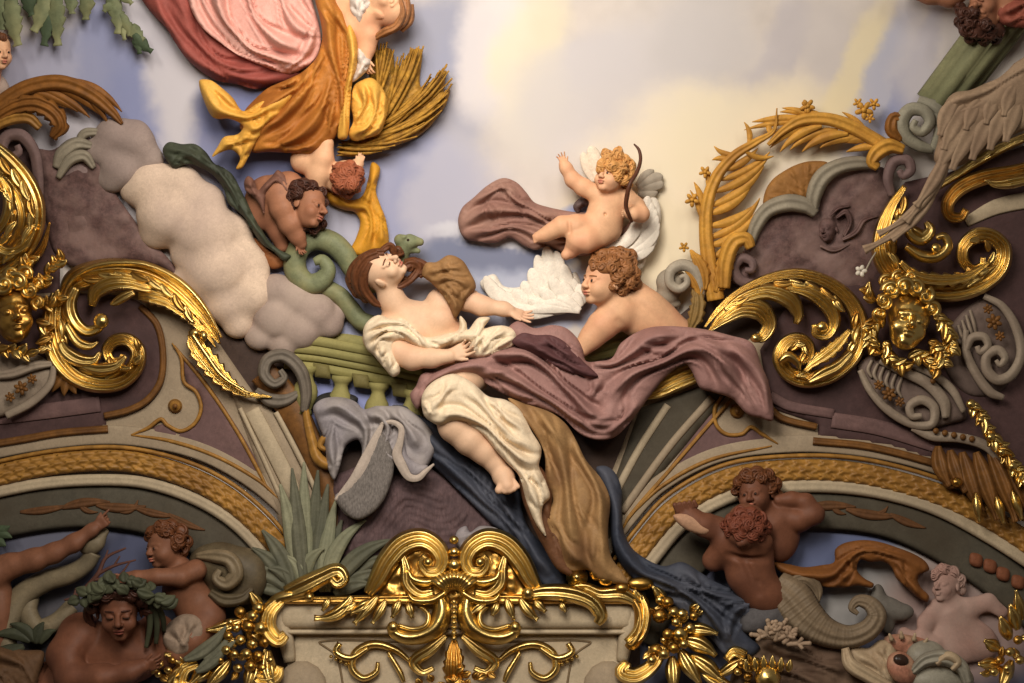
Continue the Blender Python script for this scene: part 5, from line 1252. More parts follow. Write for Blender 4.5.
# ---- heads cut by the picture edge
hd = thing('person', 'dark curly-haired head with an outstretched arm, at the top edge above the fluted green column', 'person', (980, 10))
TM = axes((.3, -.9, .1), (-.2, -.3, .6)); TC = (984, 12, 34)
pr = head_prims(TC, 24, TM)
pr += limb((968, -14, 30, 12), (950, -4, 30, 11), (930, -6, 28, 10), (906, -12, 26, 9), k=5)
pr += limb((1000, -10, 26, 16), (1010, 8, 28, 15), (1034, 14, 24, 17), k=7)
body('body', pr, SKIN_DK, hd, k=4, vox=1.)
hair_curls('hair', [(964, 14, 46, 7), (972, 22, 50, 7), (966, 30, 42, 7), (978, 32, 48, 7), (988, 34, 44, 7), (998, 30, 40, 7), (960, 22, 38, 6), (974, 12, 54, 6), (986, 24, 54, 6), (970, 38, 34, 6), (984, 40, 34, 6), (996, 38, 32, 6), (960, 8, 36, 6)], HAIR_DK, hd, seed=8)
patch('drape', [(996, 8), (1008, -6), (1040, -10), (1044, 30), (1024, 28), (1006, 26), (996, 18)], paint('drape_red_brown', (140, 76, 60), .15, .7, 9), hd, base=38, puff=8, rim=8, step=2.4, thick=14, folds=[([(1002, 14), (1020, 4), (1040, 2)], 6, 6), ([(1004, 22), (1024, 16), (1040, 18)], 5, 5)])
hd = thing('person', 'rosy face of a child peeping in at the picture edge below the oak leaves', 'person', (0, 52))
PM = axes((0, 1, .1), (.5, 0, .85)); PC = (-3, 52, 20)
body('body', head_prims(PC, 19, PM, child=True) + limb((-6, 66, 14, 9), (-14, 84, 12, 14), k=5), SKIN_CH, hd, k=3, vox=.9)
face_bits(hd, PC, 19, PM, IRIS, LIP)
hair_curls('hair', [(-6, 36, 30, 6), (2, 38, 28, 5), (-12, 42, 30, 6), (-14, 54, 26, 6)], HAIR_BR, hd, seed=5)

# ================================================================ lunette beside the console: the wreathed man
mn = thing('person', 'dark-haired bare-shouldered man wearing a leaf wreath, leaning on his folded arm', 'person', (110, 640))
MM = axes((.06, .95, -.22), (-.06, .25, .95)); MC = (119, 610, 58)
pr = head_prims(MC, 30, MM, male=True)
pr += limb((120, 622, 40, 17), (122, 645, 30, 20), k=8)
pr += [ell((116, 656, 26), (48, 30, 22), None, 10), ell((82, 632, 30), (20, 20, 18), None, 8), ell((154, 632, 26), (18, 18, 16), None, 8), ell((60, 690, 16), (50, 30, 16), None, 10)]
pr += limb((76, 636, 34, 19), (64, 656, 42, 17), (70, 676, 50, 15), k=7)
pr += limb((70, 678, 50, 15), (98, 678, 58, 14), (128, 672, 60, 10), (142, 666, 60, 8), k=7)
pr += hand_prims((140, 667, 60), (.95, -.2, 0), (0, -.8, .5), 28, (.3, .4, .5, .5))
pr += limb((160, 632, 28, 16), (166, 656, 26, 13), k=7)
pr += [('cn', np.array([118, 640, 62.]), np.array([116, 680, 56.]), 2., 2., 8.), ('cn', np.array([84, 650, 56.]), np.array([96, 664, 56.]), 2., 2., 6.), ('cn', np.array([92, 640, 54.]), np.array([112, 636, 56.]), 2., 2., 6.)]
body('body', pr, SKIN_RED, mn, k=5, vox=1.1)
face_bits(mn, MC, 30, MM, IRIS, paint('lip_dark', (112, 58, 46)), HAIR_DK, closed=True)
hair_curls('hair', [(96, 598, 76, 7), (106, 594, 82, 7), (119, 592, 84, 8), (131, 595, 82, 7), (142, 600, 76, 7), (147, 610, 66, 6), (92, 608, 66, 6), (112, 590, 84, 7), (126, 590, 84, 7)], HAIR_DK, mn, seed=22)
hair_strands('lock', [[(146, 602, 6, 66), (152, 616, 6, 54), (150, 634, 5, 44), (146, 652, 2, 38)]], HAIR_DK, mn)
hair_strands('lock', [[(90, 604, 5, 62), (88, 616, 5, 50), (94, 628, 3, 42)]], HAIR_DK, mn)
WREATH = paint('wreath_green', (58, 60, 44), .24, .65, 14, (90, 92, 68), .55)
wt = thing('leaf_wreath', 'dark green wreath of broad leaves crowning the bare-shouldered man', 'wreath', (122, 592))
rg = random.Random(8)
for i in range(34):
    t_ = i / 33
    x = 80 + 86 * t_; y = 602 - 19 * math.sin(PI * min(1, t_ * 1.05)) + rg.uniform(-5, 5)
    a = rg.uniform(-2.6, -.4) if i % 2 else rg.uniform(.3, 2.8)
    ln = rg.uniform(13, 19)
    sweep('leaf', leafp(x, y, x + ln * math.cos(a), y + ln * .7 * math.sin(a), 6, rg.uniform(-.2, .2), 74 + 18 * math.sin(PI * t_) + rg.uniform(0, 5), 74 + 15 * math.sin(PI * t_)), WREATH, wt, hr=.3, flutes=2, fd=.5, step=2)
for (a, b, c, d) in ((150, 604, 146, 648), (154, 604, 156, 644), (158, 606, 164, 632)):
    sweep('ribbon', [(a, b, 3, 70), ((a + c) / 2 + 2, (b + d) / 2, 3, 60), (c, d, 2, 50)], WREATH, wt, hr=.5)

kd = thing('person', 'crouching child with brown curls behind the wreathed man, arm stretched across above him', 'person', (185, 590))
DM = axes((.1, 1, 0), (-.75, .05, .5)); DC = (164, 546, 38)
pr = head_prims(DC, 22, DM, child=True)
pr += limb((172, 560, 34, 12), (184, 578, 30, 17), k=7)
pr += [ell((184, 590, 26), (22, 22, 18), None, 8), ell((200, 612, 24), (24, 26, 18), rotm(roll=-20), 8)]
pr += limb((196, 570, 40, 11), (180, 577, 50, 10), (156, 577, 56, 8.5), (136, 577, 56, 6.5), (124, 578, 54, 5.5), k=3)
pr += hand_prims((125, 578, 54), (-.97, .12, 0), (.1, -.6, .7), 22, (.3, .35, .4, .5))
pr += limb((206, 618, 26, 19), (190, 640, 34, 16), (176, 654, 36, 12), k=7)
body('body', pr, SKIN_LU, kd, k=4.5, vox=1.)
face_bits(kd, DC, 22, DM, IRIS, LIP)
hair_curls('hair', [(152, 532, 46, 6), (161, 527, 50, 7), (171, 526, 50, 7), (180, 532, 46, 8), (186, 542, 38, 7), (176, 542, 52, 7), (166, 533, 54, 6), (182, 552, 38, 6), (148, 538, 40, 4)], HAIR_BR, kd, seed=12)
patch('cloth', [(170, 622), (184, 614), (200, 618), (204, 634), (192, 652), (176, 656), (164, 644), (164, 630)], paint('cloth_white_dull', (142, 122, 104), .1, .75, 10), kd, base=44, puff=8, rim=10, step=2.2, thick=16, folds=[([(174, 626), (184, 648)], 6, 5), ([(192, 620), (184, 646)], 5, 4)])

ar = thing('person', 'nude figure cut by the picture edge, arm flung out with a pointing hand', 'person', (20, 575))
pr = [ell((-6, 606, 22), (20, 40, 18), None, 10), ell((-2, 640, 18), (16, 24, 14), None, 8)]
pr += limb((-4, 572, 30, 17), (10, 566, 32, 12), (34, 560, 36, 11), (54, 553, 38, 9.5), (74, 543, 40, 8.5), (92, 530, 40, 6), (96, 527, 40, 5), k=6)
pr += hand_prims((95, 528, 40), (.78, -.6, .1), (-.5, -.8, .2), 25, (.05, .9, 1., 1.), .1, .5)
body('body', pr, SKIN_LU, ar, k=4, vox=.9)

# ================================================================ lunette beneath the rib: the children of the sea
tr = thing('person', 'child rearing up with bowed reddish hair and a scaly fish tail, one sole turned up', 'person', (760, 570))
TR = axes((.15, .9, .35), (-.05, .7, .55)); TC = (746, 527, 54)
pr = head_prims(TC, 25, TR, child=True)
pr += limb((746, 536, 46, 16), (744, 548, 40, 20), k=8)
pr += [ell((744, 548, 40), (30, 20, 20), rotm(roll=15), 8), ell((757, 542, 50), (16, 13, 12), None, 6), ell((730, 540, 48), (16, 13, 12), None, 6), ell((750, 572, 36), (25, 26, 20), rotm(roll=-15), 10), ell((764, 594, 32), (24, 20, 18), rotm(roll=25), 10)]
pr += limb((724, 548, 40, 14), (714, 560, 34, 12), k=6)
pr += limb((732, 540, 40, 12), (718, 530, 44, 12), (708, 524, 48, 11), k=6)
pr += [ell((700, 524, 52), (18, 11, 9), rotm(roll=40), 5), ell((688, 515, 52), (14, 10, 7), rotm(roll=25), 5)]
for i in range(5): pr.append(cap((678 + 4.6 * i, 511 - 1.2 * i, 56), (675 + 4.8 * i, 505 - .9 * i, 58), 3.1 - .25 * i, 2.7 - .2 * i, 1.))
pr += [('cn', np.array([744, 560, 58.]), np.array([758, 594, 54.]), 1.6, 1.6, 6.), ('cn', np.array([728, 556, 58.]), np.array([772, 560, 54.]), 1.6, 1.6, 6.), ('cn', np.array([758, 582, 56.]), np.array([759, 584, 56.]), 2.2, 2.2, 3.)]
body('body', pr, SKIN_RED, tr, k=4.5, vox=.9)
hair_curls('hair', [(732, 520, 66, 7), (741, 516, 70, 8), (751, 515, 70, 8), (760, 519, 64, 7), (765, 528, 58, 7), (737, 527, 74, 7), (747, 525, 78, 7), (756, 529, 74, 7), (731, 531, 66, 6), (741, 535, 74, 6), (751, 537, 74, 6), (760, 536, 64, 6), (727, 525, 58, 6)], paint('hair_rust', (112, 60, 42), .2, .6, 30), tr, seed=14)
patch('sole', [(673, 516), (682, 513), (694, 515), (704, 522), (711, 530), (706, 535), (694, 533), (682, 527)], paint('sole_pale', (172, 132, 104), .1), tr, base=57, puff=5, rim=7, step=1.8, thick=8)
TAIL = paint('fish_tail_brown', (124, 106, 84), .16, .6, 14, (92, 76, 58), .5)
sweep('fish_tail', [(774, 584, 16, 26), (790, 598, 22, 30), (806, 618, 20, 32), (826, 632, 15, 32), (848, 637, 12, 32), (868, 630, 11, 34), (877, 616, 10, 36), (870, 604, 8, 36), (858, 601, 6, 36), (852, 608, 4, 36), (858, 614, 2, 36)], TAIL, tr, hr=.7, flutes=3, fd=.18, pat='rib', step=1.6)
sweep('fin', [(788, 582, 3, 34), (806, 580, 8, 32), (816, 590, 7, 28), (818, 602, 2, 26)], TAIL, tr, hr=.4, flutes=3, fd=.4)
sc_ = patch('scarf', [(773, 562), (788, 564), (804, 567), (822, 565), (834, 562), (835, 550), (842, 544), (853, 541), (866, 540), (880, 542), (896, 547), (914, 554), (926, 562), (929, 570), (918, 576), (920, 586), (929, 596), (927, 602), (916, 596), (906, 587), (896, 578), (892, 568), (884, 562), (870, 562), (860, 560), (857, 570), (864, 578), (874, 584), (872, 588), (858, 586), (842, 588), (826, 587), (812, 584), (796, 580), (780, 572)], paint('scarf_orange_brown', (128, 80, 38), .16, .65, 9, (98, 58, 28), .5), tr, base=24, puff=7, rim=7, step=2, thick=9,
      folds=[([(780, 568), (804, 576), (832, 574), (846, 560), (862, 550), (890, 554), (916, 564)], 6, 6), ([(840, 580), (852, 570), (850, 556)], 5, 5), ([(898, 560), (904, 576), (922, 596)], 5, 5)])
bk = thing('person', 'brown-haired child looking out from behind the rearing fish-tailed child, elbow raised', 'person', (770, 500))
KM = axes((.1, 1, .05), (-.3, .1, .92)); KC = (755, 493, 36)
pr = head_prims(KC, 22, KM, child=True)
pr += limb((762, 508, 28, 12), (774, 522, 26, 16), k=7)
pr += [ell((780, 534, 24), (20, 28, 16), None, 8)]
pr += limb((784, 516, 28, 12), (800, 520, 32, 11), (814, 514, 34, 10), (806, 502, 34, 8), (792, 499, 34, 7), (780, 500, 34, 6), k=5)
body('body', pr, SKIN_RED, bk, k=4, vox=.9)
face_bits(bk, KC, 22, KM, IRIS, LIP)
hair_curls('hair', [(739, 482, 42, 6), (746, 476, 46, 7), (757, 473, 46, 7), (768, 476, 42, 7), (775, 484, 36, 7), (777, 495, 30, 6), (750, 479, 50, 5), (762, 479, 50, 5), (736, 491, 36, 5), (771, 489, 42, 5)], HAIR_BR, bk, seed=15)

PALE = paint('pale_rose_wash', (160, 124, 112), .12, .8, 8, (174, 150, 138), .6)
gh = thing('person', 'pale pink seated figure, faded and indistinct, beside the orange-brown scarf', 'person', (950, 620))
GM = axes((-.1, 1, .1), (-.5, .1, .8))
pr = head_prims((946, 585, 26), 18, GM)
pr += limb((947, 598, 20, 9), (952, 608, 18, 15), k=8)
pr += [ell((954, 622, 14), (22, 24, 16), rotm(roll=-15), 10), ell((946, 648, 12), (34, 18, 16), None, 12), ell((976, 640, 10), (24, 18, 12), rotm(roll=30), 12)]
pr += limb((938, 608, 20, 10), (926, 622, 22, 8), (922, 638, 24, 6), (936, 644, 28, 5), k=5)
pr += limb((970, 608, 18, 11), (988, 602, 16, 8), (1002, 612, 14, 6), k=5)
pr += limb((934, 650, 20, 12), (918, 644, 22, 10), (904, 634, 16, 7), k=6)
V, F = sdf_geo(pr, 4, 1.); V[:, 2] = np.maximum(V[:, 2] * .62 + 2, 1.)
mk('body', V, F, PALE, gh)
hair_curls('hair', [(936, 575, 24, 5), (944, 570, 24, 6), (953, 572, 22, 6), (960, 580, 18, 6), (961, 590, 14, 5), (940, 570, 22, 5)], PALE, gh, seed=33)
# ================================================================ clouds, shells, plumes, beasts, stone
def puffs(name, pts, mat, label=None, cat=None, parent=None, k=9., vox=1.6, flat=.5, group=None, z0=6):
    pr = [ell((x, y, z0 + r * flat * .35), (r, r * .92, r * flat)) for x, y, r in pts]
    V, F = sdf_geo(pr, k, vox)
    V[:, 2] = np.maximum(V[:, 2] + 1.2 * wob(V[:, 0], V[:, 1], 13., 2), 1.)
    o = mk(name, V, F, mat, parent)
    if label: tagp(o, label, cat, group)
    return o
CLOUD = paint('cloud_cream', (214, 188, 164), .06, .85, 5, (160, 138, 130), .5, bump=.1)
CLOUD_G = paint('cloud_dusty', (150, 130, 120), .1, .85, 6, (186, 166, 150), .5, bump=.1)
rg = random.Random(17)
def billow(pts, n, s):
    """smaller billows scattered over the big ones"""
    o = list(pts)
    for i in range(n):
        x, y, q = rg.choice(pts); a = rg.uniform(0, 2 * PI); d = q * rg.uniform(.2, .75)
        o.append((x + d * math.cos(a), y + d * math.sin(a), q * rg.uniform(*s)))
    return o
CLOUD_T = paint('cloud_grey_mauve', (158, 140, 130), .08, .85, 5, (132, 114, 108), .55, bump=.1)
puffs('cloud', billow([(114, 136, 20), (134, 144, 22), (104, 150, 16), (146, 160, 18), (122, 168, 22), (112, 180, 14)], 12, (.4, .65)), CLOUD_T, 'dusty grey-mauve cloud top under the tip of the drooping brown-gold plume', 'cloud', k=7., flat=.8, vox=1.4)
puffs('cloud', billow([(150, 184, 26), (178, 188, 26), (168, 214, 32), (202, 204, 24), (206, 234, 34), (232, 230, 18), (240, 256, 22), (216, 270, 34), (252, 272, 18), (190, 254, 20), (184, 282, 14), (226, 302, 24), (250, 294, 24), (238, 324, 16), (136, 190, 16)], 26, (.4, .65)),
      CLOUD, 'large billowing cream cloud rolling down between the gilt scroll and the dark green cloth', 'cloud', k=8., flat=.75)
puffs('cloud', [(276, 292, 20), (294, 300, 22), (314, 312, 22), (276, 318, 24), (300, 330, 22), (328, 324, 16), (260, 336, 16), (284, 344, 16), (338, 312, 10), (286, 306, 12), (306, 318, 14), (292, 328, 13), (322, 306, 12), (272, 306, 12)],
      CLOUD_G, 'dusty brown cloud under the coil of the green serpent, above the balustrade', 'cloud', k=4., flat=.75)

GREEN_DK = paint('cloth_dark_green', (68, 72, 56), .2, .65, 10, (44, 46, 38), .6)
tagp(patch('drape', [(164, 156), (163, 148), (169, 142), (182, 144), (195, 144), (206, 152), (214, 163), (224, 168), (232, 174), (237, 182), (242, 192), (248, 204), (254, 217), (262, 230), (270, 242), (280, 250), (291, 256), (284, 261), (274, 252), (262, 244), (252, 230), (244, 217), (236, 210), (228, 203), (224, 190), (214, 176), (202, 168), (188, 164), (174, 168)], GREEN_DK, base=26, puff=6, rim=6, step=1.9, thick=12,
     folds=[([(168, 148), (186, 152), (208, 164), (228, 184), (246, 214), (268, 244)], 5, 6), ([(196, 146), (216, 168), (238, 196)], 4, 5), ([(232, 190), (248, 216), (270, 246)], 4, 4), ([(170, 162), (186, 156)], 4, 4)]),
     'dark green cloth trailing along the back of the big cream cloud', 'cloth')
tagp(patch('drape', [(254, 238), (266, 246), (278, 254), (288, 259), (284, 266), (272, 269), (262, 258), (256, 248)], paint('cloth_rust', (140, 86, 48), .15), base=12, puff=5, rim=5, step=2, thick=8, folds=[([(258, 242), (282, 262)], 4, 4)]),
     'small rust-brown cloth end between the cream cloud and the serpent coil', 'cloth')

# ---- serpent
SER = paint('serpent_green', (118, 122, 90), .18, .6, 16, (152, 142, 96), .6)
t = thing('serpent', 'coiled green serpent with gaping jaws raised behind the head of the woman', 'serpent', (320, 270))
mb = MB()
mb.add(*tube_geo([(392, 282, 12, 6), (376, 286, 12, 7), (362, 282, 14, 9), (352, 268, 14, 10), (344, 254, 15, 11), (332, 243, 15, 11.5), (316, 239, 15, 11.5), (302, 245, 15, 11.5), (295, 259, 15, 11.5), (297, 274, 15, 11.5), (308, 284, 16, 11), (321, 281, 18, 10), (328, 270, 20, 8), (322, 260, 20, 6), (314, 262, 20, 4)], 14, 2.))
mb.out('coil', SER, t)
tube('tail', [(322, 286, 10, 9), (340, 296, 11, 9), (350, 308, 11, 9), (360, 320, 11, 9.5), (376, 326, 10, 9)], SER, t, nc=14)
pr = limb((396, 278, 16, 6), (400, 262, 24, 7), (403, 250, 28, 8), k=5) + [ell((408, 243, 30), (10, 7.5, 8), rotm(roll=-5), 4)]
pr += limb((410, 240, 30, 6), (420, 242, 30, 4), k=3) + limb((408, 249, 29, 4.5), (418, 251, 29, 2.6), k=2)
pr += [ell((404, 237, 36), (3, 2.4, 3), None, 2), ell((400, 240, 32), (6, 6, 6), None, 3)]
body('head', pr, SER, t, k=4, vox=.8)
ball('eye', (408, 240, 37.5), 1.5, IRIS, t, nu=8, nv=6)
patch('crest', [(360, 276), (356, 262), (366, 254), (372, 262), (380, 256), (384, 266), (374, 276)], SER, t, base=8, puff=3, rim=4, step=2, thick=5)

# ---- balustrade
BAL = paint('balustrade_green', (150, 140, 86), .1, .75, 9, (120, 116, 70), .5)
t = thing('balustrade', 'mossy green curved stone balustrade behind the seated woman', 'balustrade', (350, 370))
for (o_, w_, z_) in ((0, 5, 10), (9, 4, 13), (17, 5, 16), (26, 5, 18)):
    sweep('rail', [(284, 364 - o_, w_, z_), (316, 367 - o_, w_, z_), (350, 373 - o_, w_, z_), (386, 380 - o_, w_, z_), (424, 388 - o_, w_, z_)], BAL, t, hr=.5, flutes=1, fd=.25, step=4)
patch('rail_slab', [(296, 348), (330, 334), (370, 338), (410, 352), (424, 368), (424, 392), (386, 386), (350, 378), (316, 372), (290, 368)], BAL, t, base=6, puff=2, rim=3, step=5, thick=5)
BP = [(0, 10), (.08, 10.5), (.14, 8), (.2, 6.5), (.3, 8), (.4, 11), (.52, 12.5), (.66, 12), (.8, 9), (.9, 7), (1, 9)]
for (x, y, dx) in ((307, 366, -3), (342, 376, -4), (379, 383, -4), (413, 390, -4)):
    lathe('baluster', (x, y, 13), (x + dx, y + 48, 13), BP, BAL, t)
for (x, y) in ((322, 369), (361, 379), (400, 388)):
    patch('block', [(x - 9, y - 6), (x + 7, y - 4), (x + 9, y + 10), (x - 7, y + 8)], paint('block_olive', (112, 102, 60), .1), t, base=16, puff=2, rim=2, curve=False, step=4, thick=8)
t = thing('balustrade', 'glimpse of mossy green stone rail in the gap between the boy and the mauve mantle', 'balustrade', (603, 350))
for o_ in (0, 7, 14): sweep('rail', [(574, 364 - o_, 4, 6), (600, 356 - o_, 4, 6), (630, 348 - o_, 4, 6)], BAL, t, hr=.5, flutes=1, fd=.25, step=4)

# ---- cloths under the woman
tagp(patch('drape', [(313, 408), (320, 400), (332, 397), (346, 398), (356, 402), (364, 409), (376, 406), (388, 406), (400, 406), (410, 410), (422, 420), (432, 432), (436, 446), (430, 462), (424, 470), (412, 478), (402, 472), (392, 462), (384, 470), (380, 486), (380, 500), (372, 510), (358, 512), (348, 516), (340, 508), (335, 496), (346, 488), (356, 472), (362, 452), (358, 440), (346, 446), (340, 466), (334, 480), (328, 468), (324, 440), (318, 424)], LAV_DR, base=32, puff=8, rim=7, step=2, thick=12,
     folds=[([(318, 412), (336, 406), (356, 416), (366, 430), (362, 456), (346, 492)], 7, 8), ([(362, 416), (380, 416), (388, 428), (384, 450), (396, 462), (412, 474)], 6, 9), ([(390, 410), (406, 424), (420, 448)], 7, 7), ([(344, 504), (362, 492), (376, 474)], 6, 6), ([(334, 420), (330, 446), (334, 470)], 6, 6), ([(346, 510), (366, 502), (378, 488)], 4, 4)],
     waves=[([(344, 500), (370, 470)], 3.2, 1.2, 30)]),
     'lavender-grey cloth with curling hem tumbling from below the balustrade', 'cloth')
HEM = paint('cloth_pale_hem', (176, 160, 146), .1, .7, 10)
t = thing('drape', 'pale hatched flap of cloth with curled hems over the dark mauve streaked rock', 'cloth', (370, 470))
patch('flap', [(336, 498), (348, 486), (362, 466), (374, 440), (380, 432), (390, 444), (394, 468), (386, 496), (374, 512), (358, 520), (346, 514)], paint('flap_hatched', (112, 104, 98), .4, .75, 40, streak=(4, 1, 1)), t, base=43, puff=4, rim=5, step=2, thick=10, waves=[([(340, 506), (370, 480), (384, 440)], 4, 1.2, 40)])
sweep('hem', [(384, 420, 1, 45), (376, 438, 4, 46), (366, 460, 6, 46), (354, 480, 5, 46), (342, 494, 3.5, 45), (335, 500, 1.4, 44)], HEM, t, hr=.25, flutes=1, fd=.5)
sweep('hem', [(380, 424, 1, 45), (392, 422, 2.4, 48), (401, 428, 3, 49), (400, 442, 3.5, 49), (397, 454, 5, 48), (402, 466, 5, 48), (409, 477, 4, 48), (418, 478, 3.4, 48), (426, 471, 2.4, 47), (434, 464, 1, 46)], HEM, t, hr=.3, flutes=1, fd=.5)
patch('fold', [(398, 432), (404, 440), (408, 456), (420, 464), (428, 466), (422, 474), (412, 476), (404, 466), (398, 452)], LAV_DR, t, base=42, puff=4, rim=4, step=1.8, thick=8)
tagp(patch('drape', [(392, 406), (405, 406), (424, 418), (440, 428), (446, 440), (466, 458), (488, 472), (500, 492), (519, 490), (522, 510), (530, 530), (546, 548), (560, 564), (566, 586), (548, 590), (536, 574), (526, 556), (512, 538), (494, 526), (478, 510), (460, 492), (446, 478), (430, 462), (420, 444), (408, 426)], BLUE_DR, base=22, puff=8, rim=10, step=2.3, thick=8,
     folds=[([(402, 412), (424, 436), (450, 466), (484, 500), (516, 532), (544, 570)], 8, 7), ([(420, 424), (444, 450), (480, 480), (508, 510), (540, 548)], 6, 6), ([(500, 500), (518, 526), (552, 576)], 7, 6)]),
     'slate-blue cloth running down under the bare foot of the woman to the gilt crest', 'cloth')
tagp(patch('drape', [(455, 540), (458, 530), (466, 526), (470, 532), (480, 526), (496, 528), (510, 538), (524, 552), (532, 566), (528, 574), (516, 560), (500, 546), (484, 540), (470, 546), (462, 552)], LAV_DR, base=36, puff=5, rim=5, step=2, thick=9, folds=[([(462, 538), (482, 532), (506, 544), (526, 566)], 5, 5)]),
     'pale grey cloth edge curling over the top of the gilt crest', 'cloth')
HATCH = paint('rock_dark_mauve', (92, 72, 72), .3, .8, 26, (66, 52, 54), .5, streak=(3, 1, 1))
tagp(patch('rock', [(330, 480), (348, 470), (372, 462), (400, 462), (426, 466), (446, 480), (462, 494), (480, 512), (494, 526), (500, 548), (470, 566), (430, 560), (396, 564), (366, 590), (340, 560), (334, 520)], HATCH, base=12, puff=14, rim=24, step=2.6, thick=10, rough=2.5, rs=12, waves=[([(360, 540), (400, 490), (440, 500)], 7, 3, 90)]),
     'dark mauve streaked rock under the lavender-grey cloth, above the gilt crest', 'rock')
BLACK_DR = paint('cloth_black_green', (42, 40, 38), .15, .7, 10)  # near-black cloth colour with slight mottling
tagp(patch('drape', [(314, 402), (322, 394), (340, 392), (358, 398), (352, 410), (344, 428), (350, 446), (340, 456), (326, 440), (318, 424)], BLACK_DR, base=14, puff=6, rim=6, step=2.4, thick=9, folds=[([(320, 402), (340, 402), (348, 420)], 5, 5)]),
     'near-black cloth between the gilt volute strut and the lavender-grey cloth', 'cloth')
tagp(patch('drape', [(596, 468), (606, 466), (616, 474), (622, 492), (622, 512), (624, 532), (632, 548), (648, 560), (664, 566), (682, 562), (700, 572), (716, 582), (736, 590), (762, 598), (782, 606), (772, 618), (757, 620), (748, 634), (760, 648), (744, 660), (726, 656), (712, 640), (694, 622), (674, 606), (654, 592), (638, 582), (622, 566), (612, 544), (610, 520), (606, 494)], BLUE_DR, base=30, puff=9, rim=10, step=2.3, thick=12,
     folds=[([(606, 474), (616, 510), (620, 544), (644, 572), (690, 588), (740, 600), (774, 608)], 8, 7), ([(640, 580), (680, 590), (712, 616), (740, 648)], 9, 8), ([(684, 568), (714, 596), (750, 612)], 7, 6), ([(660, 580), (700, 604), (726, 640)], 6, 6), ([(756, 602), (734, 614), (728, 640)], 6, 6)]),
     'slate-blue cloth sweeping from the golden-tan skirt down to the gilt fruit garland', 'cloth')

# ---- strut with grey volute and gilt hook
t = thing('scrolled_strut', 'brown painted strut with a grey volute head and a gilt hook, beside the balustrade', 'strut', (310, 440))
sweep('strut', [(262, 372, 14, 16), (286, 400, 15, 16), (308, 440, 13, 16), (326, 486, 11, 16), (340, 534, 8, 14)], OCHRE_DK, t, hr=.3, flutes=1, fd=.2, step=3)
GREYV = paint('volute_grey_brown', (112, 102, 90), .15, .7, 10, (84, 72, 60), .5)
sweep('volute', [(304, 412, 4, 24), (306, 392, 6, 26), (300, 370, 7, 28), (284, 356, 7, 28), (268, 360, 6.5, 28), (264, 374, 6, 29), (274, 384, 5, 30), (284, 378, 4, 30), (280, 370, 3, 31)], GREYV, t, hr=.8, flutes=2, fd=.35)
sweep('hook', [(306, 388, 2, 22), (306, 412, 3.5, 24), (312, 440, 5, 25), (318, 458, 6, 26), (328, 464, 6, 27), (335, 456, 6, 28), (334, 442, 5, 29), (325, 438, 4, 30), (320, 446, 3, 31), (326, 450, 2.4, 31)], OCHRE, t, hr=.9, flutes=1, fd=.3)
sweep('leaf', [(256, 390, 3, 20), (270, 400, 7, 22), (286, 400, 6, 22), (300, 392, 3, 20)], GREYV, t, hr=.6, flutes=2, fd=.4)

# ---- reeds
REED = paint('reed_grey_green', (98, 96, 78), .22, .65, 12, (70, 72, 58), .6)
REED_L = paint('reed_pale', (134, 132, 106), .14, .65, 12, (102, 106, 86), .5)
t = thing('reeds', 'clump of broad grey-green reeds growing behind the console, at the foot of the rib', 'plant', (310, 580))
rg = random.Random(21)
for (x0, y0, x1, y1, w, b, m) in [(288, 590, 252, 548, 9, .2, 0), (292, 590, 262, 530, 9, .15, 0), (300, 590, 280, 484, 9, .05, 1), (304, 590, 292, 468, 8, .0, 0), (308, 590, 304, 462, 8, -.02, 1), (312, 590, 318, 470, 8, -.02, 0), (318, 590, 328, 484, 8, -.05, 0), (322, 592, 336, 500, 8, -.05, 1), (326, 592, 342, 520, 8, -.08, 0),
                              (328, 592, 366, 520, 8, -.3, 1), (334, 590, 392, 540, 9, -.25, 0), (336, 592, 388, 556, 8, -.2, 0), (336, 594, 380, 572, 9, -.2, 0), (334, 594, 370, 584, 8, -.2, 0), (296, 590, 268, 568, 8, .3, 0), (306, 590, 324, 548, 8, -.4, 1), (300, 592, 286, 556, 8, .4, 1), (290, 592, 240, 570, 9, .3, 0), (286, 594, 250, 588, 8, .2, 0)]:
    sweep('blade', leafp(x0, y0, x1, y1, w, b, 20 + rg.uniform(0, 10), 24 + rg.uniform(0, 10)), (REED, REED_L)[m], t, hr=.35, flutes=2, fd=.5, step=2.4)

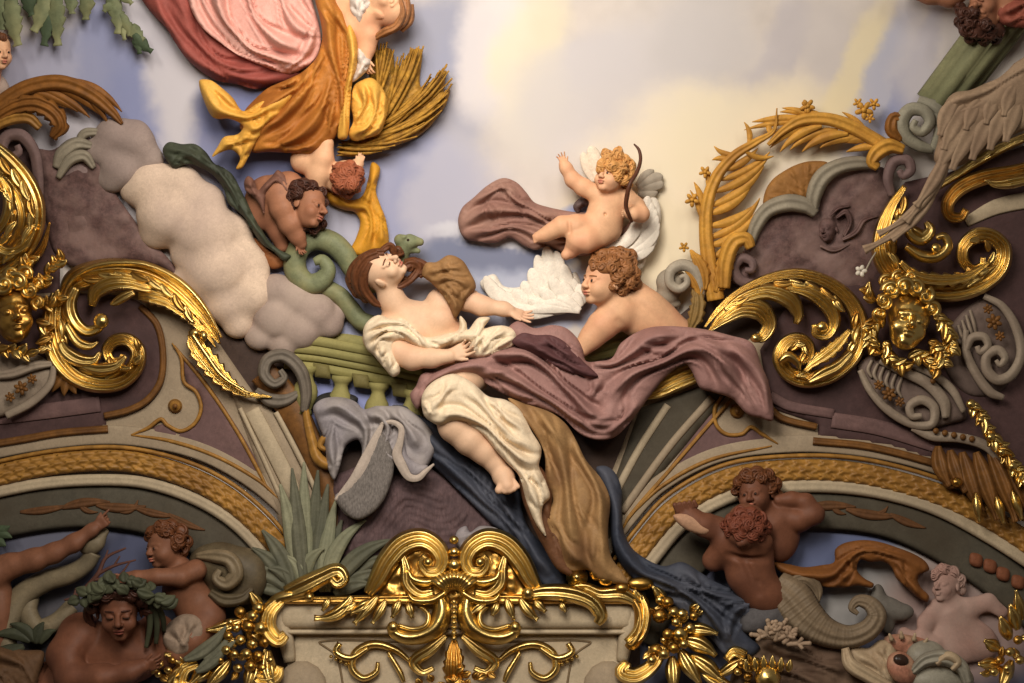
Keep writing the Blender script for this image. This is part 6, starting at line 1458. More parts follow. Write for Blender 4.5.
# ---- painted plumes
OCH_PL = paint('plume_ochre', (190, 138, 56), .22, .6, 16, (128, 80, 32), .55)
OCH_PD = paint('plume_brown', (128, 82, 34), .25, .6, 16, (84, 50, 22), .5)
def plume(t, stem, fronds, mat, berries=(), z=24):
    sweep('stem', [(a, b, c, z) for a, b, c in stem], mat, t, hr=.6, flutes=2, fd=.4)
    for (x0, y0, x1, y1, w, b) in fronds:
        sweep('frond', leafp(x0, y0, x1, y1, w, b, z - 4 + random.uniform(0, 5), z - 6, tip=.1), mat, t, hr=.5, flutes=1, fd=.4, step=2)
    for c in berries:
        flower(t, c[:2], c[2], z, 5, mat, 'floret')
t = thing('plume', 'tall ochre plume curling up and over beside the grey snail-shell finial', 'plume', (712, 240), 'painted ochre plumes')
plume(t, [(716, 300, 9), (710, 268, 8), (706, 236, 7), (707, 206, 6.5), (716, 178, 6), (734, 156, 5), (756, 142, 4), (774, 130, 2), (777, 108, .6)],
      [(708, 214, 752, 184, 5, .2), (710, 206, 764, 166, 5, .18), (714, 192, 768, 158, 4.5, .16), (720, 180, 770, 152, 4, .15), (726, 170, 758, 148, 4, .15), (708, 226, 756, 204, 5, .2), (708, 238, 760, 198, 5, .22), (708, 246, 756, 212, 5, .25), (712, 258, 746, 222, 5, .2), (716, 266, 740, 234, 4.5, .1), (704, 210, 694, 182, 3.5, .1), (704, 226, 690, 190, 3, .1), (712, 196, 708, 166, 3, -.1), (730, 160, 712, 160, 3, .2), (736, 154, 714, 146, 3, -.3), (748, 146, 744, 122, 3, .3), (770, 134, 768, 122, 3, 0), (744, 150, 774, 156, 3, .3)],
      OCH_PL, [(692, 200, 7), (705, 172, 6), (684, 247, 5), (806, 107, 6)])
for (x0, y0, x1, y1, w, b) in [(704, 290, 690, 250, 9, .2), (716, 292, 724, 240, 8, .1), (722, 290, 738, 246, 9, -.2), (700, 296, 684, 268, 7, .2)]:
    sweep('leaf', leafp(x0, y0, x1, y1, w, b, 28, 30), OCH_PL, t, hr=.5, flutes=3, fd=.4, serr=(9, .3, 1))
sweep('curl', [(724, 288, 6, 30), (726, 262, 8, 32), (734, 242, 8, 34), (746, 239, 7, 34), (751, 248, 5, 34)], OCH_PL, t, hr=.7, flutes=2, fd=.4)
t = thing('plume', 'ochre plume arching back from the grey volute capital over the brown fan shell', 'plume', (830, 125), 'painted ochre plumes')
plume(t, [(892, 150, 7), (872, 138, 7), (850, 126, 7), (826, 119, 6.5), (802, 120, 6), (784, 130, 4), (768, 145, 2)],
      [(870, 140, 836, 142, 5, .12), (860, 138, 820, 148, 5, .2), (848, 134, 802, 152, 5, .22), (838, 130, 790, 150, 4.5, .2), (822, 126, 780, 152, 4.5, .2), (810, 124, 770, 148, 4, .15), (806, 118, 752, 122, 4, .05), (800, 122, 744, 130, 3, .08), (824, 116, 780, 112, 4, .1), (880, 146, 846, 152, 4, .1), (866, 130, 842, 112, 3, .1), (812, 116, 782, 108, 3, .1)],
      OCH_PL, [(864, 110, 9), (858, 103, 5), (874, 104, 6), (870, 118, 5), (808, 106, 7)])
sweep('leaf', [(904, 150, 5, 28), (890, 146, 8, 30), (878, 152, 8, 32), (872, 162, 6, 32), (878, 168, 4, 32)], OCH_PL, t, hr=.8, flutes=2, fd=.4)
sweep('leaf', [(902, 140, 4, 28), (892, 130, 7, 30), (894, 118, 6, 30), (903, 118, 4, 30)], OCH_PD, t, hr=.8, flutes=2, fd=.4)
t = thing('plume', 'brown-gold plume drooping over the grey volute at the picture edge, above the cream cloud', 'plume', (60, 95), 'painted ochre plumes')
plume(t, [(-14, 118, 8), (8, 98, 8), (32, 86, 8), (62, 83, 8), (90, 94, 7), (112, 112, 5), (122, 124, 2)],
      [(20, 90, 78, 112, 5, -.15), (30, 86, 90, 118, 5, -.15), (44, 82, 104, 118, 5, -.15), (58, 80, 116, 116, 5, -.15), (66, 80, 122, 112, 5, -.2), (40, 82, 92, 86, 4, -.15), (84, 92, 108, 124, 4, -.1), (10, 94, 66, 108, 4, -.15), (0, 100, 54, 104, 4, -.2)], OCH_PD)
sweep('leaf', [(-10, 122, 6, 28), (12, 108, 9, 30), (34, 104, 11, 32), (52, 112, 11, 32), (60, 126, 10, 30), (52, 138, 5, 28)], OCH_PD, t, hr=.7, flutes=3, fd=.42, serr=(12, .35, 1))
sweep('leaf', [(-14, 132, 4, 28), (8, 120, 6, 30), (28, 118, 6, 30), (40, 128, 4, 28)], OCHRE, t, hr=.7, flutes=2, fd=.42)

# ---- mauve shell grounds
def shellground(label, base, outline, ribs, vols, extra=None):
    t = thing('shell_ground', label, 'shell ornament', base, 'mauve shell grounds')
    patch('ground', outline, MAUVE_S, t, base=9, puff=6, rim=8, step=2.8, thick=7, rough=1.6, rs=10, seed=int(base[0]))
    for r in ribs: sweep('rib', r, GREY_RIB, t, hr=.7, flutes=2, fd=.3)
    for v in vols: sweep('volute', v, MAUVE_V, t, hr=.7, flutes=1, fd=.35)
    return t
MAUVE_S = paint('shell_mauve', (92, 68, 64), .3, .7, 18, (136, 110, 102), .6, bump=.5, bscale=24, grain=.4)
MAUVE_V = paint('volute_mauve', (112, 90, 86), .14, .75, 12, (90, 70, 68), .5)
GREY_RIB = paint('rib_grey_green', (138, 128, 110), .12, .7, 9, (108, 98, 86), .5)
t = shellground('mauve shell ground with grey ribs and small carved face below the brown fan', (820, 230),
    [(734, 284), (732, 264), (744, 250), (752, 232), (764, 216), (784, 206), (806, 206), (816, 214), (822, 196), (832, 178), (850, 168), (870, 168), (884, 168), (892, 190), (888, 212), (884, 232), (888, 252), (880, 280), (866, 290), (848, 292), (800, 280), (760, 288)],
    [[(750, 246, 4, 18), (756, 226, 7, 20), (768, 210, 8, 22), (788, 203, 9, 24), (806, 206, 8, 24), (816, 214, 5, 22)], [(813, 214, 4, 22), (814, 196, 8, 24), (822, 178, 9, 26), (838, 167, 8, 24), (860, 163, 7, 22), (880, 166, 4, 20)]],
    [[(768, 278, 4, 18), (754, 284, 5, 20), (740, 280, 5.5, 21), (734, 268, 5.5, 22), (742, 258, 5, 23), (752, 262, 4.5, 24), (752, 270, 3.5, 25), (745, 270, 2.6, 25)], [(892, 196, 4, 22), (888, 178, 5.5, 24), (894, 162, 6, 25), (907, 160, 5.5, 26), (911, 170, 5, 26), (903, 176, 4, 27), (899, 170, 3, 27)]])
FM2 = axes((.1, 1, .2), (-.45, -.1, .85))
body('carved_face', head_prims((828, 230, 14), 13, FM2), MAUVE_S, t, k=2, vox=.8)
hair_strands('carved_hair', [[(836, 218, 1.5, 22), (846, 212, 3, 22), (850, 222, 3, 20), (844, 236, 2, 18)], [(842, 240, 1.5, 20), (856, 232, 3, 20), (864, 220, 3, 18), (878, 216, 1, 16)], [(830, 216, 1, 24), (838, 208, 2.4, 22), (850, 206, 1, 18)], [(820, 246, 1.2, 18), (834, 250, 2.6, 18), (850, 244, 1, 16)]], MAUVE_S, t)
t = shellground('mauve rocky shell ground wedged between the nested gilt ribs and the big cream cloud', (100, 220),
    [(36, 150), (52, 150), (70, 140), (92, 138), (108, 160), (112, 186), (130, 214), (150, 240), (168, 258), (180, 276), (160, 268), (130, 262), (100, 264), (76, 268), (54, 252), (46, 220), (40, 180)],
    [[(56, 168, 4, 16), (62, 154, 7, 18), (76, 144, 7, 18), (92, 146, 4, 16)], [(58, 178, 3, 18), (70, 160, 6, 20), (84, 156, 6, 20), (94, 168, 3, 18)], [(76, 150, 3, 14), (84, 134, 5, 16), (100, 132, 4, 16)]],
    [[(40, 196, 4, 20), (38, 174, 5.5, 22), (34, 152, 6, 23), (22, 136, 6.5, 24), (8, 136, 6.5, 24), (2, 148, 6, 25), (10, 157, 5, 26), (19, 152, 4, 27), (17, 145, 3, 27)]])
mb = MB()
for (x, y, r) in [(70, 176, 12), (84, 170, 12), (96, 180, 10), (64, 196, 12), (80, 206, 12), (94, 220, 10), (66, 224, 11)]: pass
puffs('stone_lump', [(66, 172, 12), (80, 168, 13), (92, 178, 12), (70, 190, 12), (86, 196, 10)], paint('lump_grey', (132, 112, 108), .14, .8, 14), parent=t, k=6, flat=.5)
puffs('stone_lump', [(64, 214, 12), (80, 222, 14), (94, 236, 12), (72, 240, 12), (86, 250, 10)], MAUVE_S, parent=t, k=6, flat=.5)

t = thing('fan_shell', 'brown ribbed fan shell rising behind the grey shell ribs, below the arching plume', 'shell', (800, 185))
FAN = paint('fan_brown', (148, 104, 52), .14, .7, 10, (116, 74, 36), .5)
patch('fan', [(764, 206), (765, 192), (772, 180), (784, 171), (798, 164), (812, 161), (828, 163), (822, 176), (814, 188), (810, 200), (796, 204), (780, 206)], FAN, t, base=6, puff=6, rim=8, step=2, thick=5,
      folds=[([(806, 198), (776, 180)], 3, 3), ([(806, 196), (790, 170)], 3, 3), ([(808, 194), (808, 162)], 3, 3), ([(804, 200), (768, 196)], 3, 3), ([(810, 192), (822, 166)], 3, 3)])
t = thing('snail_finial', 'grey stone snail-shell finial beside the foot of the tall ochre plume', 'finial', (678, 285))
SNAIL = paint('snail_grey', (160, 148, 130), .1, .65, 9, (130, 118, 102), .5)
body('shell', [ell((672, 282, 14), (16, 14, 13)), ell((668, 294, 12), (12, 11, 10)), ell((672, 304, 9), (9, 5, 7))], SNAIL, t, k=3, vox=1.)
sweep('volute', [(700, 300, 4, 24), (700, 284, 5.5, 28), (694, 270, 6, 30), (682, 265, 6, 30), (671, 271, 5.5, 31), (670, 283, 5, 32), (679, 289, 4.5, 33), (687, 283, 3.6, 34), (685, 276, 3, 34), (680, 278, 2.4, 34)], SNAIL, t, hr=.7, flutes=1, fd=.3)
sweep('leaf', [(694, 286, 3, 26), (698, 300, 8, 28), (696, 316, 9, 28), (690, 330, 4, 26)], paint('leaf_old_gold', (132, 104, 58), .25, .6, 16), t, hr=.5, flutes=3, fd=.45, serr=(8, .35, 1))

# ---- column with volute capital
COLG = paint('column_green', (128, 126, 92), .12, .75, 9, (102, 104, 76), .5)
t = thing('column', 'fluted grey-green column with a scrolled capital, slanting behind the tan wing', 'column', (975, 75))
t['kind'] = 'thing'
V, F = lathe_geo((1052, -46, 3), (936, 108, 2), [(0, 26), (1, 24)], 40)
d_, _, _ = seg_dist(V[:, :2], np.array([(1052., -46.), (936., 108.)]))
a_ = np.tile(np.arange(40), len(V) // 40)
ax_ = np.array([(936 - 1052), 154.]); ax_ /= np.linalg.norm(ax_)
k_ = 1 - .16 * (a_ % 4 == 0)
c_ = np.array([1052., -46., 2.5])[None] + ((V - [1052, -46, 2.5]) @ np.array([ax_[0], ax_[1], 0]))[:, None] * np.array([ax_[0], ax_[1], 0])
V = c_ + (V - c_) * k_[:, None]; V[:, 2] = np.maximum(V[:, 2], 1)
mk('shaft', V, F, COLG, t)
CAPG = paint('capital_grey', (136, 130, 112), .12, .7, 9, (108, 104, 92), .5)
sweep('capital', [(918, 100, 5, 20), (936, 108, 7, 24), (950, 124, 6, 22)], CAPG, t, hr=.6, flutes=1, fd=.3)
sweep('volute', [(934, 150, 4, 24), (920, 146, 6, 26), (906, 136, 7, 28), (902, 122, 7.5, 29), (910, 110, 7, 30), (924, 111, 6.5, 31), (930, 122, 6, 32), (922, 132, 5, 33), (913, 127, 4, 34), (916, 120, 3, 34)], CAPG, t, hr=.7, flutes=1, fd=.3)
sweep('volute_band', [(936, 112, 4, 24), (940, 130, 6, 26), (934, 150, 5, 24)], CAPG, t, hr=.6)

# ---- wing
WTAN = paint('feather_tan', (146, 122, 98), .14, .75, 12, (116, 92, 74), .5)
t = thing('bird_wing', 'large tan feathered wing with long pinions hanging over the gilt scrolls', 'wing', (980, 120))
patch('shoulder', [(942, 110), (948, 98), (956, 92), (970, 90), (984, 84), (998, 78), (1008, 70), (1016, 62), (1044, 50), (1044, 124), (1020, 132), (1000, 142), (980, 154), (960, 166), (944, 168), (934, 160), (938, 140), (940, 124)], WTAN, t, base=44, puff=9, rim=12, step=2.4, thick=10, rough=1.2,
      folds=[([(946, 104), (966, 96), (990, 88), (1010, 76), (1030, 64)], 6, 5)])
for (x0, y0, x1, y1, w, b) in [(956, 100, 940, 136, 9, .1), (966, 106, 944, 150, 10, .1), (972, 116, 938, 172, 10, .08), (984, 116, 952, 170, 10, .1), (996, 112, 972, 160, 10, .1), (1008, 106, 990, 150, 10, .1), (1020, 100, 1006, 142, 10, .1), (980, 100, 966, 130, 8, .1), (998, 94, 986, 124, 8, .1), (1016, 84, 1004, 116, 8, .1)]:
    sweep('feather', leafp(x0, y0, x1, y1, w, b, 51, 55, tip=.4), WTAN, t, hr=.25, flutes=2, fd=.4, step=2.2)
for (x0, y0, x1, y1, w, b) in [(946, 150, 906, 222, 7, -.12), (950, 156, 878, 234, 6, -.22), (944, 158, 864, 250, 7, -.25), (948, 152, 916, 206, 7, -.08), (940, 166, 892, 240, 5, -.22)]:
    sweep('pinion', leafp(x0, y0, x1, y1, w, b, 50, 66, tip=.7), WTAN, t, hr=.4, flutes=2, fd=.35, step=2.2)
t = thing('white_flower', 'tiny white flower between the pinion tips and the gilt mask', 'flower', (862, 271))
for i in range(5):
    a = 2 * PI * i / 5
    V, F = ball_geo((861 + 3.5 * math.cos(a), 271 + 3.5 * math.sin(a), 40), (3, 2.4, 2), 8, 6, rot=a)
    mk('petal', V, F, paint('petal_white', (206, 196, 180), .05), t)
tube('stem', [(864, 274, 36, 1.), (870, 262, 38, 1.), (876, 252, 40, .8)], SNAIL, t, nc=6)

# ---- stone brackets
BRK = paint('bracket_stone', (150, 134, 116), .1, .7, 8, (120, 102, 88), .5)
BRK_D = paint('bracket_ground', (116, 98, 88), .14, .75, 10, (94, 78, 72), .5)
def rosettes(t, pts):
    for (x, y, r) in pts: flower(t, (x, y), r, 36, 6, OCHRE_DK, 'petal')
t = thing('stone_bracket', 'pale stone bracket with two volutes and rosettes, beside the gilt laurelled face', 'bracket', (985, 350), 'stone brackets')
patch('body', [(944, 340), (962, 312), (986, 298), (1004, 308), (1016, 330), (1020, 356), (1012, 378), (996, 394), (972, 396), (954, 384), (944, 366)], BRK_D, t, base=14, puff=6, rim=8, step=3, thick=8)
sweep('shell_edge', [(984, 296, 3, 24), (1002, 306, 4, 26), (1016, 328, 5, 26), (1021, 354, 5, 28), (1012, 374, 5.5, 30), (998, 380, 5.5, 31), (987, 370, 5.5, 32), (987, 356, 5, 33), (998, 350, 5, 34), (1005, 358, 4, 35), (1000, 365, 3, 35), (996, 360, 2, 35)], BRK, t, hr=.7, flutes=1, fd=.3)
sweep('volute', [(966, 330, 3, 26), (966, 350, 4, 28), (974, 370, 5, 28), (990, 392, 5, 28), (1004, 398, 3, 26)], BRK, t, hr=.7, flutes=1, fd=.3)
sweep('volute', [(966, 352, 3, 28), (972, 338, 4.5, 30), (984, 337, 4.5, 32), (988, 346, 4, 33), (980, 352, 3.4, 34), (977, 346, 2.6, 34)], BRK, t, hr=.7, flutes=1, fd=.3)
rosettes(t, [(994, 322, 8), (988, 309, 5), (1000, 336, 5)])
for k in range(5): sweep('flute', [(954 + 4 * k, 330 - 5 * k, 1.5, 22), (958 + 4 * k, 340 - 4 * k, 2, 24), (964 + 3 * k, 346 - 3 * k, 1.5, 22)], BRK, t, hr=.8)
t = thing('stone_bracket', 'pale stone bracket lying along the moulding under the gilt laurelled face', 'bracket', (910, 400), 'stone brackets')
patch('body', [(858, 368), (868, 356), (884, 354), (904, 364), (926, 372), (946, 384), (962, 402), (966, 418), (950, 424), (930, 428), (908, 424), (884, 408), (866, 392)], BRK_D, t, base=18, puff=7, rim=8, step=3, thick=8)
sweep('edge', [(860, 370, 3, 28), (870, 390, 4, 28), (888, 410, 4.5, 28), (912, 424, 4.5, 28), (932, 424, 4.5, 30), (934, 408, 5, 31), (922, 400, 5, 32), (910, 406, 4.5, 33), (912, 416, 4, 33), (922, 416, 3, 34)], BRK, t, hr=.7, flutes=1, fd=.3)
sweep('band', [(880, 360, 4, 28), (904, 372, 5, 30), (928, 384, 6, 30), (944, 402, 6, 30), (946, 418, 4, 28)], BRK, t, hr=.6, flutes=1, fd=.3)
sweep('band', [(906, 364, 3, 28), (932, 374, 4, 29), (952, 390, 4.5, 29), (964, 412, 3, 28)], BRK, t, hr=.6)
for k in range(6): sweep('flute', [(872 + 6 * k, 360 + 3.5 * k, 1.5, 27), (868 + 6 * k, 370 + 4 * k, 2, 28), (872 + 6 * k, 378 + 4 * k, 1.2, 27)], BRK, t, hr=.8)
rosettes(t, [(889, 394, 7), (879, 385, 5), (900, 402, 5)])
ball('stud', (933, 381, 36), 3, OCHRE_DK, t)
sweep('lip', [(912, 428, 3, 26), (932, 436, 5, 26), (960, 438, 5, 28), (986, 446, 5, 28), (1002, 464, 3, 26)], BRK, t, hr=.6, flutes=1, fd=.3)
for k in range(5): ball('stud', (936 + 9 * k, 431 + 2 * k, 32), 3.2, OCHRE_DK, t)
t = thing('stone_bracket', 'pale stone bracket with rosettes under the gilt grotesque face', 'bracket', (20, 385), 'stone brackets')
patch('body', [(-30, 358), (0, 350), (30, 352), (50, 362), (56, 374), (46, 390), (26, 406), (4, 416), (-30, 422)], BRK, t, base=20, puff=7, rim=8, step=3, thick=8)
sweep('lip', [(-20, 376, 3, 30), (10, 374, 5, 32), (34, 366, 5, 32), (52, 364, 3, 30)], BRK, t, hr=.6, flutes=2, fd=.3)
sweep('edge', [(54, 366, 3, 30), (50, 384, 4, 30), (32, 402, 4.5, 30), (6, 416, 4, 30)], BRK, t, hr=.6)
rosettes(t, [(21, 388, 7), (10, 397, 5), (32, 379, 5)])
t = thing('acanthus_pendant', 'small ochre acanthus tuft on the mauve bed beneath the volute of the big scroll', 'leaf ornament', (62, 386))
for (x0, y0, x1, y1, w) in [(66, 374, 52, 392, 5), (68, 376, 64, 396, 5), (70, 376, 76, 394, 5), (64, 374, 46, 384, 4)]:
    sweep('leaf', leafp(x0, y0, x1, y1, w, .1, 22, 24), OCHRE_DK, t, hr=.5, flutes=1, fd=.4)

# ---- oak branch
OAK = paint('oak_leaf_green', (102, 108, 78), .2, .7, 14, (150, 146, 104), .6)
OAK_D = paint('oak_leaf_dark', (66, 78, 56), .2, .7, 14)
t = thing('oak_branch', 'leafy oak branch hanging down from the top corner', 'branch', (60, 20))
for i, (x0, y0, x1, y1, w, b, d) in enumerate([(2, -10, 2, 30, 11, .05, 0), (12, -6, 18, 46, 11, .08, 0), (46, -10, 34, 32, 11, -.1, 0), (28, -12, 32, 16, 9, .1, 1), (48, 0, 44, 46, 9, -.05, 1), (58, -6, 58, 46, 10, .05, 0), (72, -10, 72, 14, 8, .05, 0), (90, -10, 86, 20, 9, .1, 0), (14, -10, 8, 16, 8, 0, 1), (108, -8, 118, 34, 9, -.15, 0), (112, 4, 104, 12, 6, .1, 0), (119, 20, 125, 40, 5, 0, 0), (120, 14, 130, 36, 7, -.1, 0), (132, 24, 144, 40, 8, .2, 0), (134, 34, 152, 52, 7, .1, 1), (136, 34, 140, 54, 6, 0, 1), (120, -8, 132, 4, 6, 0, 0)]):
    sweep('leaf', leafp(x0, y0, x1, y1, w, b, 14 + (i * 5) % 9, 16 + (i * 3) % 7, tip=.55), (OAK, OAK_D)[d], t, hr=.3, flutes=1, fd=.4, step=1.8, serr=(11, .32, 1))
tube('twig', [(0, -14, 12, 3), (60, -12, 12, 2.6), (106, -6, 12, 2), (122, 14, 12, 1.6), (134, 30, 14, 1.2)], HAIR_BR, t, nc=8)
tagp(puffs('cloud', [(-6, 84, 12), (0, 92, 10)], CLOUD_G), 'small dark olive lump at the picture edge above the drooping brown-gold plume', 'cloud')

# ================================================================ lunette of the wreathed man: beasts and plants
EEL = paint('eel_cream', (124, 110, 86), .16, .6, 12, (90, 82, 66), .5)
t = thing('sea_serpent', 'pale cream sea serpent looping up under the pointing arm', 'serpent', (50, 600))
tube('body', [(10, 668, 20, 12), (4, 640, 20, 13), (10, 614, 20, 13), (24, 594, 20, 12), (48, 580, 22, 11), (70, 574, 24, 10), (86, 564, 26, 9), (93, 552, 28, 9)], EEL, t, nc=14)
tube('coil', [(30, 596, 16, 10), (27, 612, 18, 11), (38, 628, 18, 10), (56, 622, 18, 9), (72, 606, 16, 8)], EEL, t, nc=12)
body('head', [ell((92, 544, 30), (14, 11, 10), rotm(roll=-30)), cap((96, 542, 30), (105, 532, 30), 7, 4)], EEL, t, k=4, vox=1.)
CORAL = paint('twig_brown', (88, 56, 46), .15, .6, 14)
t = thing('coral_branch', 'brown branching twig spread above the wreath of the bare-shouldered man', 'branch', (105, 570))
for p in ([(84, 590, 34, 2.6), (98, 574, 36, 2.4), (106, 558, 36, 1.8), (126, 548, 36, 1)], [(98, 574, 36, 2), (114, 566, 38, 1.6), (136, 560, 38, .9)], [(94, 580, 36, 2), (118, 576, 38, 1.5), (130, 562, 38, .8)], [(104, 562, 36, 1.5), (108, 550, 36, .8)], [(114, 566, 38, 1.3), (120, 556, 38, .8)], [(84, 590, 34, 2.2), (72, 598, 34, 1.8), (64, 600, 34, 1)], [(74, 597, 34, 1.6), (76, 588, 34, .9)]):
    tube('twig', p, CORAL, t, nc=7, step=1.5)
OLIVE = paint('fish_olive', (90, 78, 58), .22, .55, 12, (62, 48, 34), .6)
t = thing('sea_monster', 'olive-brown curling fish-like sea monster behind the crouching child', 'sea creature', (225, 570))
pr = [ell((222, 566, 24), (30, 24, 20), rotm(roll=10)), ell((246, 576, 22), (22, 28, 18)), ell((204, 560, 26), (14, 11, 12)), ell((232, 592, 22), (24, 12, 16))]
body('body', pr, OLIVE, t, k=8, vox=1.2)
sweep('coil', [(196, 556, 3, 40), (214, 556, 7, 46), (230, 560, 8, 48), (236, 574, 8, 48), (226, 584, 7, 46), (216, 578, 5, 46), (220, 570, 3, 46)], paint('fish_cream', (122, 106, 82), .16, .55, 12, (92, 76, 56), .5), t, hr=.7, flutes=2, fd=.3)
sweep('fin', [(210, 592, 4, 38), (224, 600, 7, 40), (242, 598, 6, 40), (252, 588, 3, 38)], OLIVE, t, hr=.7, flutes=2, fd=.4)
t = thing('water_weed', 'green water weed under the loop of the pale sea serpent', 'plant', (25, 635))
for (x0, y0, x1, y1, w, b) in [(30, 642, -6, 636, 6, .3), (34, 642, 10, 624, 6, .3), (36, 644, 44, 622, 6, -.2), (24, 646, -10, 650, 7, -.2), (40, 644, 56, 630, 5, -.3)]:
    sweep('leaf', leafp(x0, y0, x1, y1, w, b, 34, 36), WREATH, t, hr=.35, flutes=1, fd=.4)
t = thing('dark_leaf_spray', 'spray of dark leaves at the picture edge above the outflung arm', 'plant', (2, 535))
for (x0, y0, x1, y1, w, b) in [(-8, 530, 10, 526, 5, .2), (-8, 534, 12, 538, 5, -.2), (-6, 538, 6, 546, 5, 0)]:
    sweep('leaf', leafp(x0, y0, x1, y1, w, b, 24, 26), OAK_D, t, hr=.35, flutes=1, fd=.4)
t = thing('reed_leaf_spray', 'grey-green leaves springing over the crouching child and the gilt fruit', 'plant', (200, 640))
for (x0, y0, x1, y1, w, b) in [(184, 660, 226, 626, 7, .2), (196, 672, 228, 636, 7, .2), (204, 660, 236, 640, 5, .1)]:
    sweep('leaf', leafp(x0, y0, x1, y1, w, b, 52, 50), REED, t, hr=.4, flutes=2, fd=.45)
tagp(patch('drape', [(-30, 640), (0, 646), (24, 650), (44, 652), (40, 672), (30, 700), (-30, 700)], paint('cloth_umber', (92, 66, 44), .15, .7, 10), base=36, puff=8, rim=10, step=3, thick=12, folds=[([(-10, 650), (20, 664), (36, 690)], 7, 6), ([(-20, 666), (6, 680), (12, 698)], 7, 6)]),
     'umber-brown cloth in the lower corner beside the shoulder of the bare-shouldered man', 'cloth')

# ================================================================ lunette of the fish-tailed child: rocks and shells
ROCK = paint('rock_cream_brown', (112, 90, 72), .18, .8, 10, (82, 60, 48), .6, bump=.3, bscale=24)
t = tagp(patch('rock', [(742, 652), (756, 640), (772, 630), (790, 628), (812, 636), (834, 644), (850, 652), (866, 664), (880, 690), (860, 720), (760, 720), (730, 690)], ROCK, base=18, puff=12, rim=18, step=2.8, thick=14, rough=2.4, rs=12, folds=[([(760, 640), (800, 656), (846, 672)], 8, 8), ([(756, 656), (790, 672), (830, 690)], 8, 7), ([(778, 634), (816, 650)], 6, 6)]),
     'cream-brown rocks under the fish tail of the rearing child', 'rock')
tagp(patch('rock', [(740, 620), (752, 606), (768, 602), (784, 608), (788, 622), (776, 632), (758, 634), (744, 632)], paint('rock_slate', (84, 80, 80), .15, .8, 10), base=36, puff=9, rim=10, step=2.4, thick=12, rough=1.2), 'rounded slate-grey stone under the hip of the fish-tailed child', 'rock')
t = thing('coral', 'knobbly cream coral on the rocks below the slate-grey stone', 'coral', (778, 630))
CORC = paint('coral_cream', (160, 136, 112), .12, .75, 14, (126, 100, 82), .5)
rg = random.Random(31)
mbs = []
for i in range(11):
    x0, y0 = 780 + rg.uniform(-8, 8), 640 + rg.uniform(-4, 4)
    a = math.radians(-170 + 16 * i) + rg.uniform(-.15, .15); L_ = rg.uniform(14, 24)
    x1, y1 = x0 + L_ * math.cos(a), y0 + L_ * .8 * math.sin(a)
    tube('branch', [(x0, y0, 48, 3), ((x0 + x1) / 2 + rg.uniform(-2, 2), (y0 + y1) / 2, 52, 2.6), (x1, y1, 54, 2.2)], CORC, t, nc=8)
    for s_ in (-1, 1):
        tube('branch', [((x0 + x1) / 2, (y0 + y1) / 2, 52, 2.4), ((x0 + x1) / 2 + 7 * math.cos(a + s_ * .9), (y0 + y1) / 2 + 7 * math.sin(a + s_ * .9), 56, 1.9)], CORC, t, nc=7)
    ball('tip', (x1, y1, 54), 2.6, CORC, t, nu=8, nv=6)
SHL = paint('shell_ivory', (176, 154, 124), .1, .6, 10, (140, 110, 84), .5)
t = thing('clam_shell', 'ivory clam shell with a rolled lip lying beyond the rocks, below the curled tail tip', 'shell', (860, 660))
sweep('lip', [(845, 648, 4, 40), (850, 664, 7, 44), (868, 676, 7, 44), (890, 688, 6, 42)], SHL, t, hr=.8, flutes=2, fd=.35)
patch('bowl', [(850, 646), (868, 648), (880, 640), (892, 642), (898, 656), (900, 676), (890, 692), (868, 684), (852, 668)], SHL, t, base=26, puff=8, rim=8, step=2.2, thick=10, folds=[([(858, 654), (876, 666), (894, 684)], 5, 4), ([(880, 646), (890, 668)], 5, 4)])
t = thing('open_shell', 'small red-veined shell with a dark opening, beside the ivory clam shell', 'shell', (900, 664))
REDV = paint('shell_red_vein', (164, 112, 90), .3, .55, 30, (188, 160, 130), .5)
body('shell', [ell((902, 668, 44), (14, 18, 12), rotm(roll=-35))], REDV, t, k=3, vox=1.)
V, F = ball_geo((0, 0, 0), (8, 6, 3), 14, 8, rot=.3); mk('opening', V + [901, 660, 55], F, IRIS, t)
t = thing('turban_shell', 'large grey whorled turban shell at the lower edge, below the pale pink figure', 'shell', (945, 670))
TUR = paint('shell_grey_pearl', (146, 140, 124), .14, .5, 10, (112, 104, 92), .5)
body('shell', [ell((940, 680, 34), (34, 20, 20)), ell((926, 656, 30), (20, 16, 14))], TUR, t, k=6, vox=1.2)
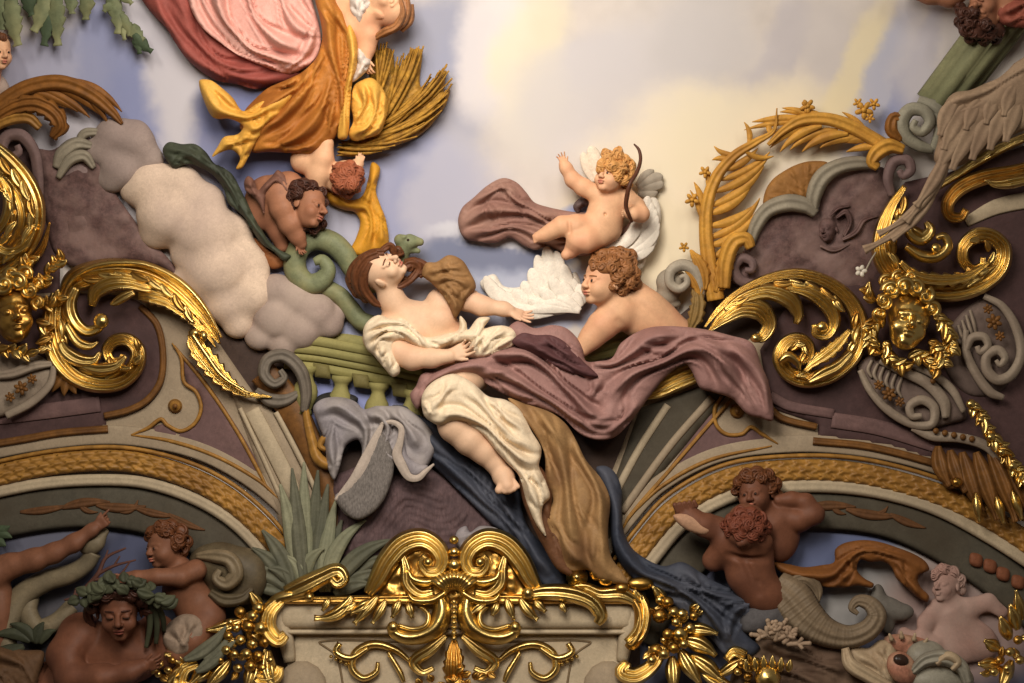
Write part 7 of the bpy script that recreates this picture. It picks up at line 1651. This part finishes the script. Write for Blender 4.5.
sweep('whorl', [(912, 672, 4, 50), (926, 660, 7, 54), (946, 658, 8, 56), (962, 668, 7, 54), (968, 684, 5, 50)], TUR, t, hr=.8, flutes=2, fd=.35)
sweep('whorl', [(936, 664, 3, 58), (948, 656, 5, 60), (958, 662, 4, 60), (952, 670, 2.6, 60)], SHL, t, hr=.8, flutes=1, fd=.3)
t = thing('crab_shell', 'spiny rose-brown shell heap between the open shell and the pale pink figure', 'shell', (915, 648))
patch('mound', [(888, 648), (884, 638), (896, 634), (914, 636), (930, 642), (936, 652), (926, 660), (908, 656)], REDV, t, base=24, puff=8, rim=8, step=2.2, thick=10, rough=1.6, rs=6)
for (x, y, a) in ((892, 640, -2), (902, 638, -1.7), (914, 640, -1.4), (924, 644, -1)): tube('spine', [(x, y, 34, 3), (x + 7 * math.cos(a), y + 7 * math.sin(a), 38, 1)], SHL, t, nc=7)
DUSK = paint('bird_dusky', (104, 98, 90), .14, .7, 10)
tagp(body('smoke', [ell((884, 606, 14), (16, 10, 8)), ell((900, 612, 14), (14, 9, 8)), ell((878, 596, 12), (7, 12, 7)), ell((888, 622, 10), (7, 12, 6)), ell((874, 606, 12), (10, 8, 7))], DUSK, k=6, vox=1.2), 'dusky grey puff of spray between the curled tail and the pale pink figure', 'spray', None, 'thing')
t = thing('gilt_acorn', 'gilt acorn-like bud with a frilled cup at the lower edge, below the coral', 'ornament', (768, 675))
ball('nut', (768, 678, 52), (13, 14, 11), GOLD, t, rib=8, rd=.06); 
for i in range(6): laurel(t, 768 + 8 * (i - 2.5), 672, 768 + 9 * (i - 2.5), 654 + abs(i - 2.5) * 2, 4, 56)
for i, (x, y) in enumerate(((976, 560), (990, 566), (1003, 574), (1018, 582))):
    o = patch('dentil', [(x - 5, y - 7), (x + 6, y - 4), (x + 5, y + 7), (x - 6, y + 4)], paint('dentil_brown', (120, 72, 48), .12), base=14, puff=3, rim=3, step=2.4, thick=6)
    tagp(o, 'small brown painted block in the row along the arch above the pale pink figure', 'block', 'row of brown blocks on the arch')
